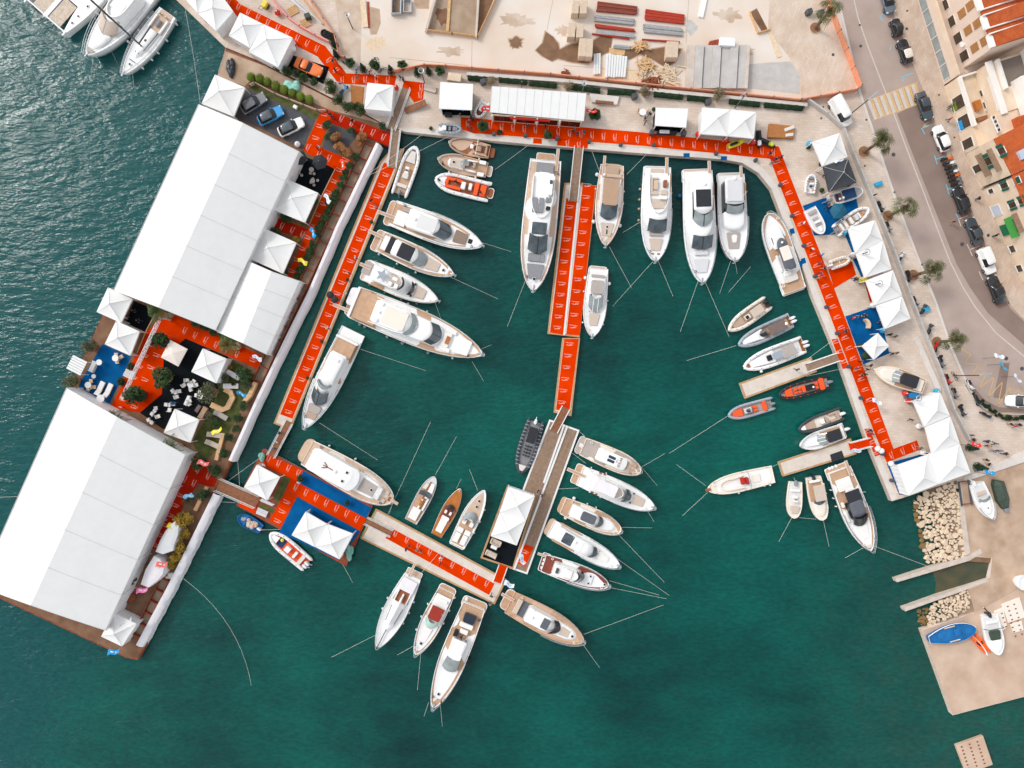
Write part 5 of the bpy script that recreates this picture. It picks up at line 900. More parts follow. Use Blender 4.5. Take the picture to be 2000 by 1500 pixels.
# ------------------------------------------------ five yachts on the wooden jetty
b=Boat('motor_yacht','taupe decked yacht with solar panels and lettering on its white roof',Y_,(1139,872),(1251,921),42,fb=1.25,ws=.86,um=.45,p=2.3,q=.65,deck='cush',hull='gel_cream',line='boards_light',lm='the solar panel yacht');b.plat('cush',-.1,.02,.88,.5,.6,'gel_shade');b.cab('saloon','gel_cream',.24,.72,.56,.52,-.1,1.2,.12,.06,0,.06,.03);b.cab('roof','gel',.22,.73,.62,.58,1.2,1.4,.1,.03,crown=.03);b.pad('solar_panel','solar',.41,.53,.04,.3,1.43,.04);b.pad('solar_panel','solar',.41,.53,-.3,-.04,1.43,.04);b.word('SOLAR',.61,.04,1.46,.55,'cush_brown',90);b.word('FREE',.56,.04,1.46,.3,'cush',90);b.pad('bench','teak',.73,.77,-.4,.4,-.05,.3,.9);b.pad('bow_bench','teak',.82,.9,.1,.55,-.05,.25,.8);b.pad('bow_bench','teak',.82,.9,-.55,-.1,-.05,.25,.8);b.pad('anchor_well','teak',.94,.98,-.12,.12,-.02,.06);b.hatch((.87,0),sz=.25,mat='gel');b.cleats();b.rail(.8,.5);b.pad('engine_cover','gel_shade',-.06,.0,-.2,.2,-.7,.25)
b=Boat('motor_yacht','white flybridge yacht with a grey bimini and teak stern, second on the jetty',Y_,(1133,929),(1277,991),46,fb=1.5,ws=.88,um=.4,p=2.3,q=.75,deck='gel',lm='the grey bimini yacht');b.plat('teak',-.08,.05,.9,.45,.4);b.cab('saloon','gel',.14,.68,.74,.62,-.08,1.4,.32,.1,0,.22);b.coam('flybridge_coaming','gel',.14,.56,.66,1.35,1.85,.14);b.pad('bimini','tarp_white',.17,.46,-.52,.52,2.6,.1,.97,.25);b.pad('flybridge_sofa','cush_beige',.46,.54,-.45,.45,1.4,.3,.8);b.pad('side_seat','teak_dark',.2,.24,.82,.95,-.02,.08);b.pad('side_seat','teak_dark',.26,.29,.84,.97,-.02,.08);b.pad('side_seat','teak_dark',.2,.24,-.95,-.82,-.02,.08);b.pad('side_seat','teak_dark',.26,.29,-.97,-.84,-.02,.08);b.screen(.67,.6,.58,.56,.3,1.3,.06,split=3,frame='glass_black');b.hatch((.7,.42),(.7,-.42),sz=.4);b.pad('sun_pad','cush_beige',.72,.86,-.44,.44,-.03,.16,.75,.2);b.gang(.1,-.18,.06);b.rail(.5);b.anchor();b.cleats();b.fend((.1,1),(.3,1),(.2,-1),(.35,-1),r=.13)
b=Boat('motor_yacht','brown rimmed yacht with a grey canvas roof panel, third on the jetty',Y_,(1100,988),(1213,1037),42,fb=1.2,ws=.82,um=.42,p=2.3,q=.65,deck='teak',hull='gel_cream',lm='the grey roof panel yacht');b.plat('teak',-.06,.05,.8,.5,.8,'gel_tan');b.cab('saloon','gel',.12,.62,.66,.6,-.08,.9,.25,.1,0,.15);b.pad('rear_canopy','canvas_grey',.12,.24,-.56,.5,.75,.2);b.cab('hardtop','gel',.22,.6,.6,.58,.95,1.25,.25,.05);b.pad('sunroof','canvas_grey',.3,.54,-.44,.44,1.33,.04,1,.35);b.screen(.665,.6,.5,.52,.3,1.05,.05,'glass');b.cab('fore_cabin','gel',.62,.9,.6,.45,-.06,.25,.4,.05);b.hatch((.02,0,-.3),sz=.3);b.rail(.6,.5);b.cleats();b.fend((.12,1),(.12,-1),r=.22,ball=True);b.fend((.35,1),(.5,1),r=.12)
b=Boat('motor_yacht','white hardtop yacht with a dark glass rear roof, fourth on the jetty',Y_,(1076,1032),(1209,1105),42,fb=1.35,ws=.84,um=.42,p=2.3,q=.7,deck='gel',lm='the dark glass roof yacht');b.plat('teak_pale',-.06,.06,.84,.5,.6,'gel_tan');b.pad('side_deck','teak',.08,.4,-.96,-.78,-.02,.06);b.pad('side_deck','teak',.08,.4,.78,.96,-.02,.06);b.cab('saloon','gel',.1,.66,.7,.6,-.08,.95,.28,.1,0,.2);b.cab('hardtop','gel',.14,.6,.64,.58,.95,1.25,.2,.05);b.pad('sunroof','glass',.17,.31,-.5,.5,1.32,.05,1,.2);b.pad('roof_seam','gel_shade',.44,.445,-.5,.5,1.33,.02);b.screen(.66,.6,.54,.54,.3,1.05,.05,'glass');b.pad('sun_pad','cush_white',.68,.84,-.36,.36,-.02,.12,.75,.4);b.hatch((.03,0,-.3),sz=.3,mat='plastic_red');b.rail(.5);b.cleats();b.anchor();b.radar(.34,1.3,.1,.25)
b=Boat('motor_yacht','dark red teak decked flybridge yacht, last on the jetty',Y_,(1062,1100),(1189,1143),42,fb=1.35,ws=.86,um=.42,p=2.2,q=.7,deck='teak_red',lm='the dark teak yacht');b.plat('teak_red',-.05,.08,.9,.7,.3);b.cab('saloon','gel',.14,.6,.62,.54,-.08,1.3,.25,.08,0,.15);b.coam('flybridge_coaming','gel',.16,.52,.54,1.25,1.75,.12);b.pad('flybridge_bar','steel_dark',.18,.22,-.3,.2,1.3,.4);b.pad('flybridge_sofa','cush_white',.32,.42,-.4,.4,1.3,.3);b.screen(.525,.5,.48,.48,1.5,1.8,.05,'glass_black','wind_deflector');b.screen(.605,.565,.5,.5,.3,1.2,.05,'glass_black');b.pad('fore_cabin','gel',.6,.74,-.5,.42,-.06,.3);b.hatch((.7,.3,.25),(.7,-.38,.25),sz=.4);b.hatch((.93,0),sz=.45);mb=MB()
for k in range(4):v=-.66+k*.38;mb.prism([(x,y)for x,y in rrect(-.02*b.L,.05*b.L,v*b.hb,(v+.26)*b.hb,.1)],b.fb-.62,b.fb-.6)
obj('chair_frame',mb,'white_metal',b.t);b.gang(.7,-.13,.0,.4);b.rail(.4);b.anchor();b.cleats()
# ------------------------------------------------ grey workboat, central yachts
b=Rib('rib_boat','grey rigid workboat with rows of black passenger seats',(1046,824),(1016,924),40,tube='tube_dark',floor='cush_grey',r=.3,ws=.86,um=.4,lm='the grey workboat');b.pad('wheelhouse_roof','canvas_black',.1,.4,-.42,.42,1.2,.15,1,.1);b.pad('wheelhouse','gel_grey',.12,.38,-.4,.4,-.2,1.38)
for k in range(4):
 for v in(-.32,-.05,.22):b.pad('seat','canvas_black',.46+k*.06,.49+k*.06,v,v+.14,-.2,.5)
b.pad('bow_deck','cush_pale',.84,.95,-.4,.4,.0,.15,.4);b.eng(0,mat='engine_white',u=-.0);mb=MB()
for k in range(13):u=.02+k*.068;[mb.box(u*b.L,u*b.L+.1,sg*(b.Y(u)-.55),sg*(b.Y(u)-.02),b.zd(u)+.15,b.zd(u)+.22)for sg in(-1,1)]
obj('fender_strap',mb,'tube_grey',b.t)
b=Boat('motor_yacht','long white flybridge yacht with grey lounges beside the central gangway',Y_,(1066,312),(1041,568),68,fb=2.0,rise=.4,ws=.9,um=.42,p=2.5,q=.75,deck='gel',line='red_line',lm='the long flybridge yacht');b.strip('side_deck','teak_pale',.02,.93,.22,-.1);b.strip('fore_deck','gel',.58,.94,.55,-.06);b.plat('teak',-.07,.03,.55,.8,.3);b.pad('cockpit_sofa','cush_grey',.03,.13,-.5,.5,.1,.4);b.pad('cockpit_table','cush_white',.105,.13,-.3,.3,.5,.2);b.cab('saloon','gel',.13,.74,.7,.6,-.08,1.9,.25,.1,0,.2);b.coam('flybridge_coaming','gel',.15,.47,.62,1.85,2.4,.16);b.pad('flybridge_floor','teak_pale',.17,.42,-.5,.5,1.9,.06);b.seatU('flybridge_sofa','cush_grey',.32,.43,-.52,.1,1.96,.35,.18);b.pad('flybridge_bar','gel',.17,.3,.3,.52,1.96,.9);b.pad('grill','steel_dark',.19,.22,.32,.5,2.86,.03);b.pad('sun_bed','cush_grey',.31,.35,.2,.34,1.96,.3,1,.2);b.pad('sun_bed','cush_grey',.31,.35,.36,.5,1.96,.3,1,.2);b.pad('console','plastic_black',.385,.41,.25,.5,1.96,.8);b.pad('sunroof','glass',.5,.59,-.42,.42,1.96,.04);b.screen(.71,.6,.56,.52,.4,1.85,.03,split=2,frame='glass_black');b.seatU('bow_sofa','cush_grey',.72,.78,-.48,.48,-.02,.35,.16);b.pad('sun_pad','cush_grey',.8,.91,-.5,.5,-.02,.3,.7);b.hatch((.915,0,.3),sz=.55);b.gang(.65,-.09,.08,.5);b.rail(.45);b.anchor();b.cleats()
b=Boat('motor_cruiser','tan sports cruiser with a tan canvas top, east of the central gangway','motor cruiser',(1196,322),(1182,481),54,fb=1.15,ws=.84,um=.4,p=2,q=.8,deck='teak_pale',hull='gel_cream',line='red_line',lm='the tan canvas cruiser');b.strip('fore_deck','gel',.56,.84,.45,-.04);b.plat('teak_pale',-.03,.1,.86,.5,.8,'gel_tan');b.pad('sun_pad','cush_tan',.03,.13,-.5,.5,.0,.25);b.pad('arch','gel_tan',.13,.17,-.72,.72,.5,.3,1,.25);b.pad('cockpit_coaming','gel',.14,.6,-.74,.74,-.05,.35,.95);b.pad('canopy','canvas_tan',.2,.52,-.58,.58,.9,.25,.95);b.screen(.67,.53,.58,.58,.1,.9,.05,'glass');b.pad('sun_pad','cush_beige',.72,.88,-.5,.5,-.03,.14,.6);b.hatch((.77,0,.13),sz=.45);b.pad('anchor_locker','plastic_black',.8,.86,-.04,.04,.12,.03);b.radar(.15,.8,-.55,.22);b.gang(-.6,-.1,.12,.45);b.rail(.45);b.anchor();b.cleats();b.fend((.3,1),(.45,1),(.3,-1),r=.15);b.fend((.72,1),(.7,-1),(.12,-1),r=.25,ball=True)
b=Boat('motor_cruiser','white sports cruiser with a taupe canvas top beside the central pier','motor cruiser',(1169,524),(1156,658),45,fb=1.05,ws=.86,um=.45,p=2.3,q=.75,deck='gel',line='red_line',lm='the taupe canvas cruiser');b.plat('teak_pale',-.04,.1,.8,.55,.4);b.pad('engine_hatch','teak_dark',.0,.08,-.08,.1,-.2,.03);b.pad('canopy_roll','cush',.1,.15,-.6,.6,.2,.3,1,.25);b.cab('cockpit_coaming','gel',.12,.66,.78,.68,-.05,.35,.35,.1);b.pad('canopy','cush',.19,.38,-.56,.56,.9,.2,1,.3);b.pad('cockpit_floor','teak_red',.38,.47,-.5,.5,.36,.03);b.pad('seat','cush_white',.39,.44,.1,.45,.38,.3);b.screen(.63,.45,.62,.62,.2,.75,.09,'glass_pale',split=3);b.pad('sun_pad','cush_beige',.66,.84,-.46,.46,-.02,.12,.75,.2);b.hatch((.635,.45),(.635,-.45),sz=.25);b.rail(.5);b.anchor();b.cleats();b.fend((.15,-1),(.2,1),r=.25,ball=True);b.fend((.45,1),(.8,-1),(.8,1),(.35,-1),r=.16)
# ------------------------------------------------ three big yachts on the top quay, one along the curve
b=Boat('motor_yacht','white flybridge yacht with beige cushions and pink fenders',Y_,(1284,326),(1279,511),59,fb=1.7,ws=.9,um=.4,p=2.4,q=.75,deck='gel',line='gel_shade',lm='the pink fender yacht');b.plat('teak',-.02,.09,.88,1.2,.4);b.pad('cockpit_sofa','cush_beige',.02,.09,-.45,.4,-.2,.3);b.pad('side_deck','teak',.06,.25,.74,.95,-.04,.05);b.cab('saloon','gel',.1,.68,.72,.64,-.08,1.6,.2,.1,0,.12);b.coam('flybridge_coaming','gel',.1,.52,.66,1.55,2.05,.14);b.pad('flybridge_floor','gel_shade',.13,.45,-.52,.52,1.6,.05);b.pad('bench','cush_beige',.15,.32,-.56,-.42,1.65,.35);b.pad('bench','cush_beige',.15,.17,-.42,-.05,1.65,.35);b.pad('bench','cush_beige',.3,.33,-.56,-.05,1.65,.35);b.pad('table','teak_pale',.18,.28,-.36,-.1,1.65,.5);b.pad('grill','boards_brown',.18,.25,.25,.5,1.65,.6);b.pad('seat','cush_beige',.28,.33,.1,.5,1.65,.4);b.pad('console','gel',.345,.38,-.02,.5,1.65,.7);b.pad('sun_pad','cush_beige',.37,.47,-.54,.5,1.65,.2,.9,.35);b.screen(.69,.58,.62,.58,.4,1.55,.02,split=0);b.pad('bow_bench','cush',.7,.735,-.44,.44,-.03,.3);b.pad('sun_pad','cush_beige',.76,.89,-.46,.46,-.03,.12,.65,.2);b.pad('locker','teak_dark',.915,.93,.1,.3,-.03,.05);b.pad('locker','teak_dark',.915,.93,-.3,-.1,-.03,.05);b.gang(.6,-.1,.22,.5);b.rail(.45);b.anchor();b.cleats();b.fend((.25,1),(.37,1),(.47,1),(.63,1),(.22,-1),(.33,-1),(.43,-1),(.55,-1),mat='gel_tan',r=.2)
b=Boat('motor_yacht','white hardtop yacht with a black glass roof between two pale yachts',Y_,(1363,333),(1370,553),63,fb=1.9,ws=.9,um=.4,p=2.3,q=.75,deck='gel',line='gel_shade',lm='the black glass roof yacht');b.plat('teak',-.03,.1,.92,1.0,.5);b.pad('platform_box','gel',.03,.065,-.95,-.75,-.8,.5);b.pad('side_deck','teak',.1,.36,.8,.98,-.05,.05);b.cab('saloon','gel',.06,.76,.78,.6,-.08,1.8,.3,.08,0,.2);b.cab('flybridge_glass','glass_black',.2,.52,.6,.62,1.75,2.2,.25,.06);b.cab('hardtop','gel',.14,.42,.56,.56,2.25,2.6,.22,.04);b.pad('sunroof','canvas_black',.21,.36,-.46,.46,2.67,.04);b.screen(.51,.425,.6,.52,1.85,2.45,.06,'glass_pale',split=2,frame='glass_black');b.screen(.7,.6,.62,.6,.5,1.7,.02,split=2,frame='glass_black');b.pad('bow_bench','gel_grey',.715,.755,-.4,.4,.0,.35);b.pad('sun_pad','gel_grey',.79,.91,-.48,.48,-.02,.16,.65,.2);b.radar(.165,2.65,.1,.25);b.gang(.7,-.08,.1,.5);b.rail(.5);b.anchor();b.cleats();b.fend((.12,1),(.2,-1),(.73,1),(.62,1),mat='boat_blue',r=.25,ball=True)
b=Boat('motor_yacht','white yacht with a grey roof and a cloth left on its bow pad',Y_,(1428,340),(1433,511),58,fb=1.6,ws=.9,um=.42,p=2.4,q=.7,deck='gel',line='red_line',lm='the grey roofed yacht');b.plat('teak_pale',-.03,.1,.9,1.0,.5);b.pad('side_deck','teak',.1,.3,.76,.98,-.05,.05);b.cab('saloon','glass_black',.09,.5,.7,.7,-.06,1.25,.15,.08,0,.1);b.cab('roof','gel_shade',.07,.38,.62,.62,1.25,1.5,.1,.04);b.pad('roof_panel','gel_grey',.1,.34,-.48,.48,1.58,.05);b.screen(.46,.39,.56,.52,.9,1.4,.03,'glass_pale');b.cab('fore_cabin','gel',.44,.66,.74,.66,-.06,.7,.3,.06,0,.1);b.pad('sun_pad','cush',.67,.86,-.46,.46,-.03,.12,.75,.2);b.pad('loose_towel','cush_white',.7,.79,-.15,.25,.1,.12,.7,.3);b.radar(.085,1.55,0,.3);b.gang(.65,-.09,.12,.45);b.rail(.5);b.anchor();b.cleats();b.fend((.75,.98),mat='boat_blue',r=.25,ball=True)
b=Boat('motor_yacht','cream sided sports yacht with a grey T top alongside the curved quay',Y_,(1553,568),(1499,417),52,fb=1.3,ws=.88,um=.5,p=2.5,q=.65,deck='teak',lm='the T top yacht');b.plat('teak_pale',-.02,.13,.88,.7,.3);b.pad('sun_pad','cush_pale',.12,.24,-.5,.5,.0,.35,1,.3);b.pad('loose_sheet','cush_white',.2,.28,-.1,.5,.2,.25,.8,.3);b.cab('fore_cabin','gel',.55,.84,.52,.42,-.06,.45,.25,.08);b.pad('side_window','glass_black',.6,.7,.4,.47,.25,.2);b.pad('side_window','glass_black',.6,.7,-.47,-.4,.25,.2);b.pad('cockpit_bench','cush_white',.27,.48,.42,.56,.0,.35);b.cab('t_top','canvas_grey',.26,.66,.46,.4,1.2,1.4,.25,.06);b.pad('sunroof','gel_cream',.38,.55,-.36,.36,1.47,.04);b.radar(.6,1.45,.05,.2);b.cleats();b.rail(.6,.5);b.fend((.3,-1),(.5,-1),mat='plastic_white',r=.14)
# ------------------------------------------------ inflatables and open boats off the east quay
b=Rib('rib_boat','cream inflatable with a beige cockpit cover, topmost of three',(1498,592),(1423,645),33,tube='tube_cream',floor='cush_tan',r=.3,um=.4,p=2.2,lm='the cream inflatable');b.pad('canopy','cush_beige',.16,.44,-.5,.5,.75,.1);b.pad('console','gel_cream',.46,.58,-.28,.28,-.2,.6);b.pad('dashboard','plastic_black',.5,.57,-.22,.22,.42,.04);b.pad('sun_pad','cush_tan',.62,.88,-.5,.5,-.2,.2,.5);b.eng(.22,-.22,u=.02)
b=Rib('rib_boat','grey inflatable with a brown canvas top, middle of three',(1540,628),(1442,674),34,tube='tube_grey',floor='teak',r=.28,um=.42,p=2.2,lm='the brown canvas inflatable');b.pad('deck_moulding','gel',.5,.92,-.6,.6,-.25,.35,.45,.3);b.pad('canopy','canvas_taupe',.1,.42,-.58,.58,.9,.12,1,.15);b.screen(.57,.47,.4,.4,.1,.6,.05,'glass_black');b.pad('sun_pad','cush_white',.6,.86,-.46,.46,.1,.08,.5);b.plat('teak_dark',-.07,.02,.9,.3,.15);b.eng(.22,-.22,mat='engine_white',u=-.07);b.radar(.1,1.0,.05,.25)
b=Rib('rib_boat','white inflatable with a grey canopy moored against the upper finger dock',(1564,675),(1452,718),39,tube='tube_white',floor='gel_shade',r=.28,um=.42,p=2.1,lm='the grey canopy inflatable');b.pad('deck_moulding','gel',.46,.93,-.62,.62,-.25,.35,.45,.3);b.pad('canopy','cush',.14,.36,-.56,.56,.9,.12);b.pad('hardtop','tube_grey',.34,.52,-.38,.38,.8,.15,.9,.3);b.pad('console','plastic_black',.52,.6,-.28,.28,.1,.3);b.pad('bow_seat','teak_dark',.9,.95,-.2,.2,.1,.05);b.plat('teak_dark',-.07,.03,.92,.3,.15);b.eng(.2,-.2,mat='engine_white',u=-.07);b.pad('side_step','teak_dark',.12,.36,.66,.82,-.0,.06);b.pad('side_step','teak_dark',.12,.36,-.82,-.66,-.0,.06);b.fend((.75,1),r=.25)
b=Rib('rib_boat','black inflatable with rows of orange jockey seats',(1618,746),(1520,773),31,tube='tube_black',floor='cush',r=.24,patch='cush_orange',lm='the black inflatable');b.pad('bench','cush_orange',.1,.19,-.72,.72,-.2,.5);b.pad('sun_pad','cush_orange',.73,.87,-.55,.55,-.2,.3,.7);b.pad('console','plastic_black',.3,.46,-.35,.35,-.2,.7);b.radar(.34,.6,.05,.18)
for k in range(2):
 for v in(-.34,.06):b.pad('jockey_seat','cush_orange',.56+k*.075,.62+k*.075,v,v+.28,-.2,.5)
b.pad('bench','cush_orange',.47,.54,-.4,.4,-.2,.5);b.pad('jockey_seat','cush_orange',.22,.28,-.4,-.05,-.2,.5);b.pad('jockey_seat','cush_orange',.22,.28,.05,.4,-.2,.5);b.eng(0,mat='engine_grey',u=-.0)
b=Rib('rib_boat','grey inflatable with an orange bow pad below the upper finger dock',(1508,788),(1422,812),29,tube='tube_grey',floor='cush',r=.24,patch='cush_orange',lm='the orange bow pad inflatable');b.pad('sun_pad','cush_orange',.68,.9,-.58,.58,-.2,.3,.6);b.pad('console','gel_grey',.48,.64,-.34,.34,-.2,.6);b.screen(.6,.54,.26,.24,.3,.6,.03,'glass_black');b.pad('jockey_seat','cush_orange',.36,.44,-.36,-.04,-.2,.5);b.pad('jockey_seat','cush_orange',.36,.44,.04,.36,-.2,.5);b.pad('bench','cush_orange',.14,.22,-.66,.66,-.2,.55);b.eng(0,mat='engine_grey',u=.02)
b=Rib('rib_boat','dark grey inflatable with a tan and white cockpit, above a black canopied boat',(1643,808),(1559,840),30,tube='tube_dark',floor='gel_cream',r=.24,um=.42,p=2.2,lm='the tan cockpit inflatable');b.pad('sun_pad','cush_tan',.62,.86,-.55,.55,-.2,.2,.6);b.pad('bow_deck','gel',.84,.97,-.32,.32,-.02,.12,.4);b.pad('console','gel',.42,.5,-.3,.3,-.2,.7);b.pad('helm_seat','cush_tan',.32,.38,-.35,.35,-.2,.5);b.seatU('bench','cush_tan',.06,.28,-.6,.6,-.2,.4,.2,'fwd');b.eng(0,mat='engine_white',u=-.0)
b=Boat('motor_boat','white cabin boat with a black canopy beside the lower finger dock','motor boat',(1648,842),(1561,872),34,fb=.95,ws=.9,um=.45,p=2.1,q=.8,deck='gel',lm='the black canopied boat');b.plat('teak',-.06,.06,.9,.4,.15);b.strip('cockpit_floor','teak',.05,.5,.3,-.08);b.pad('canopy','canvas_black',.12,.42,-.62,.62,.8,.15);b.screen(.62,.46,.62,.62,.05,.6,.08,'glass_pale',split=3);b.pad('cuddy','gel',.58,.88,-.52,.52,-.02,.2,.55,.3);b.eng(-.1,mat='engine_white',u=-.07);b.rail(.6,.4)
b=Boat('open_boat','long white open boat with one red seat, tied off the lower finger dock','open boat',(1511,926),(1380,956),39,fb=.85,ws=.88,um=.42,p=2.3,q=.75,deck='gel_cream',hull='gel_cream',cap=.2,lm='the long white open boat');b.strip('cockpit_floor','gel',.05,.85,.45,-.09);b.coam('bow_seat','gel_cream',.45,.82,.62,-.05,.22,.3);b.pad('seat','cush_red',.44,.5,-.38,.25,.0,.55);b.pad('console','cush_red',.39,.43,-.35,.35,.0,.7);b.pad('hatch_cover','gel_cream',.2,.32,-.4,.4,-.02,.08);b.pad('bow_plate','teak_dark',.95,1.03,-.14,.14,.02,.05);obj('arch',MB().tube([(.385*b.L,-b.hb*.9,.8),(.38*b.L,-b.hb*.8,1.8),(.38*b.L,b.hb*.8,1.8),(.385*b.L,b.hb*.9,.8)],.05,6),'steel',b.t);b.cleats();b.fend((.08,1),(.55,1),r=.17)
b=Boat('motor_boat','small cream open motor boat, smaller of the two south of the finger dock','motor boat',(1554,941),(1549,1012),31,fb=.75,ws=.85,um=.45,p=2.3,q=.6,hull='gel_cream',deck='gel_cream',cap=.16,lm='the small cream boat');b.strip('cockpit_floor','gel_shade',.06,.86,.36,-.08);b.pad('bench','cush_white',.2,.27,-.55,.55,0,.35);b.pad('bench','cush_white',.38,.45,-.3,.3,0,.35);b.helm(.5,.0,0,'gel_cream',None,.4);b.pad('bow_cushion','cush_beige',.66,.86,-.6,.6,0,.25,.6);b.eng(0,mat='engine_grey',u=.04)
b=Boat('motor_boat','cream cabin boat with a beige roof beside the small cream boat','motor boat',(1589,932),(1605,1016),35,fb=.95,ws=.85,um=.45,p=2.3,q=.6,hull='gel_cream',deck='gel_cream',lm='the beige roofed boat');b.strip('cockpit_floor','teak',.05,.55,.3,-.08);b.pad('canopy','cush_beige',.16,.52,-.62,.62,1.3,.12);b.screen(.62,.54,.6,.58,.2,.7,.06,'glass');b.pad('dashboard','cush_red',.56,.62,-.5,.5,.05,.15,.9,.2);b.cab('cuddy','gel_cream',.58,.93,.66,.5,-.05,.25,.4,.06);b.eng(0,mat='engine_black',u=.02);b.fend((.2,1),(.42,1),(.75,1),r=.15);b.pad('bench','cush_white',.06,.12,-.6,.6,0,.3)
b=Boat('motor_yacht','white and teak walkaround yacht with a dark glass wheelhouse near the quay corner',Y_,(1640,918),(1699,1075),54,fb=1.4,ws=.86,um=.42,p=2.1,q=.85,deck='teak',lm='the dark wheelhouse yacht');b.plat('teak',-.05,.1,.9,.6,.3);b.strip('fore_deck','gel',.63,.93,.5,-.02);b.pad('sun_pad','cush_white',.1,.24,-.62,.45,.0,.35);b.pad('sofa','cush_white',.24,.27,-.2,.45,.0,.5);b.pad('awning','canvas_black',.24,.4,-.52,.56,1.35,.08);b.cab('wheelhouse','glass_black',.38,.62,.56,.5,-.05,1.2,.25,.12,.0,.1);b.cab('hardtop','canvas_grey',.37,.56,.52,.5,1.2,1.4,.15,.05);b.screen(.67,.57,.5,.5,.2,1.25,.04,'glass_black');b.pad('side_seat','cush_white',.36,.42,-.82,-.62,0,.35);b.pad('sofa','cush_white',.48,.6,-.82,-.66,0,.3);b.pad('sun_pad','cush_white',.68,.85,-.42,.42,.0,.14,.6,.2);b.pad('anchor_locker','cush_pale',.92,.96,-.26,.26,-.02,.06,.6);b.gang(.6,-.08,.1,.5);b.rail(.5);b.cleats();b.fend((.2,-1),(.3,-1),(.4,-1),r=.13);b.fend((-.04,-.3),(-.04,0),(-.04,-.55),mat='plastic_white',r=.2,ball=True)
# ------------------------------------------------ small craft by the barge and top left
b=Boat('work_boat','small blue wooden work boat heaped with pale fishing net','work boat',(510,1034),(466,1008),26,fb=.6,ws=.75,um=.5,p=2.2,q=.7,hull='boat_blue',deck='boat_blue',cap=.1,bulwark=.3,lm='the blue work boat');mb=MB();[mb.ball(b.L*R.uniform(.25,.6),R.uniform(-.45,.45),.6+R.uniform(0,.2),R.uniform(.25,.45),None,.25,7)for _ in range(16)];obj('net_heap',mb,'net_heap',b.t);mb=MB();[mb.ball(b.L*R.uniform(.72,.84),R.uniform(-.25,.25),.6,R.uniform(.2,.3),None,.2,7)for _ in range(6)];obj('net_heap',mb,'cush',b.t);b.pad('thwart','boat_blue',.64,.69,-.85,.85,-.1,.06);b.pad('crate','plastic_orange',.26,.33,-.2,.2,-.05,.35);b.eng(0,mat='engine_white',u=.06,k=.8)
b=Rib('rib_boat','white inflatable with an orange floor moored at the brown pontoon',(598,1102),(529,1042),35,tube='tube_white',floor='cush_orange',r=.3,ws=.95,lm='the orange floor inflatable');b.pad('console','gel',.44,.56,-.32,.32,-.2,.75);b.pad('bench','cush_white',.28,.34,-.4,.4,-.2,.45);b.pad('bow_mat','canvas_navy',.62,.78,-.5,.5,-.26,.04);b.pad('bow_deck','gel',.78,.95,-.4,.4,-.05,.15,.4);b.ball=None;obj('buoy',MB().ball(b.L*.72,-.45,.75,.3),'plastic_yellow',b.t);b.pad('bench','cush_pale',.1,.18,-.6,.6,-.2,.4);b.eng(.2,-.2,mat='engine_white',u=-.0);b.pad('side_patch','cush_grey',.3,.5,.82,.9,.1,.06);b.pad('side_patch','cush_grey',.3,.5,-.9,-.82,.1,.06)
b=Boat('sailing_yacht','white sailing yacht with a leaning grey mast, off the top left quay','sailing yacht',(327,24),(241,146),47,fb=1.25,ws=.82,um=.36,p=1.7,q=.9,deck='gel',rise=.2,lm='the masted sailing yacht');b.strip('cockpit_floor','teak_pale',.0,.3,.5,-.06);b.pad('cockpit_table','cush_grey',.14,.24,-.14,.14,.0,.5,1,.2);b.pad('wheel_post','steel',.06,.08,.25,.35,0,.7);b.pad('wheel_post','steel',.06,.08,-.35,-.25,0,.7);b.pad('cockpit_bench','gel',.1,.3,.45,.62,.0,.3);b.pad('cockpit_bench','gel',.1,.3,-.62,-.45,.0,.3);b.cab('coachroof','gel',.3,.74,.5,.3,-.05,.3,.4,.2);b.hatch((.47,0,.3),sz=.6);b.hatch((.66,.14,.25),(.66,-.14,.25),sz=.3);b.hatch((.84,0),sz=.45);b.pad('sail_track','plastic_black',.78,.79,-.3,.3,.0,.04);b.pad('side_window','glass_black',.3,.6,.42,.47,.12,.1,.7)
x=.56*b.L;mt=P(190,0,12);fr=Frame(b.t.location,b.t.rotation_euler.z);top=fr.w(P(180,-18,17));mb=MB();mb.tube([(x,0,1.4),(x,0,17)],.14,8);mb.tube([(x,-1.4,9),(x,0,9.1),(x,1.4,9)],.06,5);obj('mast',mb,'steel_dark',b.t);obj('boom',MB().tube([(x,0,2.4),(.28*b.L,0,2.5)],.13,7),'steel_dark',b.t)
obj('stay',MB().tube([(x,0,16.8),(b.L,0,1.4)],.02,4),'steel',b.t);b.rail(.1,.55);b.fend((.05,1),(.3,1),(.5,1),(.62,1),(.78,1),(.4,-1),(.55,-1),r=.17);b.anchor()
b=Boat('motor_yacht','white motor yacht with a beige covered windscreen, between catamaran and sailboat',Y_,(300,-50),(172,110),68,fb=1.7,ws=.9,um=.4,p=1.9,q=.9,deck='gel',lm='the covered windscreen yacht');b.cab('saloon','gel',.25,.74,.74,.6,-.06,1.3,.35,.12,0,.25);b.screen(.735,.62,.6,.6,.2,1.3,.08,'cush_beige',split=2,frame='steel');b.pad('side_screen','cush_beige',.42,.62,-.74,-.62,.6,.25,.9);b.coam('flybridge_coaming','gel',.3,.58,.56,1.25,1.8,.15);b.pad('flybridge_seat','cush_white',.4,.5,-.4,.4,1.35,.3);b.cab('fore_cabin','gel',.72,.92,.5,.35,-.05,.2,.5,.05);b.hatch((.88,0),sz=.4);b.pad('anchor_deck','cush_beige',.925,.97,-.26,.26,-.03,.05,.5);b.rail(.35,.9);b.anchor();b.fend((.35,1),(.5,1),(.65,1),r=.2)
b=Boat('catamaran','white sailing catamaran with two grey trampolines, cut by the frame edge','catamaran',(230,-130),(84,36),130,body=False,fb=1.5,lm='the catamaran')
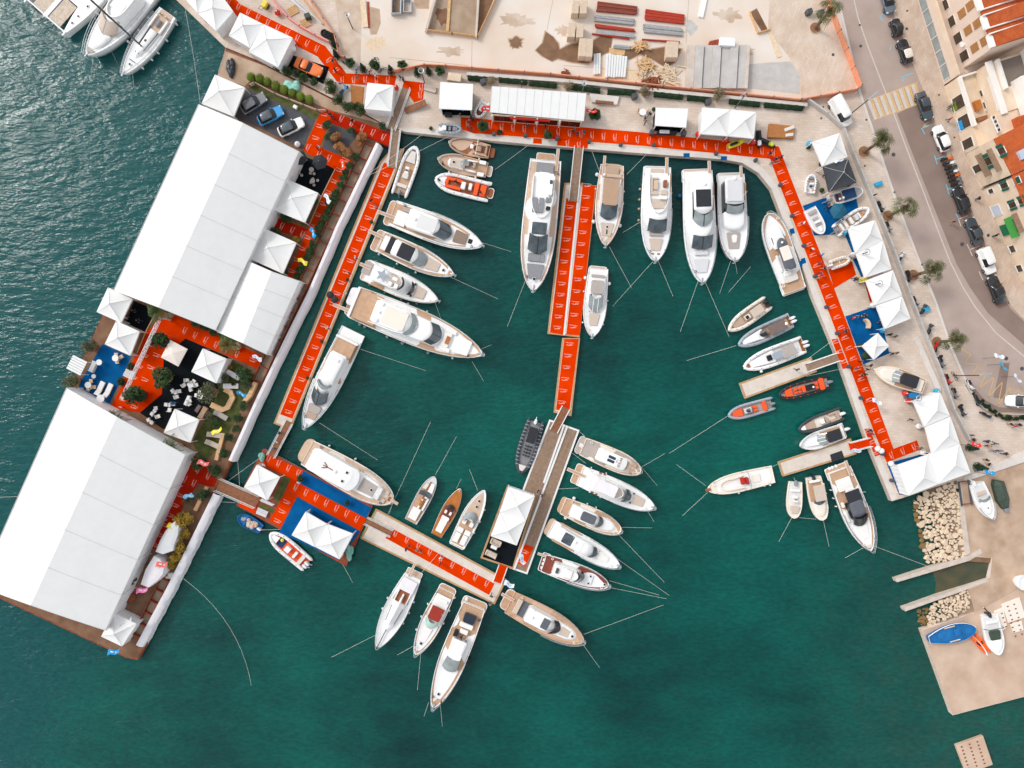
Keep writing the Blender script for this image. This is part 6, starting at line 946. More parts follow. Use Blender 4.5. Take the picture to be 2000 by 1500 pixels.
for sg in(-1,1):
 mb=MB();rg=[]
 for z,ky,ux in((-.5,.5,.95),(.05,.7,.97),(1.0,1,1),(1.5,1,1)):rg.append([(u*b.L*ux+b.L*.0,sg*b.hb*.76+ky*b.hb*.24*(1 if u<.5 else max(.08,1-((u-.5)/.5)**2.2)),z)for u in Boat.US]+[(u*b.L*ux,sg*b.hb*.76-ky*b.hb*.24*(1 if u<.5 else max(.08,1-((u-.5)/.5)**2.2)),z)for u in Boat.US[::-1]])
 obj('float',mb.loft(rg,sm=True),'gel',b.t)
b.rise=0;b.pad('bridge_deck','gel',.1,.72,-.8,.8,-.35,.4);b.cab('saloon','gel',.12,.62,.62,.56,.0,1.4,.3,.1,0,.15);b.screen(.61,.55,.5,.5,.4,1.2,.05,'glass');b.pad('nacelle','gel',.7,.98,-.09,.05,-.2,.2);b.pad('trampoline','net_heap',.73,.96,.08,.54,-.1,.03);b.pad('trampoline','net_heap',.73,.96,-.54,-.1,-.1,.03);obj('cross_beam',MB().tube([(.965*b.L,-.8*b.hb,1.5),(.965*b.L,.8*b.hb,1.5)],.14,8),'white_metal',b.t);b.hatch((.68,.3),(.68,-.3),(.86,.76),(.78,.76),(.66,.78),(.8,-.76),(.68,-.78),sz=.45,z=.05);obj('bow_pole',MB().tube([(.965*b.L,0,1.6),(1.0*b.L,0,1.7)],.06,6),'white_metal',b.t);b.fend((.5,1),(.65,1),r=.2)
# ------------------------------------------------ boats standing on the quay and in the yard
Z1=.12
b=Boat('dinghy','white dinghy with a navy cockpit cover below the black tent','dinghy',(1621,391),(1685,371),26,fb=.8,ws=.85,um=.5,p=2.3,q=.65,z0=Z1,hull='gel',deck='gel',lm='the navy covered dinghy',rise=.15);b.strip('bow_mat','tube_grey',.7,.96,.2,-.02);b.pad('canopy','canvas_navy',.36,.74,-.78,.78,.35,.12,.9,.05);b.pad('cockpit_floor','teak_dark',.16,.36,-.6,.6,-.05,.03);b.pad('bench','canvas_navy',.2,.24,-.6,.6,.0,.3);b.helm(.31,-.3,0,sw=.3);b.pad('stern_step','teak',.02,.12,.4,.8,.02,.04);b.pad('stern_step','teak',.02,.12,-.8,-.4,.02,.04);b.eng(0,mat='engine_grey',u=-.02);b.pad('bow_seat','teak',.82,.9,-.3,.2,.0,.05)
b=Rib('rib_boat','white inflatable with black lettering bars beside the dinghy umbrella',(1634,450),(1696,408),29,tube='tube_white',floor='teak',r=.26,z0=Z1,lm='the lettered inflatable');b.pad('bench','cush_white',.12,.18,-.5,.5,-.2,.5);b.pad('bench','cush_white',.24,.31,-.55,.55,-.2,.5);b.pad('bench','cush_white',.4,.48,-.5,.5,-.2,.5);b.pad('console','gel_grey',.54,.62,-.4,.4,-.2,.7);b.pad('bench','cush_white',.66,.71,-.4,.4,-.2,.45);b.pad('bow_step','teak',.8,.86,-.22,.22,-.1,.04);b.eng(0,mat='engine_grey',u=-.01)
for sg in(-1,1):
 for k in range(2):mb=MB();[mb.box(b.L*(.06+k*.2)+j*.22,b.L*(.06+k*.2)+j*.22+.15,sg*(b.hb-.26)-.14,sg*(b.hb-.26)+.12,b.fb+.155,b.fb+.17)for j in range(5)];obj('lettering',mb,'plastic_black',b.t)
b=Boat('open_boat','plain white open motor boat on the blue carpet next to the red carpet','open boat',(1582,407),(1607,457),28,fb=.85,ws=.88,um=.45,p=2.2,q=.7,z0=Z1,deck='gel',cap=.16,lm='the plain white open boat',rise=.1);b.strip('cockpit_floor','gel_shade',.06,.9,.3,-.06);b.pad('bench','cush',.1,.22,-.6,.6,.0,.25);b.pad('helm_seat','cush',.36,.46,-.4,.3,0,.4);b.pad('console','gel',.48,.58,-.45,.35,0,.6);b.pad('bow_cushion','cush',.6,.66,-.45,.4,0,.35);b.pad('bow_deck','gel',.7,.9,-.3,.3,.02,.15,.6)
b=Rib('rib_boat','tiny white tender with tan seats standing on the bare quay',(1582,376),(1586,342),23,tube='tube_white',floor='gel_shade',r=.2,z0=Z1,tail=.03,lm='the tiny white tender');b.pad('bow_seat','cush_grey',.74,.92,-.4,.4,-.15,.2,.6);b.pad('bench','teak',.58,.66,-.35,.35,-.15,.3);b.pad('console','gel',.42,.54,-.4,.3,-.15,.5);b.pad('helm_seat','plastic_black',.3,.38,-.2,.2,-.15,.4);b.pad('stern_seat','teak',.1,.2,.3,.7,-.1,.2);b.pad('stern_seat','teak',.1,.2,-.7,-.3,-.1,.2)
b=Rib('rib_boat','small cream inflatable with a tan floor on the plain red square',(1624,518),(1658,506),20,tube='tube_cream',floor='teak',r=.24,z0=Z1,ws=.98,p=3,tail=.08,lm='the small cream inflatable');b.pad('transom','gel_grey',.02,.06,-.6,.6,-.2,.4);b.eng(0,mat='engine_white',u=-.1,k=.7);b.pad('thwart','gel_grey',.45,.5,-.6,.6,-.1,.05)
b=Boat('motor_boat','cream motor boat with a charcoal canopy standing on the east quay','motor boat',(1806,755),(1708,722),37,fb=1.05,ws=.78,um=.45,p=2.0,q=.75,z0=Z1,hull='gel_cream',deck='teak',line='boards_light',rise=.3,lm='the charcoal canopy boat');b.strip('fore_deck','gel_cream',.56,.98,.12,-.02);b.pad('transom_deck','gel_cream',.05,.2,-.55,.7,.0,.25);b.plat('teak',-.01,.06,.75,.9,.15);b.pad('canopy','canvas_black',.2,.52,-.66,.66,.75,.2,.9,.3);b.screen(.66,.55,.6,.55,.1,.55,.04,'glass_pale',split=3);b.cab('cuddy','gel_cream',.62,.92,.7,.5,-.02,.15,.5,.05);b.box('bowsprit','gel_cream',.97,1.04,-.08,.08,.0,.08)
b=Rib('rib_boat','pale tender with maroon floor standing beside the long panel stand',(948,198),(931,229),22,tube='tube_white',floor='cush_maroon',r=.2,z0=.08,tail=.05,lm='the maroon tender');b.pad('console','gel',.42,.62,-.35,.35,-.2,.4);b.pad('bench','gel',.1,.16,-.6,.6,-.15,.25);b.pad('bow_cushion','cush_maroon',.66,.84,-.4,.4,-.15,.12,.6)
b=Rib('rib_boat','grey inflatable on the quay edge beside the potted palms',(857,250),(901,253),21,tube='tube_grey',floor='steel_dark',r=.22,z0=.08,tail=.04,lm='the quay edge inflatable');b.pad('console','gel',.16,.34,-.45,.45,-.15,.5);b.pad('seat','cush_grey',.44,.54,-.4,.4,-.15,.3);b.pad('bow_cushion','cush_grey',.62,.84,-.45,.45,-.12,.12,.6)
b=Boat('motor_boat','white cuddy boat with a pale windscreen on the boat yard','motor boat',(1909,945),(1934,1013),33,fb=.95,ws=.85,um=.4,p=2,q=.85,z0=.25,deck='gel',lm='the yard cuddy boat');b.strip('cockpit_floor','gel_shade',.06,.4,.35,-.05);b.pad('bench','cush_beige',.22,.32,-.55,.55,0,.2);b.screen(.52,.42,.66,.6,.05,.45,.08,'glass_pale');b.cab('cuddy','gel',.48,.9,.6,.45,-.03,.2,.5,.08);b.hatch((.68,0,.2),sz=.4);b.rail(.6,.4);b.eng(-.35,mat='engine_white',u=-.03)
t=thing('covered_boat','boat under a dark green tarpaulin beside the yard cuddy boat','covered boat',P(1950,962),rad(-74),lm='the green covered boat');mb=MB();mb.loft([[(-2.4,-.5,z),(-1.8,.9,z),(1.2,.95,z),(2.6,.45,z),(2.6,-.4,z),(1.0,-1.0,z),(-1.6,-.9,z)]for z in(.1,.8)]+[[(-1.6,-.1,1.5),(-1.2,.2,1.5),(.8,.25,1.6),(1.8,.15,1.4),(1.8,-.1,1.4),(.8,-.25,1.6),(-1.2,-.2,1.5)]]);obj('cover',mb,M('tarp_green','#3c4a3e',.6,.2,2,bump=.8),t);obj('keel',MB().box(-2,2,-.2,.2,0,.3),'navy_gel',t)
obj('outboard_engine',MB().rbox(2.5,3.1,-.4,.3,.5,1.1,.2,.1),'engine_grey',t)
b=Boat('rowing_boat','blue open wooden boat with a white rim on the lower pier','rowing boat',(1816,1250),(1903,1226),36,fb=.8,ws=.35,um=.48,p=2.1,q=.75,z0=.15,hull='boat_blue',deck='boat_blue',line='gel',cap=.1,bulwark=.25,tip=.06,lm='the blue rowing boat');b.pad('thwart','boat_blue',.2,.3,-.35,.35,-.2,.08);b.pad('engine_box','boat_blue',.55,.66,-.35,.4,-.2,.25);b.pad('thwart','boat_blue',.72,.75,-.8,.8,-.15,.06);b.pad('side_bench','timber_pale',.36,.6,.72,.84,-.05,.05);b.pad('side_bench','timber_pale',.4,.64,-.84,-.72,-.05,.05)
b=Boat('motor_boat','white cuddy boat with a dark outboard and green cockpit cover on the lower pier','motor boat',(1934,1203),(1948,1278),36,fb=.95,ws=.84,um=.45,p=2.1,q=.8,z0=.25,deck='gel',lm='the white cuddy boat');b.strip('cockpit_floor','gel_shade',.05,.6,.3,-.06);b.pad('cockpit_cover','tarp_green',.36,.62,-.62,.62,.05,.3,.8,.3);b.pad('bench','gel',.12,.18,-.6,.6,0,.3);b.cab('cuddy','gel',.6,.94,.66,.45,-.04,.25,.5,.1);obj('arch',MB().tube([(.3*b.L,-b.hb,1),(.28*b.L,-b.hb*.8,2),(.28*b.L,b.hb*.8,2),(.3*b.L,b.hb,1)],.05,6),'plastic_black',b.t);b.eng(-.05,mat='engine_black',u=-.03)
b=Boat('motor_boat','rounded white boat end cut off by the picture edge beside the slipway','motor boat',(2030,1140),(1984,1137),30,fb=.9,ws=.9,um=.5,p=2.6,q=.6,z0=.2,deck='gel');b.pad('cover','tarp_white',.1,.7,-.6,.6,0,.15)
for k,(x,y,mt,lb)in enumerate(((1909,1258,'plastic_orange','orange kayak next to the blue rowing boat'),(1913,1261,'plastic_white','white kayak between two orange kayaks'),(1918,1256,'plastic_orange','orange kayak next to the white cuddy boat'))):
 b=Boat('kayak',lb+' on the pier','kayak',(x-16,y-22),(x+17,y+20),8,fb=.3,rise=.05,ws=.1,um=.5,p=2,q=.9,z0=.03,hull=mt,deck=mt,cap=.04,bulwark=.02,tip=.04,group='kayaks on the pier');b.pad('cockpit','plastic_black',.42,.56,-.4,.4,-.02,.03,1,.2)
for k,(x,y,q,lb)in enumerate(((1436,282,0,'yellow and black jet ski on the red carpet'),(1496,281,25,'lime and black jet ski off the carpet end'),(1795,784,25,'lime and black jet ski beside the orange buoys'),(1480,274,88,'white and black jet ski at the tent corner'))):
 o=thing('jet_ski',lb,'jet ski',P(x,y),rad(-q+(20 if k==0 else 0)),group='jet skis on show');mb=MB();mb.loft([[(-1.4,-.45*w_,z),(.4,-.5*w_,z),(1.1,-.3*w_,z),(1.5,0,z),(1.1,.3*w_,z),(.4,.5*w_,z),(-1.4,.45*w_,z)]for z,w_ in((.1,.6),(.45,1),(.6,.85))]);obj('hull',mb,'plastic_black' if k else 'plastic_yellow',o);obj('seat',MB().rbox(-1.1,.2,-.2,.2,.6,.95,.15,.08),'plastic_black',o);obj('cowl',MB().rbox(.2,1.1,-.3,.3,.6,.9,.25,.1),('plastic_yellow','lime','lime','plastic_white')[k],o);obj('handlebar',MB().tube([(.25,-.4,1.05),(.3,0,1.0),(.25,.4,1.05)],.04,5),'steel_dark',o)
 # ------- mooring ropes
def ropes(lst,mat='rope',r=.017):
 for a,b_,za,zb,sag,lb in lst:
  p,q=P(*a,za),P(*b_,zb);o=p.copy();n=10;bw=Vector((-(q-p).y,(q-p).x,0))*(.1 if lb.startswith('long pale rope tr')else 0);pts=[p.lerp(q,k/n)-o-(Vector((0,0,sag))-bw)*4*(k/n)*(1-k/n)for k in range(n+1)]
  x=obj('mooring_rope',MB().tube(pts,r,5),mat,None,o);tag(x,lb,'rope','mooring ropes')
WZ=W-.05
ropes([((88,80),(115,110),.4,WZ,0,'short rope hanging off the catamaran bow'),((182,108),(178,148),.4,WZ,0,'~pale mooring rope off the bow'),((258,138),(262,172),.2,WZ,0,'~pale mooring rope off the bow'),((361,14),(391,202),.1,.6,.3,'long rope from the top quay edge to the long marquee corner'),((446,76),(426,140),.3,.2,.1,'thick rope across the water gap beside the black tarpaulin'),((358,1130),(492,1345),.8,WZ,.1,'long pale rope trailing off the barge into open sea'),((0,971),(60,969),-.9,.0,0,'rope leaving the barge at the picture edge'),((942,474),(1000,492),.6,WZ,0,'~pale mooring rope running off the bow'),((880,541),(975,585),.4,WZ,0,'~pale mooring rope running off the bow'),((850,592),(862,625),.6,WZ,0,'~pale mooring rope running off the bow'),((940,682),(960,673),.9,WZ,0,'~pale mooring rope running off the bow'),((922,706),(945,745),.9,WZ,0,'~pale mooring rope running off the bow'),((704,682),(835,725),.6,WZ,0,'~pale mooring rope running off the stern'),((624,826),(740,900),.5,WZ,0,'~pale mooring rope running off the bow'),((768,978),(760,1005),.6,WZ,0,'~pale mooring rope running off the bow'),((757,1005),(845,815),-.3,WZ,0,'long mooring rope from the concrete dock into the basin'),((850,928),(893,850),-.2,WZ,0,'~pale mooring rope running off the bow'),((891,955),(901,935),-.3,WZ,0,'~pale mooring rope running off the bow'),((933,958),(916,915),-.2,WZ,0,'~pale mooring rope running off the bow'),((738,1238),(645,1285),.3,WZ,0,'~pale mooring rope running off the bow'),((822,1120),(857,1080),-.4,.0,0,'~pale stern rope to the dock'),((807,1262),(775,1280),.2,WZ,0,'~pale mooring rope running off the bow'),((822,1275),(815,1350),.2,WZ,0,'~pale mooring rope running off the bow'),((837,1372),(828,1400),.4,WZ,0,'~pale mooring rope running off the bow'),((860,1378),(864,1420),.4,WZ,0,'~pale mooring rope running off the bow'),((1140,1239),(1300,1180),.4,WZ,0,'pale rope from the corner cabin yacht toward the long ropes'),((1138,1258),(1172,1305),.4,WZ,0,'~pale mooring rope running off the bow'),((1251,910),(1285,950),.3,WZ,0,'~pale mooring rope running off the bow'),((1250,914),(1300,885),.3,WZ,0,'~pale mooring rope running off the bow'),((1264,997),(1278,1020),.4,WZ,0,'~pale mooring rope running off the bow'),((1214,1030),(1275,1031),.2,WZ,0,'~pale mooring rope running off the bow'),((1208,1044),(1300,1140),.2,WZ,0,'~pale mooring rope running off the bow'),((1205,1091),(1310,1165),.3,WZ,0,'~pale mooring rope running off the bow'),((1190,1134),(1290,1163),.3,WZ,0,'~pale mooring rope running off the bow'),((1188,1147),(1305,1170),.3,WZ,0,'~pale mooring rope running off the bow'),((1118,885),(1144,905),-.3,.1,0,'~pale stern rope to the jetty'),((1090,955),(1130,953),-.3,.2,0,'~pale stern rope to the jetty'),((1132,843),(1142,852),-.3,.1,0,'~pale stern rope to the jetty'),((1035,281),(967,331),.1,-.5,.1,'rope from the top quay to the sun pad launch'),((1026,548),(990,640),.6,WZ,0,'~pale mooring rope running off the bow'),((1156,295),(1172,338),.1,.1,0,'pale stern rope of the tan canvas cruiser beside the gangway'),((1262,302),(1224,341),.1,.1,0,'pale stern rope of the tan canvas cruiser toward the pink fender yacht'),((1190,482),(1235,565),.1,WZ,0,'~pale mooring rope running off the bow'),((1275,511),(1195,600),.7,WZ,0,'~pale mooring rope running off the bow'),((1286,511),(1315,580),.7,WZ,0,'~pale mooring rope running off the bow'),((1363,550),(1328,650),.9,WZ,0,'~pale mooring rope running off the bow'),((1377,550),(1425,660),.9,WZ,0,'~pale mooring rope running off the bow'),((1427,510),(1405,575),.6,WZ,0,'~pale mooring rope running off the bow'),((1436,512),(1440,535),.6,WZ,0,'~pale mooring rope running off the bow'),((1466,521),(1415,580),-.9,WZ,0,'loose pale rope floating below the grey roofed yacht'),((1253,432),(1215,455),.3,WZ,0,'~pale side rope toward the pier'),((1438,675),(1335,706),-.5,WZ,0,'~pale mooring rope running off the bow'),((1575,703),(1622,668),-.3,.05,0,'~pale rope from the quay'),((1575,735),(1645,720),-.3,.05,0,'~pale rope from the quay'),((1422,812),(1300,890),-.5,WZ,0,'~pale mooring rope running off the bow'),((1379,949),(1318,905),-.4,WZ,0,'~pale mooring rope running off the bow'),((1382,962),(1330,1010),-.4,WZ,0,'~pale mooring rope running off the bow'),((1505,913),(1522,905),-.3,-.4,0,'~pale stern rope to the dock'),((1546,1012),(1520,1060),-.4,WZ,0,'~pale mooring rope running off the bow'),((1560,1011),(1594,1014),-.4,-.3,0,'rope tying the two cream boats together'),((1608,1016),(1620,1070),-.3,WZ,0,'~pale mooring rope running off the bow'),((1706,1066),(1812,1106),.4,.0,0,'pale rope from the dark wheelhouse yacht to the slip wall'),((1686,1070),(1650,1090),.3,WZ,0,'~pale mooring rope running off the bow'),((715,345),(885,262),1.0,.1,.2,'pale rope from the white skirt to the top quay, lower of two'),((715,343),(838,252),1.0,.1,.2,'pale rope from the white skirt to the top quay, upper of two'),((464,900),(468,955),.3,-.2,.1,'dark rope hanging between the white skirt and the plank bridge'),((507,895),(447,938),-.2,.2,0,'pale rope from the brown pontoon to the barge'),((422,980),(460,982),.2,-.3,.1,'short rope from the barge to the brown pontoon edge'),((668,1100),(690,1140),-.4,WZ,0,'thin rope trailing off the brown pontoon corner'),((515,1035),(547,1034),-.6,-.3,0,'rope tying the blue work boat to the brown pontoon')])
ropes([((733,996),(703,1050),-.2,-.2,0,'bright green rope laid across the end of the brown pontoon')],'plastic_green',.05)
# ======= cars, vans, scooters, bicycles
def car(name,label,px,py,head,paint,L=4.4,Wd=1.8,hood=.27,tail=.1,roof='',gh=1.42,van=0,lm=None,z=.02,pick=0,group=None):
 """head = compass of the bonnet in picture degrees (0 = towards the picture's east, counter-clockwise)"""
 t=thing(name,label,'van' if 'van' in name else 'pickup' if pick else 'car',P(px,py)+Vector((0,0,z)),rad(head),group,lm);w=Wd/2;l=L/2
 def ring(zz,kx,ky):return[(x*kx,y*ky,zz)for x,y in[(-l,-w*.72),(-l,w*.72),(-l*.93,w*.93),(-l*.5,w),(l*.45,w),(l*.82,w*.94),(l*.95,w*.75),(l,w*.4),(l,-w*.4),(l*.95,-w*.75),(l*.82,-w*.94),(l*.45,-w),(-l*.5,-w),(-l*.93,-w*.93)]]
 bz=.82 if not van else.95
 obj('body',MB().loft([ring(.22,.94,.92),ring(.42,1,1),ring(.62,1,1),ring(bz-.08,.98,.97),ring(bz,.95,.9)],sm=True),paint,t)
 x0,x1=-l+L*tail,l-L*hood
 def g(zz,a,b,k):
  f_=b;return[(x,y,zz)for x,y in rrect(a,f_,-w*k,w*k,.28)]
 rk=.35 if van else.75;ra=.12 if van else.5
 obj('window_glass',MB().loft([g(bz-.06,x0,x1,.88),g(gh-.05,x0+ra,x1-rk,.72)],sm=True),'glass_black',t)
 r=obj('roof',MB().loft([g(gh-.06,x0+ra-.02,x1-rk+.02,.745),g(gh,x0+ra+.04,x1-rk-.03,.71),g(gh+.04,x0+ra+.35,x1-rk-.35,.5)],sm=True),roof or paint,t)
 if roof=='glass':r['label']='glass panoramic roof'
 if van:obj('cargo_side',MB().loft([g(bz-.06,x0-.01,x1-rk-1.0,.9),g(gh-.04,x0+ra-.03,x1-rk-.9,.76)]),paint,t)
 if pick:obj('load_bed',MB().rbox(-l+.1,x0-.05,-w*.8,w*.8,bz-.3,bz+.02,.1),'steel_dark',t)
 for sx in(-l*.62,l*.62):
  for sy in(-1,1):
   y=sy*(w-.1);wh=obj('wheel',MB().loft([[(sx+.33*math.cos(2*math.pi*k/14),y+d,.33+.33*math.sin(2*math.pi*k/14))for k in range(14)]for d in(-.11,.11)]),'tyre',t)
   obj('rim',MB().loft([[(sx+.2*math.cos(2*math.pi*k/10),y+sy*.115,.33+.2*math.sin(2*math.pi*k/10))for k in range(10)],[(sx+.18*math.cos(2*math.pi*k/10),y+sy*.125,.33+.18*math.sin(2*math.pi*k/10))for k in range(10)]]),'rim',wh)
 for sy in(-1,1):
  a,c_=sorted((sy*w*.5,sy*w*.86));obj('headlight',MB().rbox(l*.86,l*.965,a,c_,.6,bz-.02,.08),'lamp',t);obj('tail_light',MB().rbox(-l*1.0,-l*.93,a,c_,.6,bz-.03,.05),'lamp_red',t)
  a,c_=sorted((sy*w*.9,sy*w*1.14));obj('wing_mirror',MB().rbox(x1-.55,x1-.38,a,c_,bz-.02,bz+.14,.06),paint,t)
 return t
car('sports_car','orange sports car displayed on a black mat',605,135,-24,'car_orange',4.7,1.95,.36,.16,gh=1.25,lm='the orange car')
car('parked_car','grey estate car, first of three show cars by the corner tent',498,205,32,'car_grey',4.6,1.85,.26,.06,lm='the grey show car');car('parked_car','bright blue car with dark glass roof on the show floor',531,229,27,'car_blue',4.4,1.85,.26,.05,'glass',lm='the blue show car');car('parked_car','white car with dark glass roof on the show floor',571,251,26,'car_white',4.5,1.85,.26,.05,'glass',lm='the white show car')
G_='cars parked along the kerb'
car('parked_car','blue grey car cut by the top edge of the picture',1730,5,-75,'car_steel',4.3,1.8,.24,.08,lm='the blue grey car',group=G_);car('parked_car','very short black city car at the kerb',1747,58,105,'car_black',2.9,1.6,.2,.05,gh=1.5,lm='the black city car',group=G_);car('parked_car','black small car with a cream roof',1763,104,108,'car_black',4.0,1.75,.3,.03,'car_cream',lm='the cream roofed car',group=G_);car('parked_car','dark slate saloon parked over the end of the zebra crossing',1801,210,-70,'car_slate',4.7,1.8,.28,.17,lm='the zebra crossing saloon',group=G_)
car('parked_car','white car with black windscreen beside the row of motorbikes',1834,273,112,'car_white',4.4,1.85,.28,.02,lm='the white kerbside car',group=G_);car('parked_car','black car parked between the motorbikes and a slate saloon',1873,394,111,'car_black',4.6,1.85,.26,.08,lm='the black kerbside car',group=G_);car('parked_car','slate saloon parked next to a small white van',1898,454,112,'car_slate',4.7,1.8,.28,.17,lm='the slate saloon',group=G_);car('parked_van','small white van parked between two dark saloons',1921,511,-68,'car_white',4.5,1.85,.27,.01,gh=1.8,van=1,lm='the small white van',group=G_);car('parked_car','black saloon at the bend in the road',1941,567,112,'car_black',4.9,1.85,.28,.17,lm='the bend saloon',group=G_)
car('parked_van','white delivery van on the promenade behind the grey fence',1637,222,-61,'car_white',5.2,2.0,.17,.01,gh=2.1,van=1,lm='the delivery van');car('pickup_truck','white pickup truck cut by the frame beside the yellow zigzag',1990,783,178,'car_white',5.3,1.95,.27,.36,gh=1.75,pick=1,lm='the white pickup')
def scooter(mats):
 t=thing('scooter','~scooter','scooter',(0,0,0),0,'parked scooters and motorbikes')
 for x in(-.62,.62):obj('wheel',MB().loft([[(x+.27*math.cos(2*math.pi*k/12),d,.27+.27*math.sin(2*math.pi*k/12))for k in range(12)]for d in(-.07,.07)]),'tyre',t)
 obj('body',MB().loft([[(-.85,-.1,.5),(-.3,-.2,.4),(.2,-.14,.3),(.7,-.12,.55),(.7,.12,.55),(.2,.14,.3),(-.3,.2,.4),(-.85,.1,.5)],[(-.9,-.08,.72),(-.3,-.19,.7),(.15,-.12,.5),(.62,-.2,.85),(.62,.2,.85),(.15,.12,.5),(-.3,.19,.7),(-.9,.08,.72)]],sm=True),mats[0],t)
 obj('seat',MB().rbox(-.85,-.05,-.15,.15,.7,.84,.12,.04),'plastic_black',t);obj('handlebar',MB().tube([(.42,-.38,1.05),(.5,0,1.0),(.42,.38,1.05)],.035,5),'steel_dark',t);obj('front_shield',MB().rbox(.5,.66,-.2,.2,.55,1.02,.06),mats[1],t)
 if mats[2]:obj('top_case',MB().rbox(-1.15,-.78,-.22,.22,.82,1.12,.1,.05),mats[2],t)
 return t
SCO={}
for lst in([(1846,312,14,'red and black','car_orange',1),(1850,321,14,'white','car_white',1),(1854,329,14,'dark','car_slate',1),(1857,337,14,'white','car_white',1),(1860,345,14,'red and black','car_orange',1),(1862,353,14,'grey','car_grey',1),(1866,361,16,'grey','car_grey',1),(1711,405,-62,'black','car_black',0),(1726,445,-70,'grey','car_grey',0),(1751,503,60,'white','car_white',0),(1766,540,-75,'black','car_black',0),(1778,590,-68,'black','car_black',0),(1795,604,62,'dark','car_slate',0),(1807,643,68,'dark','car_slate',0),(1819,678,75,'red','plastic_red',0),(1830,708,-70,'grey','car_grey',1),(1842,741,-68,'red','plastic_red',0),(1856,768,-72,'grey','car_grey',0),(1870,803,-66,'dark','car_slate',1),(1891,752,-65,'white','car_white',0),(1904,782,-68,'black','car_black',0),(1921,810,-28,'blue','navy_gel',0),(673,178,50,'blue','car_blue',0)],):
 for x,y,a,cn,mt,tc in lst:
  if 1700<x<1875 and y>400:x+=5
  k=(mt,tc);lb=f'~{cn} scooter'+(' with a top case' if tc else ' parked')
  if k not in SCO:o=SCO[k]=scooter((mt,mt if mt!='car_black' else 'car_slate','plastic_black' if tc else None));o.location=P(x,y);o.rotation_euler=(0,0,rad(a));AUTO[-1]=(o,lb[1:])
  else:o=dup(SCO[k],P(x,y),rad(a),lb)
  o.scale=(1.08,1.2,1)
def bike(lb,px,py,a,mat):
 t=thing('bicycle',lb,'bicycle',P(px,py),rad(a),'bicycles by the carpet')
 for x in(-.52,.52):obj('wheel',MB().tube([(x+.33*math.cos(2*math.pi*k/12),0,.34+.33*math.sin(2*math.pi*k/12))for k in range(13)],.035,5),'tyre',t)
 mb=MB()
 for p,q in(((-.52,0,.34),(-.15,0,.85)),((-.15,0,.85),(.35,0,.8)),((.35,0,.8),(-.05,0,.32)),((-.05,0,.32),(-.15,0,.9)),((.52,0,.34),(.35,0,1.0)),((-.52,0,.34),(-.05,0,.32))):mb.tube([p,q],.035,5)
 obj('frame',mb,mat,t);obj('saddle',MB().rbox(-.3,-.02,-.09,.09,.9,.97,.06),'plastic_black',t);obj('handlebar',MB().tube([(.3,-.3,1.03),(.36,0,1.0),(.3,.3,1.03)],.03,5),'steel_dark',t)
bike('~blue bicycle parked',699,140,65,'plastic_blue');bike('~red bicycle parked',724,143,70,'plastic_red');bike('~dark bicycle parked',748,139,30,'steel_dark');bike('~dark bicycle parked',675,127,-40,'steel_dark');bike('dark bicycle lying beside the tall street lamp on the promenade',1862,735,-60,'steel_dark');bike('~white bicycle parked',660,166,20,'white_metal')
# ======= plants
def leaves(pts,size,q,mb=None,flat_=.5):
 mb=mb or MB()
 for x,y,z,nx,ny,nz in pts:
  n=Vector((nx+q.uniform(-.7,.7),ny+q.uniform(-.7,.7),nz+q.uniform(-.3,.9))).normalized();u=n.orthogonal().normalized();u.rotate(Matrix.Rotation(q.uniform(0,6),3,n));w=n.cross(u);s_=size*q.uniform(.6,1.3);p=Vector((x,y,z))
  mb.add([p-u*s_,p+w*s_*flat_,p+u*s_,p-w*s_*flat_],[(0,1,2,3)])
 return mb
def blobcrown(seed,n,r,rz,zc,size,lumps,spread=.55,dense=.8):
 q=random.Random(seed);pts=[];C_=[]
 for k in range(lumps):
  a=q.uniform(0,6.28);d=r*spread*math.sqrt(q.random());C_.append((d*math.cos(a),d*math.sin(a),zc+q.uniform(-.5,.5)*rz,r*q.uniform(.38,.6)))
 for k in range(n):
  x,y,z,lr=C_[k%lumps];v=Vector((q.gauss(0,1),q.gauss(0,1),q.gauss(.25,1))).normalized();f=lr*(q.uniform(dense,1.08));pts.append((x+v.x*f,y+v.y*f,z+v.z*f*rz/r,v.x,v.y,v.z))
 return leaves(pts,size,q)
def balltree(seed,n,r,zc,size):
 q=random.Random(seed);pts=[]
 for k in range(n):v=Vector((q.gauss(0,1),q.gauss(0,1),q.gauss(.2,1))).normalized();f=r*q.uniform(.86,1.04);pts.append((v.x*f,v.y*f,zc+v.z*f*.9,v.x,v.y,v.z))
 mb=leaves(pts,size,q);mb.ball(0,0,zc,r*.82,None,r*.74,8);return mb
def spiral(seed,h,r):
 q=random.Random(seed);pts=[]
 for k in range(1100):
  u=k/1100;a=u*26;rr=r*(1-u*.93)*(.72+.28*math.sin(u*30));b=q.uniform(0,6.28);pts.append((rr*math.cos(b),rr*math.sin(b),.3+h*u,math.cos(b),math.sin(b),.3))
 return leaves(pts,.11,q)
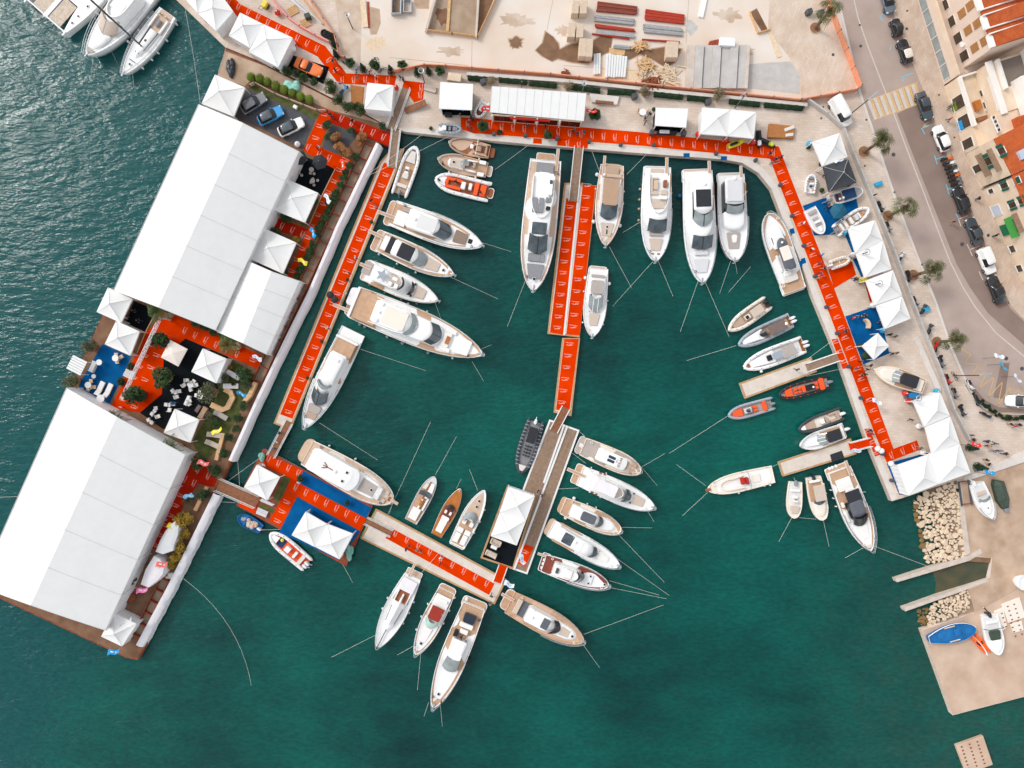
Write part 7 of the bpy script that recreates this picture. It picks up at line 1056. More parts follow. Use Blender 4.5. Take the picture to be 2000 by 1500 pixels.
def fanpalm(seed,n,ln,zc,droop=.6,blades=11):
 q=random.Random(seed);mb=MB()
 for k in range(n):
  a=k*2.4+q.uniform(-.2,.2);el=q.uniform(-.45,1.5);d=Vector((math.cos(a)*math.cos(el),math.sin(a)*math.cos(el),math.sin(el)));pl=ln*q.uniform(.38,.58)*(1-.75*max(0,math.sin(el))**2);p=Vector((0,0,zc))+d*pl-Vector((0,0,.1*pl));mb.tube([(0,0,zc),p],.025,3)
  sd=d.cross(Vector((0,0,1))).normalized();up=sd.cross(d)
  for j in range(blades):
   t=(j/(blades-1)-.5)*3.4;e=(d*math.cos(t)+sd*math.sin(t));L_=ln*.52*(1-.28*abs(t)/1.7)*q.uniform(.85,1.1);m_=p+e*L_*.55+up*.03;tip=p+e*L_-Vector((0,0,droop*L_*.45));w=e.cross(up).normalized()*.055
   mb.add([p,m_+w,tip,m_-w],[(0,1,2,3)])
 return mb
def featherpalm(seed,n,ln,zc):
 q=random.Random(seed);mb=MB()
 for k in range(n):
  a=k*2.4;el=q.uniform(.1,1.1);pts=[]
  for j in range(11):u=j/10;r_=ln*u*math.cos(el)*(1-.12*u);z=zc+ln*(u*math.sin(el)-u*u*(.55+.35*math.sin(el)));pts.append(Vector((r_*math.cos(a),r_*math.sin(a),z)))
  mb.tube(pts,.03,3)
  for j in range(1,11):
   for f in(0,.5):
    p=pts[j-1].lerp(pts[j],f);d=(pts[j]-pts[j-1]).normalized();sd=d.cross(Vector((0,0,1))).normalized()
    for sg in(-1,1):
     L_=ln*.24*math.sin(math.pi*min(.95,.15+j/12));tip=p+(sd*sg+d*.6).normalized()*L_-Vector((0,0,L_*.35));mb.add([p-d*.045,p+(tip-p)*.5+d*.05,tip,p+(tip-p)*.5-d*.03],[(0,1,2,3)])
 return mb
PL={}
def plant(kind,name,px,py,d,lb,cat='plant',group=None,lm=None,mat=None,z=0.0,lean=None):
 """d = crown width in px; templates are built once, then copied part by part"""
 key=(kind,mat);first=key not in PL
 if first:
  t=thing(name,lb,cat,(0,0,0),0,group);PL[key]=t
  if kind=='ball':obj('crown',balltree(3,900,.7,.75,.07),mat or 'leaf_bright',t);obj('stem',MB().cyl(0,0,0,.4,.07),'bark',t)
  elif kind in('bush','loose','olive','shrub'):
   n,sp,s_={'bush':(900,.45,.13),'loose':(700,.6,.14),'olive':(1100,.62,.1),'shrub':(850,.55,.15)}[kind]
   obj('crown',blobcrown(len(PL)*3+2,n,1,.8,1.25,s_,{'olive':12,'shrub':7}.get(kind,9),sp),mat or 'leaf_green',t);obj('trunk',MB().tube([(0,0,0),(.05,0,.6),(0,.03,1.2)],[.1,.07,.04],6),'bark',t)
   if kind!='shrub':p_=obj('pot',MB().lathe(0,0,[(.38,.02),(.5,.3),(.56,.6),(.5,.62),(.46,.52),(.05,.52)],14),'pot' if kind!='bush' else 'pot_dark',t)
  elif kind=='spiral':obj('crown',spiral(5,2.6,.72),mat or 'leaf_dark',t);obj('pot',MB().lathe(0,0,[(.3,.02),(.42,.5),(.36,.5),(.05,.4)],12),'pot_dark',t)
  elif kind=='fan':obj('crown',fanpalm(4,26,1.1,1.1),'leaf_green',t);obj('trunk',MB().cyl(0,0,0,1.15,.13,.1),'bark',t);obj('pot',MB().lathe(0,0,[(.3,.02),(.42,.45),(.36,.45),(.05,.4)],12),'pot_dark',t)
  elif kind=='cycad':obj('crown',featherpalm(9,26,1.0,.7),'leaf_dark',t);obj('trunk',MB().cyl(0,0,0,.7,.16),'bark',t)
  elif kind=='feather':obj('crown',featherpalm(6,13,2.6,3.4),'leaf_feather',t);obj('trunk',MB().tube([(0,0,0),(.1,.05,1.6),(0,0,3.4)],[.2,.14,.12],8),'bark',t);obj('root_sack',MB().lathe(0,0,[(.5,.02),(.7,.3),(.6,.7),(.2,.85)],12),'sack',t)
  elif kind=='street':obj('crown',fanpalm(8,21,2.5,5.2,.9,12),'leaf_palm',t);obj('trunk',MB().tube([(0,0,0),(.03,0,2.6),(0,0,5.2)],[.34,.25,.22],10),'bark',t);obj('dead_skirt',fanpalm(12,12,.9,4.7,1.6,7),'leaf_dry',t);obj('tree_pit',MB().cyl(0,0,.005,.1,.9,.85,20),'soil',t);obj('pit_ring',MB().tube([(.92*math.cos(k*.3142),.92*math.sin(k*.3142),.08)for k in range(21)],.07,6),'pot_stone',t)
  W_[kind]={'ball':1.4,'bush':2.0,'loose':2.2,'olive':2.3,'shrub':2.2,'spiral':1.4,'fan':2.2,'cycad':1.9,'feather':4.6,'street':4.3}[kind]
 s_=d/S/W_[kind]if kind not in('street',)else 1.0;s_=s_*R.uniform(.95,1.05);loc=P(px,py);loc.z=z
 if first:t=PL[key];t.location=loc;t.rotation_euler=(0,0,R.uniform(0,6));t.scale=(s_,s_,s_)
 else:t=dup(PL[key],loc,R.uniform(0,6),lb,s_,group,None,cat)
 t.name=name
 if lm:LMS.append((lm,loc,t.name))
 return t
W_={}
for k,(x,y)in enumerate(((494,155),(511,157),(525,163),(542,171),(558,179),(574,185),(590,192),(607,198))):plant('ball','clipped_bush',x,y,17,'~clipped yellow green bush in a row','bush','clipped bushes in a row')
for x,y,d in((546,136,22),(564,143,23),(582,149,22),(598,157,24),(614,164,20)):plant('loose','shrub',x,y,d,'~dark green shrub of the low hedge','shrub','shrubs beside the orange car')
for x,y,d in((650,180,28),(664,200,27),(684,214,28),(708,221,27),(646,166,22),(698,211,20)):plant('olive','potted_tree',x,y,d,'~bushy potted tree','tree','potted trees along the barge carpet',None,'leaf_green')
for x,y,d in((686,127,24),(787,132,26),(860,143,24),(944,251,27),(1160,229,30)):plant('fan','fan_palm',x,y,d,'~small potted fan palm','palm','potted fan palms')
for x,y in((711,138),(765,142),(816,146),(838,144),(655,92),(659,112)):plant('spiral','spiral_cypress',x,y,15,'~dark spiral clipped cypress','cypress','spiral cypresses on the quay')
for x,y,d in((1890,874,17),(1905,911,18)):plant('spiral','cone_cypress',x,y,d,'~dark cone shaped cypress','cypress','cone cypresses by the corner tents')
for x,y,d in((736,133,25),(1070,267,22),(325,668,40),(280,772,44),(484,734,36),(398,901,34),(426,918,28),(406,964,27),(264,1128,26)):plant('bush','potted_bush',x,y,d,'~round dense potted bush','bush','round potted bushes')
plant('cycad','cycad',975,260,16,'dark spiky plant on the top quay between palm and mat',lm='the spiky quay plant')
for x,y,d in((258,716,20),(239,745,21),(588,934,19),(679,982,14)):plant('cycad','cycad',x,y,d,'~dark spiky round plant','plant','cycads')
for x,y,d in((959,162,24),(1109,174,24),(1257,184,28),(1400,190,30)):plant('olive','dry_tree',x,y,d,'~sparse greyish tree in a square bed','tree','greyish trees along the top hedge',None,'leaf_grey')
for x,y,d in((330,736,54),):plant('loose','magnolia_tree',x,y,d,'largest green bush between the red aisle and the garden tables','tree',None,'the largest garden bush','leaf_green')
for x,y,d in((418,766,50),(185,678,36),(152,745,38),(373,976,23),(414,812,20),(444,738,24),(486,752,24)):plant('olive','olive_tree',x,y,d,'~grey green olive tree','tree','olive trees on the barge',None,'leaf_olive')
for x,y in((685,326),(677,338),(673,350),(668,364),(659,380),(655,391),(648,401),(642,414),(639,426),(630,440),(626,446),(621,462),(613,480),(609,492),(603,503),(595,520),(589,529),(583,542),(698,310),(641,248),(644,270),(688,258),(480,792),(470,816),(464,836),(452,854),(443,884),(424,824),(617,397),(564,429),(543,456),(300,604),(440,655),(420,648),(404,640),(390,632),(748,250)):plant('shrub','green_shrub',x,y,R.uniform(17,23),'~small green shrub','shrub','small shrubs of the barge planting',None,'leaf_green')
for x,y,d in((660,272,26),(666,292,28),(680,302,28),(709,272,26),(704,282,18)):plant('shrub','orange_shrub',x,y,d,'~rust orange leaved shrub','shrub','rust orange shrubs',None,'leaf_orange')
for x,y,d in((366,1010,38),(361,1036,34),(356,1064,32),(350,1084,26),(338,1100,22),(452,718,12),(580,471,18),(587,438,10)):plant('loose','ochre_shrub',x,y,d,'~ochre yellow shrub','shrub','ochre shrubs',None,'leaf_yellow')
for x,y,d in((725,433,7),(678,546,7),(628,667,7),(600,738,7),(558,532,12),(842,252,8),(1678,676,12),(1687,695,15),(1601,322,8),(1603,373,9),(1276,215,8),(1309,255,7),(1334,257,7),(1577,289,9)):plant('ball','potted_plant',x,y,d,'~small round potted plant','plant','small potted plants',None,'leaf_green',-.42 if x<730 and x>595 else 0)
for x,y in((334,612),(464,676),(248,818),(352,874)):plant('feather','feather_palm',x,y,64,'~tall feather palm with a sack root ball','palm','feather palms')
for x,y in((1687,297),(1734,422),(1783,538),(1829,668),(1592,55)):plant('street','street_palm',x,y,50,'~tall fan palm in a round tree pit','palm','palms along the road',lm='the palm '+{1687:'below the delivery van',1734:'by the blue crate',1783:'by the small white van',1829:'by the bend',1592:'at the top edge'}[x])
q_=random.Random(3)
for k in range(30):
 u=k/29;i=min(8,int(u*9));a=Vector(isl[i%len(isl)]);x=1900+u*100+q_.uniform(-3,3);y=770+48*math.sin(min(1,u*1.5)*1.5)+q_.uniform(-3,3)-4
 plant('shrub','bed_shrub',x,y+2,q_.uniform(5,11),'~low shrub of the curved planting bed','shrub','shrubs in the curved planting bed',None,'leaf_dark')
def hedge(lb,a,b,w=9):
 pa,pb=P(*a),P(*b);rz=math.atan2(pb.y-pa.y,pb.x-pa.x);L=(pb-pa).length;q=random.Random(int(a[0]));pts=[];hw=w/S/2;t=thing('hedge',lb,'hedge',pa,rz,'hedges under the top wall')
 for k in range(int(L*170)):x=q.uniform(0,L);an=q.uniform(-.2,3.34);bl=1+.15*math.sin(x*5+q.random());pts.append((x,hw*math.cos(an)*bl,.3+.55*math.sin(an)*bl,0,math.cos(an),math.sin(an)))
 obj('foliage',leaves(pts,.1,q).box(.1,L-.1,-hw*.8,hw*.8,.03,.65),'leaf_dark',t)
for a,b in(((914,154),(950,157)),((974,158),(1030,163)),((1033,165),(1088,170)),((1108,172),(1172,179)),((1185,181),(1240,184)),((1275,186),(1333,192)),((1340,193),(1385,197)),((1422,200),(1482,207)),((1490,207),(1567,214))):hedge('~clipped dark green hedge below the white wall',a,b)
# ======= construction site, fences, walls
def wall(name,lb,cat,pts,w,h,mat,z=0.0,lm=None,posts=None,joint=None):
 """a wall or fence along a line of the plan"""
 c=cen(pts);f=Frame(P(*c));t=thing(name,lb,cat,P(*c),lm=lm);a=[P(*p)for p in pts];mb=MB();L,Rr=[],[]
 for i,p in enumerate(a):
  d=(a[min(i+1,len(a)-1)]-a[max(i-1,0)]).normalized();n=Vector((-d.y,d.x,0))*w/2;L.append(f.w(p+n)[:2]);Rr.append(f.w(p-n)[:2])
 for i in range(len(a)-1):mb.prism([L[i],L[i+1],Rr[i+1],Rr[i]],z,z+h)
 obj('panel',mb,mat,t)
 if posts:
  for i in range(len(a)-1):
   n=max(1,int((a[i+1]-a[i]).length/posts))
   for k in range(n+(i==len(a)-2)):p=f.w(a[i].lerp(a[i+1],k/n));obj('post',MB().box(p[0]-.07,p[0]+.07,p[1]-.07,p[1]+.07,z,z+h+.12),'steel_dark' if not joint else joint,t)
 return t
wall('low_wall','long low white wall behind the top hedge','wall',[(912,147),(1100,160),(1300,181),(1450,195),(1574,207)],.55,.6,'coping',lm='the low white wall')
wall('mesh_fence','orange mesh fence along the construction site and top hedge','fence',[(760,145),(830,131),(872,133),(1075,149),(1240,167),(1400,183),(1560,199)],.14,1.1,'net_orange',posts=3.5,lm='the site mesh fence')
wall('mesh_fence','orange mesh fence along the road edge','fence',[(1560,199),(1668,179),(1676,172),(1622,30),(1605,-30)],.14,1.3,'net_orange',posts=3,lm='the roadside mesh fence')
wall('mesh_fence','thin orange mesh fence beside the stacked tyres','fence',[(592,-20),(655,72),(664,112),(676,116)],.12,1.0,'net_orange',posts=3);wall('mesh_fence','pink banner fence along the northern red carpet','fence',[(528,-5),(565,38),(588,55),(618,72),(646,86)],.16,.9,'net_pink',posts=3)
wall('panel_fence','grey panel fence between the stands and the promenade','fence',[(1575,198),(1612,225),(1644,253),(1662,300),(1700,390),(1740,486),(1772,576),(1806,662),(1836,735),(1858,800),(1888,858)],.25,1.05,'concrete_grey',posts=2.6,joint='steel',lm='the grey panel fence')
wall('pit_wall','white concrete wall of the excavation, west side','wall',[(857,-20),(833,66)],.35,.9,'concrete');wall('pit_wall','white concrete wall of the excavation, east side','wall',[(936,-20),(930,77)],.35,.9,'concrete')
flat('pit_floor',[(859,-30),(836,60),(930,72),(934,-30)],.03,'earth');flat('pit_floor',[(938,-30),(932,72),(968,-10),(975,-30)],.03,'wet_soil');flat('wet_patch',blob(864,32,12,18),.034,'barge_deck')
wall('pit_rail','timber rail closing the lower end of the excavation','fence',[(834,62),(933,74),(972,-8)],.08,.8,'timber',posts=4);wall('pit_rail','timber strut lying across the excavation floor','beam',[(879,-10),(874,62)],.45,.25,'timber')
flat('pit_floor',[(1465,24),(1488,62),(1500,58),(1478,16)],.03,'barge_deck');wall('trench_frame','timber frame round the small dark trench','trench frame',[(1463,25),(1479,66),(1500,60),(1503,56)],.15,.5,'timber');wall('plank','pale plank lying beside the small dark trench','plank',[(1503,58),(1522,112)],.8,.12,'timber_pale')
wall('skip_crate','grey wire crate with slats, larger of two at the top edge','crate',[(767,-10),(766,31),(784,31),(785,-10)],.2,.9,'steel');flat('crate_floor',[(768,-10),(767,30),(783,30),(784,-10)],.05,'boards');wall('skip_crate','grey wire crate with slats, smaller of two at the top edge','crate',[(790,3),(789,27),(804,27),(804,3),(790,3)],.15,.7,'steel');wall('formwork','weathered timber formwork panel on the dirt strip','formwork',[(709,2),(714,54)],.9,.2,'timber_pale');wall('formwork','rust red channel beside the timber formwork','formwork',[(719,4),(721,55)],.3,.12,'rust_red')
def stack(name,lb,cat,cor,z1,mat,grp=None,rows=0,z0=.03,lm=None):
 c=cen(cor);rz=math.atan2(-(cor[1][1]-cor[0][1]),cor[1][0]-cor[0][0]);f=Frame(P(*c),rz);q=[f.p(x,y,z1)[:2]for x,y in cor]
 if rows:
  t=thing(name,lb,cat,P(*c),rz,grp,lm);A,B,C_,D=[Vector(v)for v in q];qq=random.Random(int(c[0]))
  for k in range(rows):
   u0,u1=k/rows,(k+.86)/rows;j=qq.uniform(-.12,.12);d=(B-A).normalized()*j;obj('length',MB().prism([A.lerp(D,u0)+d,B.lerp(C_,u0)+d,B.lerp(C_,u1)+d,A.lerp(D,u1)+d],z0,z1-qq.uniform(0,.1)),mat,t)
 else:o=obj(name,MB().prism(q,z0,z1,0,.05),mat,None,f.o,rz);tag(o,lb,cat,grp,lm)
for x0,y0,x1,y1,g in((1118,0,1132,26,'first'),(1134,0,1148,26,''),(1110,44,1125,72,''),(1127,45,1141,73,''),(1132,74,1146,110,''),(1146,75,1159,111,''),(1303,80,1326,112,'')):stack('block_pallet','~shrink wrapped pallet of cream blocks','pallet',[(x0,y0),(x1,y0+1),(x1-2,y1),(x0-2,y1)],1.6,'gel_tan' if x0==0 else 'pot_stone','pallets of cream blocks')
for cor,mt,lb in(([(1168,2),(1246,12),(1244,28),(1166,21)],'steel_maroon','dark red bundle of steel bars at the top edge'),([(1163,28),(1239,36),(1238,48),(1162,40)],'steel_bars','grey bundle of bars under the dark red bundle'),([(1163,46),(1240,56),(1240,61),(1163,53)],'steel_red','thin bright red bar bundle between two grey bundles'),([(1163,58),(1239,66),(1238,74),(1162,66)],'steel_bars','grey bar bundle above a single red bar'),([(1157,64),(1230,74),(1230,76),(1157,66)],'steel_red','single red bar below the grey bundles'),([(1260,17),(1336,28),(1337,46),(1261,38)],'steel_red','bright red bundle of tubes, widest on the site'),([(1258,46),(1333,54),(1332,69),(1257,62)],'steel_bars','grey bundle of tubes below the bright red tubes'),([(1254,75),(1328,80),(1328,82),(1254,77)],'steel_red','single long red bar above the block pallet'),([(1200,86),(1232,89),(1230,96),(1198,93)],'steel_bars','short loose grey bars on the wet soil')):stack('steel_bundle',lb,'steel bundle',cor,.45,mt,None,1 if 'single' in lb else 3 if 'thin' in lb or 'short' in lb else 6)
stack('beam_stack','row of pale steel beams lying across the site','beam stack',[(1160,104),(1160,144),(1173,144),(1174,104)],.5,'white_metal',rows=3);stack('beam_stack','widest row of pale steel beams beside the pale row','beam stack',[(1184,104),(1182,150),(1222,150),(1226,110)],.5,'white_metal',rows=8)
q_=random.Random(9)
t=thing('slab_stack','row of eight precast grey concrete slabs on the site','slab stack',P(1400,130),lm='the precast slabs')
for k in range(8):
 x0=1343+k*16.9;x1=x0+(15.6 if k<7 else 4);h=.5+.3*(k%2)+.03*k;f=Frame(P(1400,130));obj('concrete_slab',MB().prism([f.p(x,y,h)[:2]for x,y in[(x0,88),(x1,88),(x1-5,172),(x0-5,172)]],.03,h),'concrete' if k in(0,7)else 'concrete_grey',t)
def heap(lb,cx,cy,r,n,ln,mat='timber'):
 t=MB()
 for k in range(n):a=q_.uniform(0,3.14);x,y,z=q_.gauss(0,r*.4)/S,q_.gauss(0,r*.35)/S,q_.uniform(.05,.6);l=q_.uniform(.4,1)*ln/2;t.beam((x-l*math.cos(a),y-l*math.sin(a),z),(x+l*math.cos(a),y+l*math.sin(a),z+q_.uniform(-.05,.2)),q_.uniform(.08,.25),.06)
 o=obj('timber_heap',t,mat,None,P(cx,cy));tag(o,lb,'timber heap')
heap('untidy heap of broken timber nearest the block pallet',1252,93,12,40,1.8);heap('largest heap of broken timber and slats',1262,130,17,60,2.2);heap('scattered pale timber offcuts beside the wooden ladder',1300,148,22,50,2.6,'timber_pale');heap('brown stained timber offcuts under the site fence',1275,163,16,30,2.4,'rust');heap('small brown heap of rubbish by the low white wall',1105,146,10,24,1.0,'rust')
def ladder(lb,a,b,n):
 pa,pb=P(*a),P(*b);L=(pb-pa).length;mb=MB();mb.box(0,L,-.42,-.32,.1,.2);mb.box(0,L,.32,.42,.1,.2)
 for k in range(n):mb.box(L*(k+.5)/n-.05,L*(k+.5)/n+.05,-.32,.32,.12,.19)
 o=obj('ladder',mb,'timber_pale',None,pa+Vector((0,0,.3)),math.atan2(pb.y-pa.y,pb.x-pa.x));tag(o,lb,'ladder','wooden ladders on the site')
ladder('wooden ladder lying level beside the precast slabs',(1276,147),(1324,158),12);ladder('wooden ladder standing upright in the plan beside the timber heap',(1262,118),(1253,155),10);ladder('wooden ladder at a slant crossing the timber heap',(1245,124),(1256,156),9)
stack('plywood','yellow plywood sheet on the wet soil beside the beams','plywood',[(1190,93),(1222,95),(1220,108),(1189,106)],.1,'timber');stack('site_cabin','white boxed machine behind the precast slabs','machine',[(1407,72),(1436,74),(1436,90),(1405,88)],1.2,'plastic_white');stack('tipper_body','orange brown metal tray behind the precast slabs','tray',[(1386,80),(1404,76),(1404,88),(1384,88)],.6,'rust_red');stack('site_sign','white narrow panel lying near the top edge of the site','panel',[(1372,-4),(1382,-4),(1374,34),(1364,32)],.3,'plastic_white')
stack('quay_box','beige box beside the potted palms and flat white stand','box',[(876,141),(902,145),(899,160),(873,156)],1.3,'rock');stack('white_bench','white stone bench with wooden seat east of the long panel stand','bench',[(1152,182),(1210,188),(1206,204),(1156,199)],.4,'coping',lm='the stone bench');stack('bench_seat','brown wooden seat on the white stone bench','bench seat',[(1164,195),(1198,198),(1198,204),(1163,201)],.55,'boards_brown',z0=.41)
stack('floor_plank','brown planks floor with chairs beside the sun deck tent','floor',[(684,165),(711,170),(708,205),(686,205)],.1,'carpet_brown',lm='the brown sun deck');stack('sun_deck','orange brown boat platform display with two grey loungers','platform',[(1503,241),(1553,246),(1551,270),(1500,268)],.6,'carpet_brown',lm='the boat platform display')
for lb,cor in(('grey lounger cushion on the platform display, upper',[(1532,251),(1551,244),(1553,250),(1534,257)]),('grey lounger cushion on the platform display, lower',[(1535,261),(1550,259),(1550,265),(1535,267)])):stack('lounger_cushion',lb,'cushion',cor,.75,'cush_pale',z0=.61)
stack('steps','pale slatted steps beside the red stage','steps',[(829,164),(853,170),(850,181),(827,175)],.4,'concrete',rows=6);stack('steps','pale slatted steps beside the pontoon tent','steps',[(510,973),(535,985),(531,989),(507,979)],.1,'gel_grey',z0=-.3,rows=4);stack('steps','pale slatted steps beside the blue work boat','steps',[(503,991),(523,1000),(517,1011),(498,1003)],.1,'gel_grey',z0=-.3,rows=4);stack('steps','pale slatted steps down from the blue terrace','steps',[(246,720),(264,728),(256,742),(239,734)],.3,'gel_grey',rows=5)
stack('pallet_stack','blue stack of plastic pallets beside two orange buoys','pallet stack',[(1774,768),(1794,764),(1797,776),(1778,781)],.8,'plastic_blue',lm='the blue pallets');stack('crate','blue plastic crate on the promenade near the road palms, northern one','crate',[(1710,357),(1723,352),(1725,360),(1712,364)],.6,'plastic_cyan',lm='the blue crate');stack('crate','blue plastic crate on the promenade near the dark scooters, southern one','crate',[(1803,602),(1816,598),(1818,606),(1806,610)],.6,'plastic_cyan')
for k,(x,y)in enumerate(((1341,303),(1414,309))):stack('quay_mat','~square blue mat on the quay coping','mat',[(x-6,y-4),(x+6,y-4),(x+6,y+4),(x-6,y+4)],.06,'carpet_blue','blue mats on the coping')
for x,y in((1547,452),(1541,457),(1569,510),(1562,516)):stack('quay_mat','~square blue mat on the quay coping','mat',[(x-5,y-4),(x+3,y-7),(x+6,y+3),(x-2,y+6)],.06,'carpet_blue','blue mats on the coping')
stack('counter','long timber counter in two lengths beside the lawn','counter',[(494,745),(502,748),(490,775),(478,788),(472,784),(484,768)],.9,'boards_light',lm='the timber counter')
for a,b,w in(((438,846),(424,898),''),((406,950),(383,996),'farther south'),):wall('timber_bench','pale timber bench edging the '+('garden lawn near the red flag' if not w else 'south red carpet'),'bench',[a,b],.55,.5,'boards_light')
wall('planter_bench','angular pale timber planter bench round the olive tree','planter bench',[(414,790),(436,800),(446,796),(456,776),(452,766),(440,760)],.85,.5,'boards_light',lm='the planter bench');wall('deck_edge','thin timber edging between black carpet and red carpet','edging',[(655,330),(628,384),(603,442)],.14,.12,'boards_light');wall('deck_edge','thin timber edging of the black stand by the red aisle','edging',[(308,604),(286,646),(268,690)],.14,.12,'boards_light')
pa,pb=P(238,779,3.2),P(313,620,3.2);rz=math.atan2(pb.y-pa.y,pb.x-pa.x);L=(pb-pa).length;t=thing('truss','long white lattice truss standing over the red aisle','truss',(pa.x,pa.y,0),rz,lm='the white truss');mb=MB();n=26
for y,z in((-.2,3.0),(.2,3.0),(-.2,3.4),(.2,3.4)):mb.tube([(0,y,z),(L,y,z)],.04,5)
for k in range(n):x0,x1=L*k/n,L*(k+1)/n;sg=.2*(1 if k%2 else-1);mb.tube([(x0,-sg,3.4),(x1,sg,3.4)],.03,4);mb.tube([(x0,sg,3.0),(x1,sg,3.4)],.025,4);mb.tube([(x0,-sg,3.4),(x1,-sg,3.0)],.025,4)
obj('chord',mb,'white_metal',t)
for x in(0,L):obj('upright',MB().box(x-.15,x+.15,-.2,.2,0,3.0),'white_metal',t)
wall('railing','thin white railing between the bushes and the lawn strip','railing',[(490,170),(500,164),(540,186),(622,218),(640,218)],.06,.9,'timber_pale',posts=2.2)
# ======= furniture, flags, lamps, quay things
TP={}
def tmpl(key,build,lb,cat,name,grp,px,py,a=0.0,z=.05,s=None,lm=None):
 loc=P(px,py,0);loc.z=z
 if key not in TP:t=TP[key]=thing(name,lb,cat,loc,rad(a),grp,lm);build(t)
 else:t=dup(TP[key],loc,rad(a),lb,None,grp,lm,cat)
 if s:t.scale=(s,s,s)
 return t
def legs4(t,w,d,h,mat,r=.03):
 for sx in(-1,1):
  for sy in(-1,1):obj('leg',MB().cyl(sx*w,sy*d,0,h,r),mat,t)
def chair(mat):return lambda t:(obj('seat',MB().rbox(-.3,.3,-.3,.3,.38,.48,.08,.03),mat,t),obj('backrest',MB().rbox(-.36,-.26,-.32,.32,.48,.88,.05),mat,t),legs4(t,.26,.26,.38,'timber'))
def table(mat,r,sq=0):return lambda t:(obj('tabletop',MB().rbox(-r,r,-r,r,.7,.75,.06)if sq else MB().cyl(0,0,.7,.75,r,n=16),mat,t),obj('pedestal',MB().lathe(0,0,[(r*.5,0),(.05,.06),(.05,.7)],10),'steel_dark',t))
def bed(mat):return lambda t:(obj('mattress',MB().rbox(-1,.45,-.36,.36,.3,.42,.1,.03),mat,t),obj('backrest',MB().loft([[(.45,-.36,.3),(.45,.36,.3),(.45,.36,.42),(.45,-.36,.42)],[(1.05,-.34,.6),(1.05,.34,.6),(1.03,.34,.7),(1.03,-.34,.7)]]),mat,t),obj('frame',MB().box(-.95,.5,-.34,.34,.2,.29),'timber',t),legs4(t,.8,.3,.2,'timber'))
for x,y,a in((368,743,0),(362,752,40),(340,763,135),(353,764,10),(348,775,20),(381,745,60),(386,752,20),(375,761,200),(393,765,170),(386,772,170),(327,790,175),(341,789,0),(334,800,80),(307,797,100),(300,808,150),(312,813,20),(293,820,200),(299,825,240),(373,783,20),(372,789,300),(414,722,0)):tmpl('ch',chair('cush_white'),'~white cushioned garden chair','chair','garden_chair','white garden chairs',x,y,a)
for x,y,a in((230,693,90),(240,697,30),(232,707,270),(181,744,90),(187,756,0),(176,760,220),(1247,217,0),(1259,217,180)):tmpl('ch2',chair('timber_pale'),'~pale wooden chair','chair','wooden_chair','pale wooden chairs',x,y,a)
for x,y,s_ in((346,767,.8),(334,791,.8),(306,802,.8),(232,700,1.3),(179,752,1.3),(205,778,1.6),(1253,224,1.4),(200,708,1.2),(188,735,.9)):tmpl('tb',table('plastic_white',.4),'~round white table','table','round_table','round white tables',x,y,0,.05,s_)
for x,y,s_ in((611,334,1),(585,339,1),(613,356,1),(608,340,.6),(615,341,.6),(591,344,.6),(609,358,.6),(622,354,.6),(615,363,.6),(613,351,.6)):tmpl('tg',table('cush',.4),'~round grey stool table','table','stool_table','round grey stool tables',x,y,0,.05,s_)
for x,y,a in((376,752,25),(395,773,65)):tmpl('ts',table('plastic_white',.45,1),'~square white garden table','table','square_table',None,x,y,a)
for x,y,a,mt in((459,733,150,'cush_white'),(454,754,180,'cush_white'),(199,758,245,'cush_white'),(215,762,245,'cush_white'),(434,811,150,'cush'),(422,849,172,'cush_beige'),(418,867,155,'cush_beige')):tmpl('bd'+mt,bed(mt),'~'+{'cush_white':'white','cush':'taupe','cush_beige':'cream'}[mt]+' sun lounger','lounger','sun_lounger','sun loungers',x,y,a,.05,1.15)
def sofa(lb,x,y,a,l,mat):t=thing('sofa',lb,'sofa',P(x,y),rad(a));obj('seat',MB().rbox(-l/2,l/2,-.4,.3,.1,.42,.1,.05),mat,t);obj('backrest',MB().rbox(-l/2,l/2,.3,.5,.1,.75,.08,.05),mat,t);[obj('armrest',MB().rbox(s_*l/2-.1,s_*l/2+.1,-.4,.5,.1,.6,.08,.05),mat,t)for s_ in(-1,1)]
sofa('brown wicker sofa facing the taupe garden table',398,806,240,1.9,'canvas_tan');sofa('cream sofa on the black raft, nearest the red ramp',959,1082,-25,1.7,'cush_beige');sofa('cream bench seat on the black raft beside its tent',969,1058,155,1.6,'cush_beige');sofa('pale sofa under the white pergola of the blue terrace',184,716,245,1.6,'cush_white')
stack('low_table','low taupe table in front of the brown wicker sofa','table',[(387,790),(393,794),(385,807),(379,802)],.4,'canvas_taupe');stack('white_planter','long rounded white planter between the garden chairs','planter',[(366,772),(372,774),(364,793),(358,790)],.6,'plastic_white');stack('coffee_table','small white table on the black raft','table',[(961,1064),(972,1069),(969,1075),(958,1070)],.45,'plastic_white',z0=DZ);stack('display_cube','white display cube on the lawn strip','cube',[(574,203),(581,207),(578,213),(571,209)],.5,'plastic_white')
t=thing('pergola','white slatted pergola on the seaward blue terrace','pergola',P(167,714),rad(-27),lm='the white pergola');[obj('roof_slat',MB().box(-1.25,1.25,-1.2+k*.41,-.85+k*.41,2.2,2.26),'white_metal',t)for k in range(6)];legs4(t,1.15,1.1,2.19,'white_metal',.05)
def parasol(lb,x,y,r,mat,h=2.5,n=6,a=0,lm=None):
 t=thing('parasol',lb,'parasol',P(x,y),rad(a),lm=lm);rg=[[(r*k*math.cos(2*math.pi*i/n),r*k*math.sin(2*math.pi*i/n),h-dz)for i in range(n)]for k,dz in((1,.55),(.98,.5),(.5,.22),(.04,0))];obj('canopy',MB().loft(rg,False),mat,t);obj('pole',MB().cyl(0,0,.02,h+.05,.035),'steel',t);obj('base',MB().cyl(0,0,.02,.1,.35),'steel_dark',t)
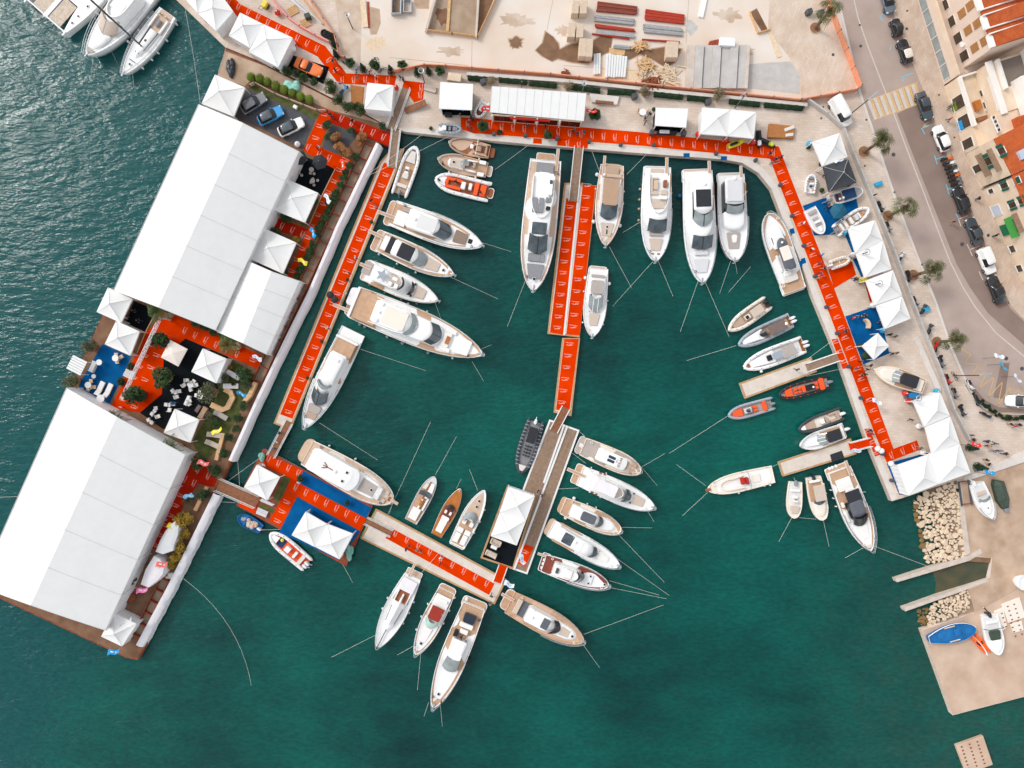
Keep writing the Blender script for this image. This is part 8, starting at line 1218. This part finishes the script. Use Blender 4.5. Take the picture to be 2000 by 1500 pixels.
parasol('black parasol beside the long marquee wall',592,316,1.3,'canvas_black',lm='the western black parasol');parasol('black parasol touching the red carpet',631,324,1.3,'canvas_black',a=15,lm='the eastern black parasol');parasol('dark blue parasol between the two dinghies',1626,418,1.4,'tent_blue',lm='the dinghy umbrella');parasol('large square cream parasol in the lounge garden',352,691,2.25,'tent_cream',n=4,a=17,lm='the cream square parasol')
def flag(lb,x,y,a,mat,h=3.0,l=1.7,w=.72):
 t=thing('flag',lb,'flag',P(x,y),rad(a));obj('pole',MB().tube([(0,0,.02),(0,0,h)],.03,5),'steel_dark',t);mb=MB()
 def pt(k,j,dz):u=k/8;v=(-.1,.25,.55,.9-.3*u)[j]if j!=2 else.55-.15*u;return(l*u*(1-.03*j/3),w*v+.14*math.sin(u*7),h-.05-.35*u-.15*j+dz)
 for dz in(0,-.03):
  for k in range(8):
   for j in range(3):mb.add([pt(k,j,dz),pt(k+1,j,dz),pt(k+1,j+1,dz),pt(k,j+1,dz)],[(0,1,2,3)],1 if j==1 and k in(2,3,5)else 0)
 obj('cloth',mb,[mat,'flag_white' if mat!='flag_white' else 'flag_sky'],t)
for x,y,a,mt,lb in((684,338,120,'flag_orange','orange flag over the first barge bushes'),(656,402,130,'flag_white','white flag over the barge bushes'),(628,468,125,'flag_blue','blue flag over the barge bushes'),(611,517,160,'flag_yellow','yellow flag over the barge bushes'),(586,573,165,'flag_red','red flag by the small marquee, upper'),(553,644,140,'flag_orange','orange red flag by the small marquee, lower'),(524,700,165,'flag_white','white and blue flag at the small marquee corner'),(494,769,165,'flag_blue','blue flag over the timber counter'),(430,848,35,'flag_yellow','large yellow flag over the garden lawn'),(400,902,-10,'flag_salmon','salmon red flag at the lawn end'),(390,957,205,'flag_sky','sky blue flag over the south red carpet'),(342,1022,-20,'flag_yellow','large yellow flag among the ochre shrubs'),(285,1149,15,'pink','pink flag beside the cloth covered stand'),(256,1209,25,'flag_white','white lettered flag beside the barge tip tent'),(230,1266,10,'flag_blue','blue flag on the south tip of the barge'),(322,1098,5,'flag_salmon','pale peach flag under the ochre shrubs'),(1616,330,30,'flag_white','white flag at the black tent, upper'),(1616,368,60,'flag_white','white flag at the black tent, lower'),(1876,868,-5,'flag_red','red white blue flag at the corner tent by the rocks'),(1902,921,-5,'flag_blue','blue white flag by the promenade wall'),(1686,784,-15,'flag_white','white feather flag across the east quay carpet'),(1665,872,195,'flag_white','white feather flag on the lower finger dock'),(960,219,195,'flag_red','red feather flag at the west end of the panel stand'),(1142,234,10,'flag_red','red feather flag at the east end of the panel stand'),(984,1132,-20,'flag_white','white flag at the end of the concrete dock'),(1012,1078,-60,'flag_white','white flag over the jetty end carpet'),(922,215,200,'flag_blue','blue orange flag at the flat white stand'),(1920,700,0,'flag_white','white feather flag on the road bend, upper'),(1928,713,-35,'plastic_cyan','cyan feather flag on the road bend'),(1955,736,-35,'flag_white','white feather flag on the road bend, lower')):flag(lb,x,y,a,mt)
def buoy(mat):return lambda t:(obj('float',MB().ball(0,0,.5,.48,None,.48,10),mat,t),obj('eye',MB().cyl(0,0,.95,1.1,.09),'plastic_white',t))
for x,y,mt,n_ in((544,28,'plastic_red','red'),(577,88,'plastic_red','red'),(575,99,'plastic_white','white'),(774,174,'plastic_red','red'),(1362,265,'plastic_red','red'),(1416,275,'plastic_red','red'),(1469,279,'plastic_red','red'),(1764,768,'plastic_red','red'),(1772,783,'plastic_red','red'),(1646,456,'plastic_cyan','cyan'),(1578,283,'plastic_cyan','cyan'),(1720,646,'plastic_cyan','cyan'),(1825,764,'plastic_cyan','cyan'),(1664,499,'plastic_white','white'),(1702,597,'plastic_white','white'),(1791,832,'plastic_white','white'),(1737,905,'plastic_white','white'),(1799,882,'plastic_white','white'),(583,284,'plastic_white','white'),(1711,876,'plastic_white','white'),(1718,880,'plastic_white','white')):tmpl('by'+mt,buoy(mt),f'~round {n_} ball fender on the ground','buoy','ball_buoy','ball fenders on show',x,y)
for x,y in((1088,272),(1150,278),(1212,284),(1276,284),(1398,301),(1475,314),(1523,362),(1546,422),(1569,480),(1591,540),(1613,600),(1634,651),(1656,716),(1680,777),(1722,886),(1740,938),(965,263),(1026,266)):tmpl('bo',lambda t:(obj('post',MB().lathe(0,0,[(.28,0),(.2,.1),(.17,.35),(.26,.42),(.22,.52),(.02,.54)],10),'steel_dark',t)),'~dark iron bollard on the quay edge','bollard','mooring_bollard','iron bollards of the quay',x,y,0,.01,1.2)
def lamp(h,ring):return lambda t:(obj('pole',MB().tube([(0,0,0),(0,0,h)],.09,7),'steel_dark',t),obj('lamp_head',MB().tube([(.42*math.cos(k*.524),.42*math.sin(k*.524)+.42*ring,h)for k in range(13)],.07,5)if ring else MB().rbox(-.2,1.7,-.16,.16,h-.05,h+.12,.1),'steel',t))
for x,y in((689,56),(829,161),(1136,184),(1435,211),(1765,777),(1692,561),(1668,502)):tmpl('lr',lamp(4.2,.01),'~slender street lamp with a ring head','street lamp','street_lamp','ring headed street lamps',x,y,0,.01)
for x,y,a in((1862,734,10),(1657,226,40)):tmpl('ls',lamp(6.5,0),'~tall grey street lamp with an arm','street lamp','street_lamp','armed street lamps',x,y,a,.02)
for x,y,z in((634,66,0),(640,69,0),(646,72,0),(650,75,.0)):tmpl('ty',lambda t:obj('rubber',MB().tube([(.42*math.cos(k*.4488),.42*math.sin(k*.4488),.22)for k in range(15)],.2,8),'tyre',t),'~large black tyre lying on the quay','tyre','tyre','stacked tyres',x,y)
def pile(name,lb,cat,x,y,rx,ry,h,mat,n=9,seed=1):
 q=random.Random(seed);mb=MB()
 for k in range(n):mb.ball(q.uniform(-.5,.5)*rx,q.uniform(-.5,.5)*ry,h*.25,rx*q.uniform(.35,.6),ry*q.uniform(.35,.6),h*q.uniform(.5,.8),9)
 tag(obj(name,mb,mat,None,P(x,y)),lb,cat)
pile('net_pile','pale turquoise heap of coiled net behind the clipped bushes','net pile',572,170,1.5,1.2,.9,'net_green');pile('tarp_heap','crumpled black tarpaulin on the barge corner','tarpaulin',452,134,.8,1.7,.7,'tarp_black',14);pile('rope_heap','grey green coil of rope at the brown pontoon corner','rope coil',683,1080,.7,1.4,.4,'rope_green',9,4);pile('net_pile','grey green net heap at the north tip of the brown pontoon','net pile',511,893,.7,1.0,.5,'rope_green',9,6);pile('pallet_heap','dark brown heap of pallets south of the cloth covered stand','heap',256,1166,1.5,1.0,.6,'rust',9,8);pile('rope_heap','cream coil of thick rope in the south end of the trough','rope coil',332,1124,.9,.6,.4,'rope',7,5)
t=thing('boat_trailer','empty rust red boat trailer on the yard by the retaining wall','trailer',P(1881,962),rad(-82));[obj('rail',MB().box(-2,2,s_*.8-.12,s_*.8+.12,.4,.6),'steel_dark',t)for s_ in(-1,1)];[obj('cross_bar',MB().box(x,x+.15,-.68,.68,.42,.56),'rust_red',t)for x in(-1.95,1.7)];[obj('wheel',MB().ball(-.6,s_*1.05,.32,.32,.12,.32),'tyre',t)for s_ in(-1,1)]
t=thing('hand_trolley','bright yellow trolley between two east quay tents','trolley',P(1683,547),rad(15),lm='the yellow trolley');obj('tray',MB().rbox(-.7,.7,-.45,.45,.35,.75,.2,.06),'plastic_yellow',t);legs4(t,.5,.4,.35,'tyre',.12)
for lb,x,y,a in(('curved wooden reception desk on the blue carpet',1692,632,20),):t=thing('reception_desk',lb,'desk',P(x,y),rad(a));pts=[(.2-1.2+1.2*math.cos(u),1.2*math.sin(u))for u in[-.8+.2*k for k in range(9)]];obj('desk_front',MB().prism(pts+[(px_*.7-.3,py_*.75)for px_,py_ in pts[::-1]],.05,1.0),'timber_pale',t)
for lb,x,y,a in(('wooden pallet behind the pink banner fence, nearer the top edge',573,22,30),('wooden pallet behind the pink banner fence, nearer the tyres',598,46,25)):t=thing('pallet',lb,'pallet',P(x,y),rad(a));[obj('slat',MB().box(-.8,.8,-.6+k*.24,-.44+k*.24,.1,.16),'timber',t)for k in range(6)];obj('bearer',MB().box(-.7,.7,-.55,.75,0,.09),'timber',t)
for lb,a,b,w in(('long grey steel pipe behind the pink banner fence',(570,-8),(628,46),.18),('long white pipe behind the pink banner fence',(560,-8),(600,26),.3),('long brown board behind the orange fence',(585,-10),(632,48),.22)):pa,pb=P(*a,.1),P(*b,.1);o=obj('pipe',MB().beam((0,0,0),pb-pa,w,.12),'timber' if 'board' in lb else 'steel',None,pa);tag(o,lb,'pipe')
for lb,x,y,mt in(('dark green bin on the quay behind the tyres',603,36,'tarp_green'),('dark waste bin beside the top palm, western one',1577,27,'steel_dark'),('dark waste bin beside the top palm, eastern one',1600,29,'steel_dark'),('dark bin at the hedge beside the long panel stand',1238,191,'steel_dark'),('dark bin east of the flat white stand',944,163,'steel_dark'),('dark bin beside the jet ski tents',1381,202,'steel_dark')):o=obj('waste_bin',MB().rbox(-.45,.45,-.4,.4,.02,1.0,.1,.06),mt,None,P(x,y),.3);tag(o,lb,'bin')
t=thing('site_machine','small yellow compactor at the top edge by the pink fence','machine',P(520,12),rad(60));obj('engine',MB().rbox(-.6,.5,-.4,.4,.35,.9,.15,.08),'plastic_yellow',t);obj('roller',MB().cyl(.0,0,.0,.35,.6),'steel_dark',t);obj('handle',MB().tube([(-.5,-.3,.8),(-1.3,-.3,1.1),(-1.3,.3,1.1),(-.5,.3,.8)],.04,5),'steel_dark',t)
# ======= people
def body(name,lg,arms,sit=0):
 """one continuous body grown over a skeleton: lg = stride, arms = forward swing"""
 h=.55 if sit else.95;V=[(0,0,h),(0,0,h+.25),(0,0,h+.47),(0,0,h+.57),(.03,0,h+.7),(.01,0,h+.8)];Rd=[.15,.14,.16,.06,.105,.08];E=[(0,1),(1,2),(2,3),(3,4),(4,5)]
 def ch(par,pts):
  for p,r_ in pts:V.append(p);Rd.append(r_);E.append((par,len(V)-1));par=len(V)-1
  return par
 for sg in(-1,1):
  w=sg*lg
  if sit:ch(0,[((.05,sg*.1,h),.1),((.45,sg*.12,h),.075),((.48,sg*.12,.1),.05),((.62,sg*.12,.05),.045)])
  else:ch(0,[((0,sg*.1,h-.06),.1),((w*.25+.03,sg*.1,.5),.072),((w*.5-.03,sg*.1,.1),.05),((w*.5+.12,sg*.11,.05),.045)])
  a=-sg*arms;e=ch(2,[((0,sg*.2,h+.45),.065),((a*.3,sg*.25,h+.16),.05),((a*.8+.08,sg*.24,h-.06),.036),((a+.11,sg*.23,h-.14),.034)])
  hx,hy,hz=V[e]
  for k in range(4):ch(e,[((hx+.02+.008*k,hy+(k-1.5)*.02,hz-.05),.009),((hx+.03,hy+(k-1.5)*.021,hz-.095+.008*abs(k-1)),.008)])
  ch(e,[((hx+.045,hy-sg*.02,hz-.03),.009)])
 me=bpy.data.meshes.new(name);me.from_pydata(V,E,[]);o=bpy.data.objects.new(name,me);COL.objects.link(o);sk=o.modifiers.new('s','SKIN');sb=o.modifiers.new('b','SUBSURF');sb.levels=sb.render_levels=1
 for v,r_ in zip(me.skin_vertices[0].data,Rd):v.radius=(r_,r_)
 me.skin_vertices[0].data[0].use_root=True
 r=bpy.data.meshes.new_from_object(o.evaluated_get(bpy.context.evaluated_depsgraph_get()));bpy.data.objects.remove(o);r.name='person'
 for n_ in('skin','grey_cloth','jeans','hair_dark'):r.materials.append(MATS[n_])
 for p in r.polygons:
  c=p.center;d=c.z-h
  p.material_index=2 if(d<.03 and(abs(c.y)<.19 or sit))else 0 if(abs(c.y)>.19 and d<.02)else 1 if d<.56 else 3 if d>.74 or(d>.62 and c.x<-.0)else 0;p.use_smooth=True
 return r
BD={'standing':body('a',.05,.02),'walking':body('b',.5,.16),'sitting':body('c',0,.1,1)};BD['striding']=body('d',-.42,-.13)
CL={'b':('black','black_cloth'),'n':('navy','navy_cloth'),'g':('grey','grey_cloth'),'w':('white','white_cloth'),'r':('red','red_cloth'),'t':('tan','tan_cloth'),'u':('blue','blue_cloth'),'o':('brown','brown_cloth'),'e':('green','green_cloth')}
q_=random.Random(11)
PP='''653,124,n 657,141,b 700,157,g 735,153,w 783,155,b 789,160,b 648,228,b 651,232,n 690,240,b 623,294,b 626,290,w 900,229,b 921,233,b 924,237,b 917,242,n 914,252,o 921,254,b 1030,250,b 1047,244,w 1065,250,b 1118,260,b 1122,255,g 1127,264,b 1140,263,n 1019,168,b 1258,235,b 1267,227,b 1258,244,b 1511,314,n 1503,322,g 1521,311,n 1513,314,b 727,393,b 735,405,t 695,504,w 682,533,o 641,641,w 676,574,w 1565,438,w 1582,489,w 1600,500,u 1597,515,r 1598,535,r 1593,545,t 1605,525,n 1646,648,b 1652,645,r 1676,706,o 1682,714,g 1668,719,n 1689,722,b 1677,733,b 1684,731,n 1694,714,b 1773,819,n 1697,846,r 1694,840,b 1666,548,n 1664,546,b 1732,654,b 1742,658,o 1744,690,o 1737,691,b 1712,630,b 1717,634,u 1660,622,r 1673,619,b 1684,617,b 1848,237,r 1903,391,b 1855,436,b 1937,462,b 1849,213,g 1890,849,b 1893,858,b 1920,861,n 1936,865,g 1922,870,t 1932,880,g 1944,879,g 1955,885,b 1918,897,b 1922,905,b 1966,828,b 1975,832,r 1982,829,b 799,1065,b 794,1072,b 815,1073,g 822,1077,t 861,1088,w 860,1100,n 960,1162,b 958,1178,g 549,845,n 543,863,w 537,876,g 1050,958,n 1058,967,n 1027,1000,w 1555,722,b 243,795,w 252,622,w 268,608,b 276,627,b 1606,345,b 1611,338,g 1613,404,b 1610,408,b 1702,384,b 520,907,w 587,941,w 1500,303,b 1068,352,n 866,322,b 858,352,b 890,354,b 938,376,n 922,322,b 864,1362,n 902,1240,b 1700,590,w 1790,874,e'''
for k,s_ in enumerate(PP.split()):
 x,y,c_=s_.split(',');x,y=int(x),int(y);ps=('walking','standing','striding','standing')[k%4];cn,cm=CL[c_]
 o=bpy.data.objects.new('person',BD[ps]);COL.objects.link(o);z=.05
 if(690<x<740 and y>380)or 640<x<696 and 500<y<650 or(780<x<970 and y>1060)or 1020<x<1060 and y>950 or x==1555:z=DZ+.02
 if x in(549,543,537):z=DZ+.2
 if y in(322,352,354,376,1362,1240)and x<1100 and x>850:z={1068:1.05+.1,866:-.25,922:-.3,858:-.75,890:-.75,938:-.75,864:.75,902:.38}[x]
 o.location=P(x,y);o.location.z=z;o.rotation_euler=(0,0,q_.uniform(0,6.28));o.scale=(1,1,1)if c_!='w' else(.95,.95,.95)
 for i,mt in((1,cm),(2,q_.choice(('jeans','black_cloth','navy_cloth','tan_cloth'))),(3,q_.choice(('hair_dark','hair_dark','hair_brown','hair_fair')))):o.material_slots[i].link='OBJECT';o.material_slots[i].material=MATS[mt]
 tag(o,f'~person in a {cn} top {"standing" if ps == "standing" else "walking"}','person','visitors of the boat show')
for x,y,c_ in((458,750,'b'),(374,746,'w'),(341,787,'u')):
 o=bpy.data.objects.new('person',BD['sitting']);COL.objects.link(o);o.location=P(x,y,0)+Vector((0,0,.06));o.material_slots[1].link='OBJECT';o.material_slots[1].material=MATS[CL[c_][1]];tag(o,f'~person in a {CL[c_][0]} top sitting','person','visitors of the boat show')
for x,y in((649,578),(658,587)):tmpl('um',lambda t:(obj('canopy',MB().loft([[(r_*math.cos(k*.785),r_*math.sin(k*.785),z)for k in range(8)]for r_,z in((.62,1.75),(.6,1.79),(.35,1.95),(.03,2.03))],False),'canvas_black',t),obj('handle',MB().cyl(0,0,.95,2.0,.015),'steel',t)),'~black umbrella held open on the long red dock','umbrella','umbrella',None,x,y,0,DZ);o=bpy.data.objects.new('person',BD['standing']);COL.objects.link(o);o.location=P(x+3,y-1);o.location.z=DZ+.02;tag(o,'~person under a black umbrella','person','visitors of the boat show')
# ======= labels that single out: by the nearest landmark, in order of distance
ORD=['first','second','third','fourth','fifth','sixth','seventh','eighth','ninth','tenth','eleventh','twelfth','thirteenth','fourteenth','fifteenth','sixteenth','seventeenth','eighteenth','nineteenth','twentieth']
def ordw(k):return ORD[k]if k<20 else('twenty','thirty','forty','fifty','sixty','seventy','eighty','ninety','hundred','hundred','hundred')[min(10,k//10-2)]+('-'+ORD[k%10-1]if k%10 else '')
bk={}
bpy.context.view_layer.update()
for o,d in AUTO:
 p=o.location
 if o.type=='MESH' and o['category']=='rope':pass
 l=min((q for q in LMS if q[2]!=o.name),key=lambda q:(Vector((q[1].x,q[1].y))-Vector((p.x,p.y))).length)
 if ' of ' in d[-4:]or d.endswith(('under the corner tent','beside the blue rowing boat','on the promenade wall')):key=(d,'')
 else:key=(d,l[0])
 bk.setdefault(key,[]).append(((Vector((l[1].x,l[1].y))-Vector((p.x,p.y))).length,o))
for(d,l),v in bk.items():
 v.sort(key=lambda q:q[0])
 for k,(_,o)in enumerate(v):
  if not l:o['label']=d;continue
  o['label']=f'{d} beside {l}' if len(v)==1 else f'{d}, {ordw(k)} from {l}'
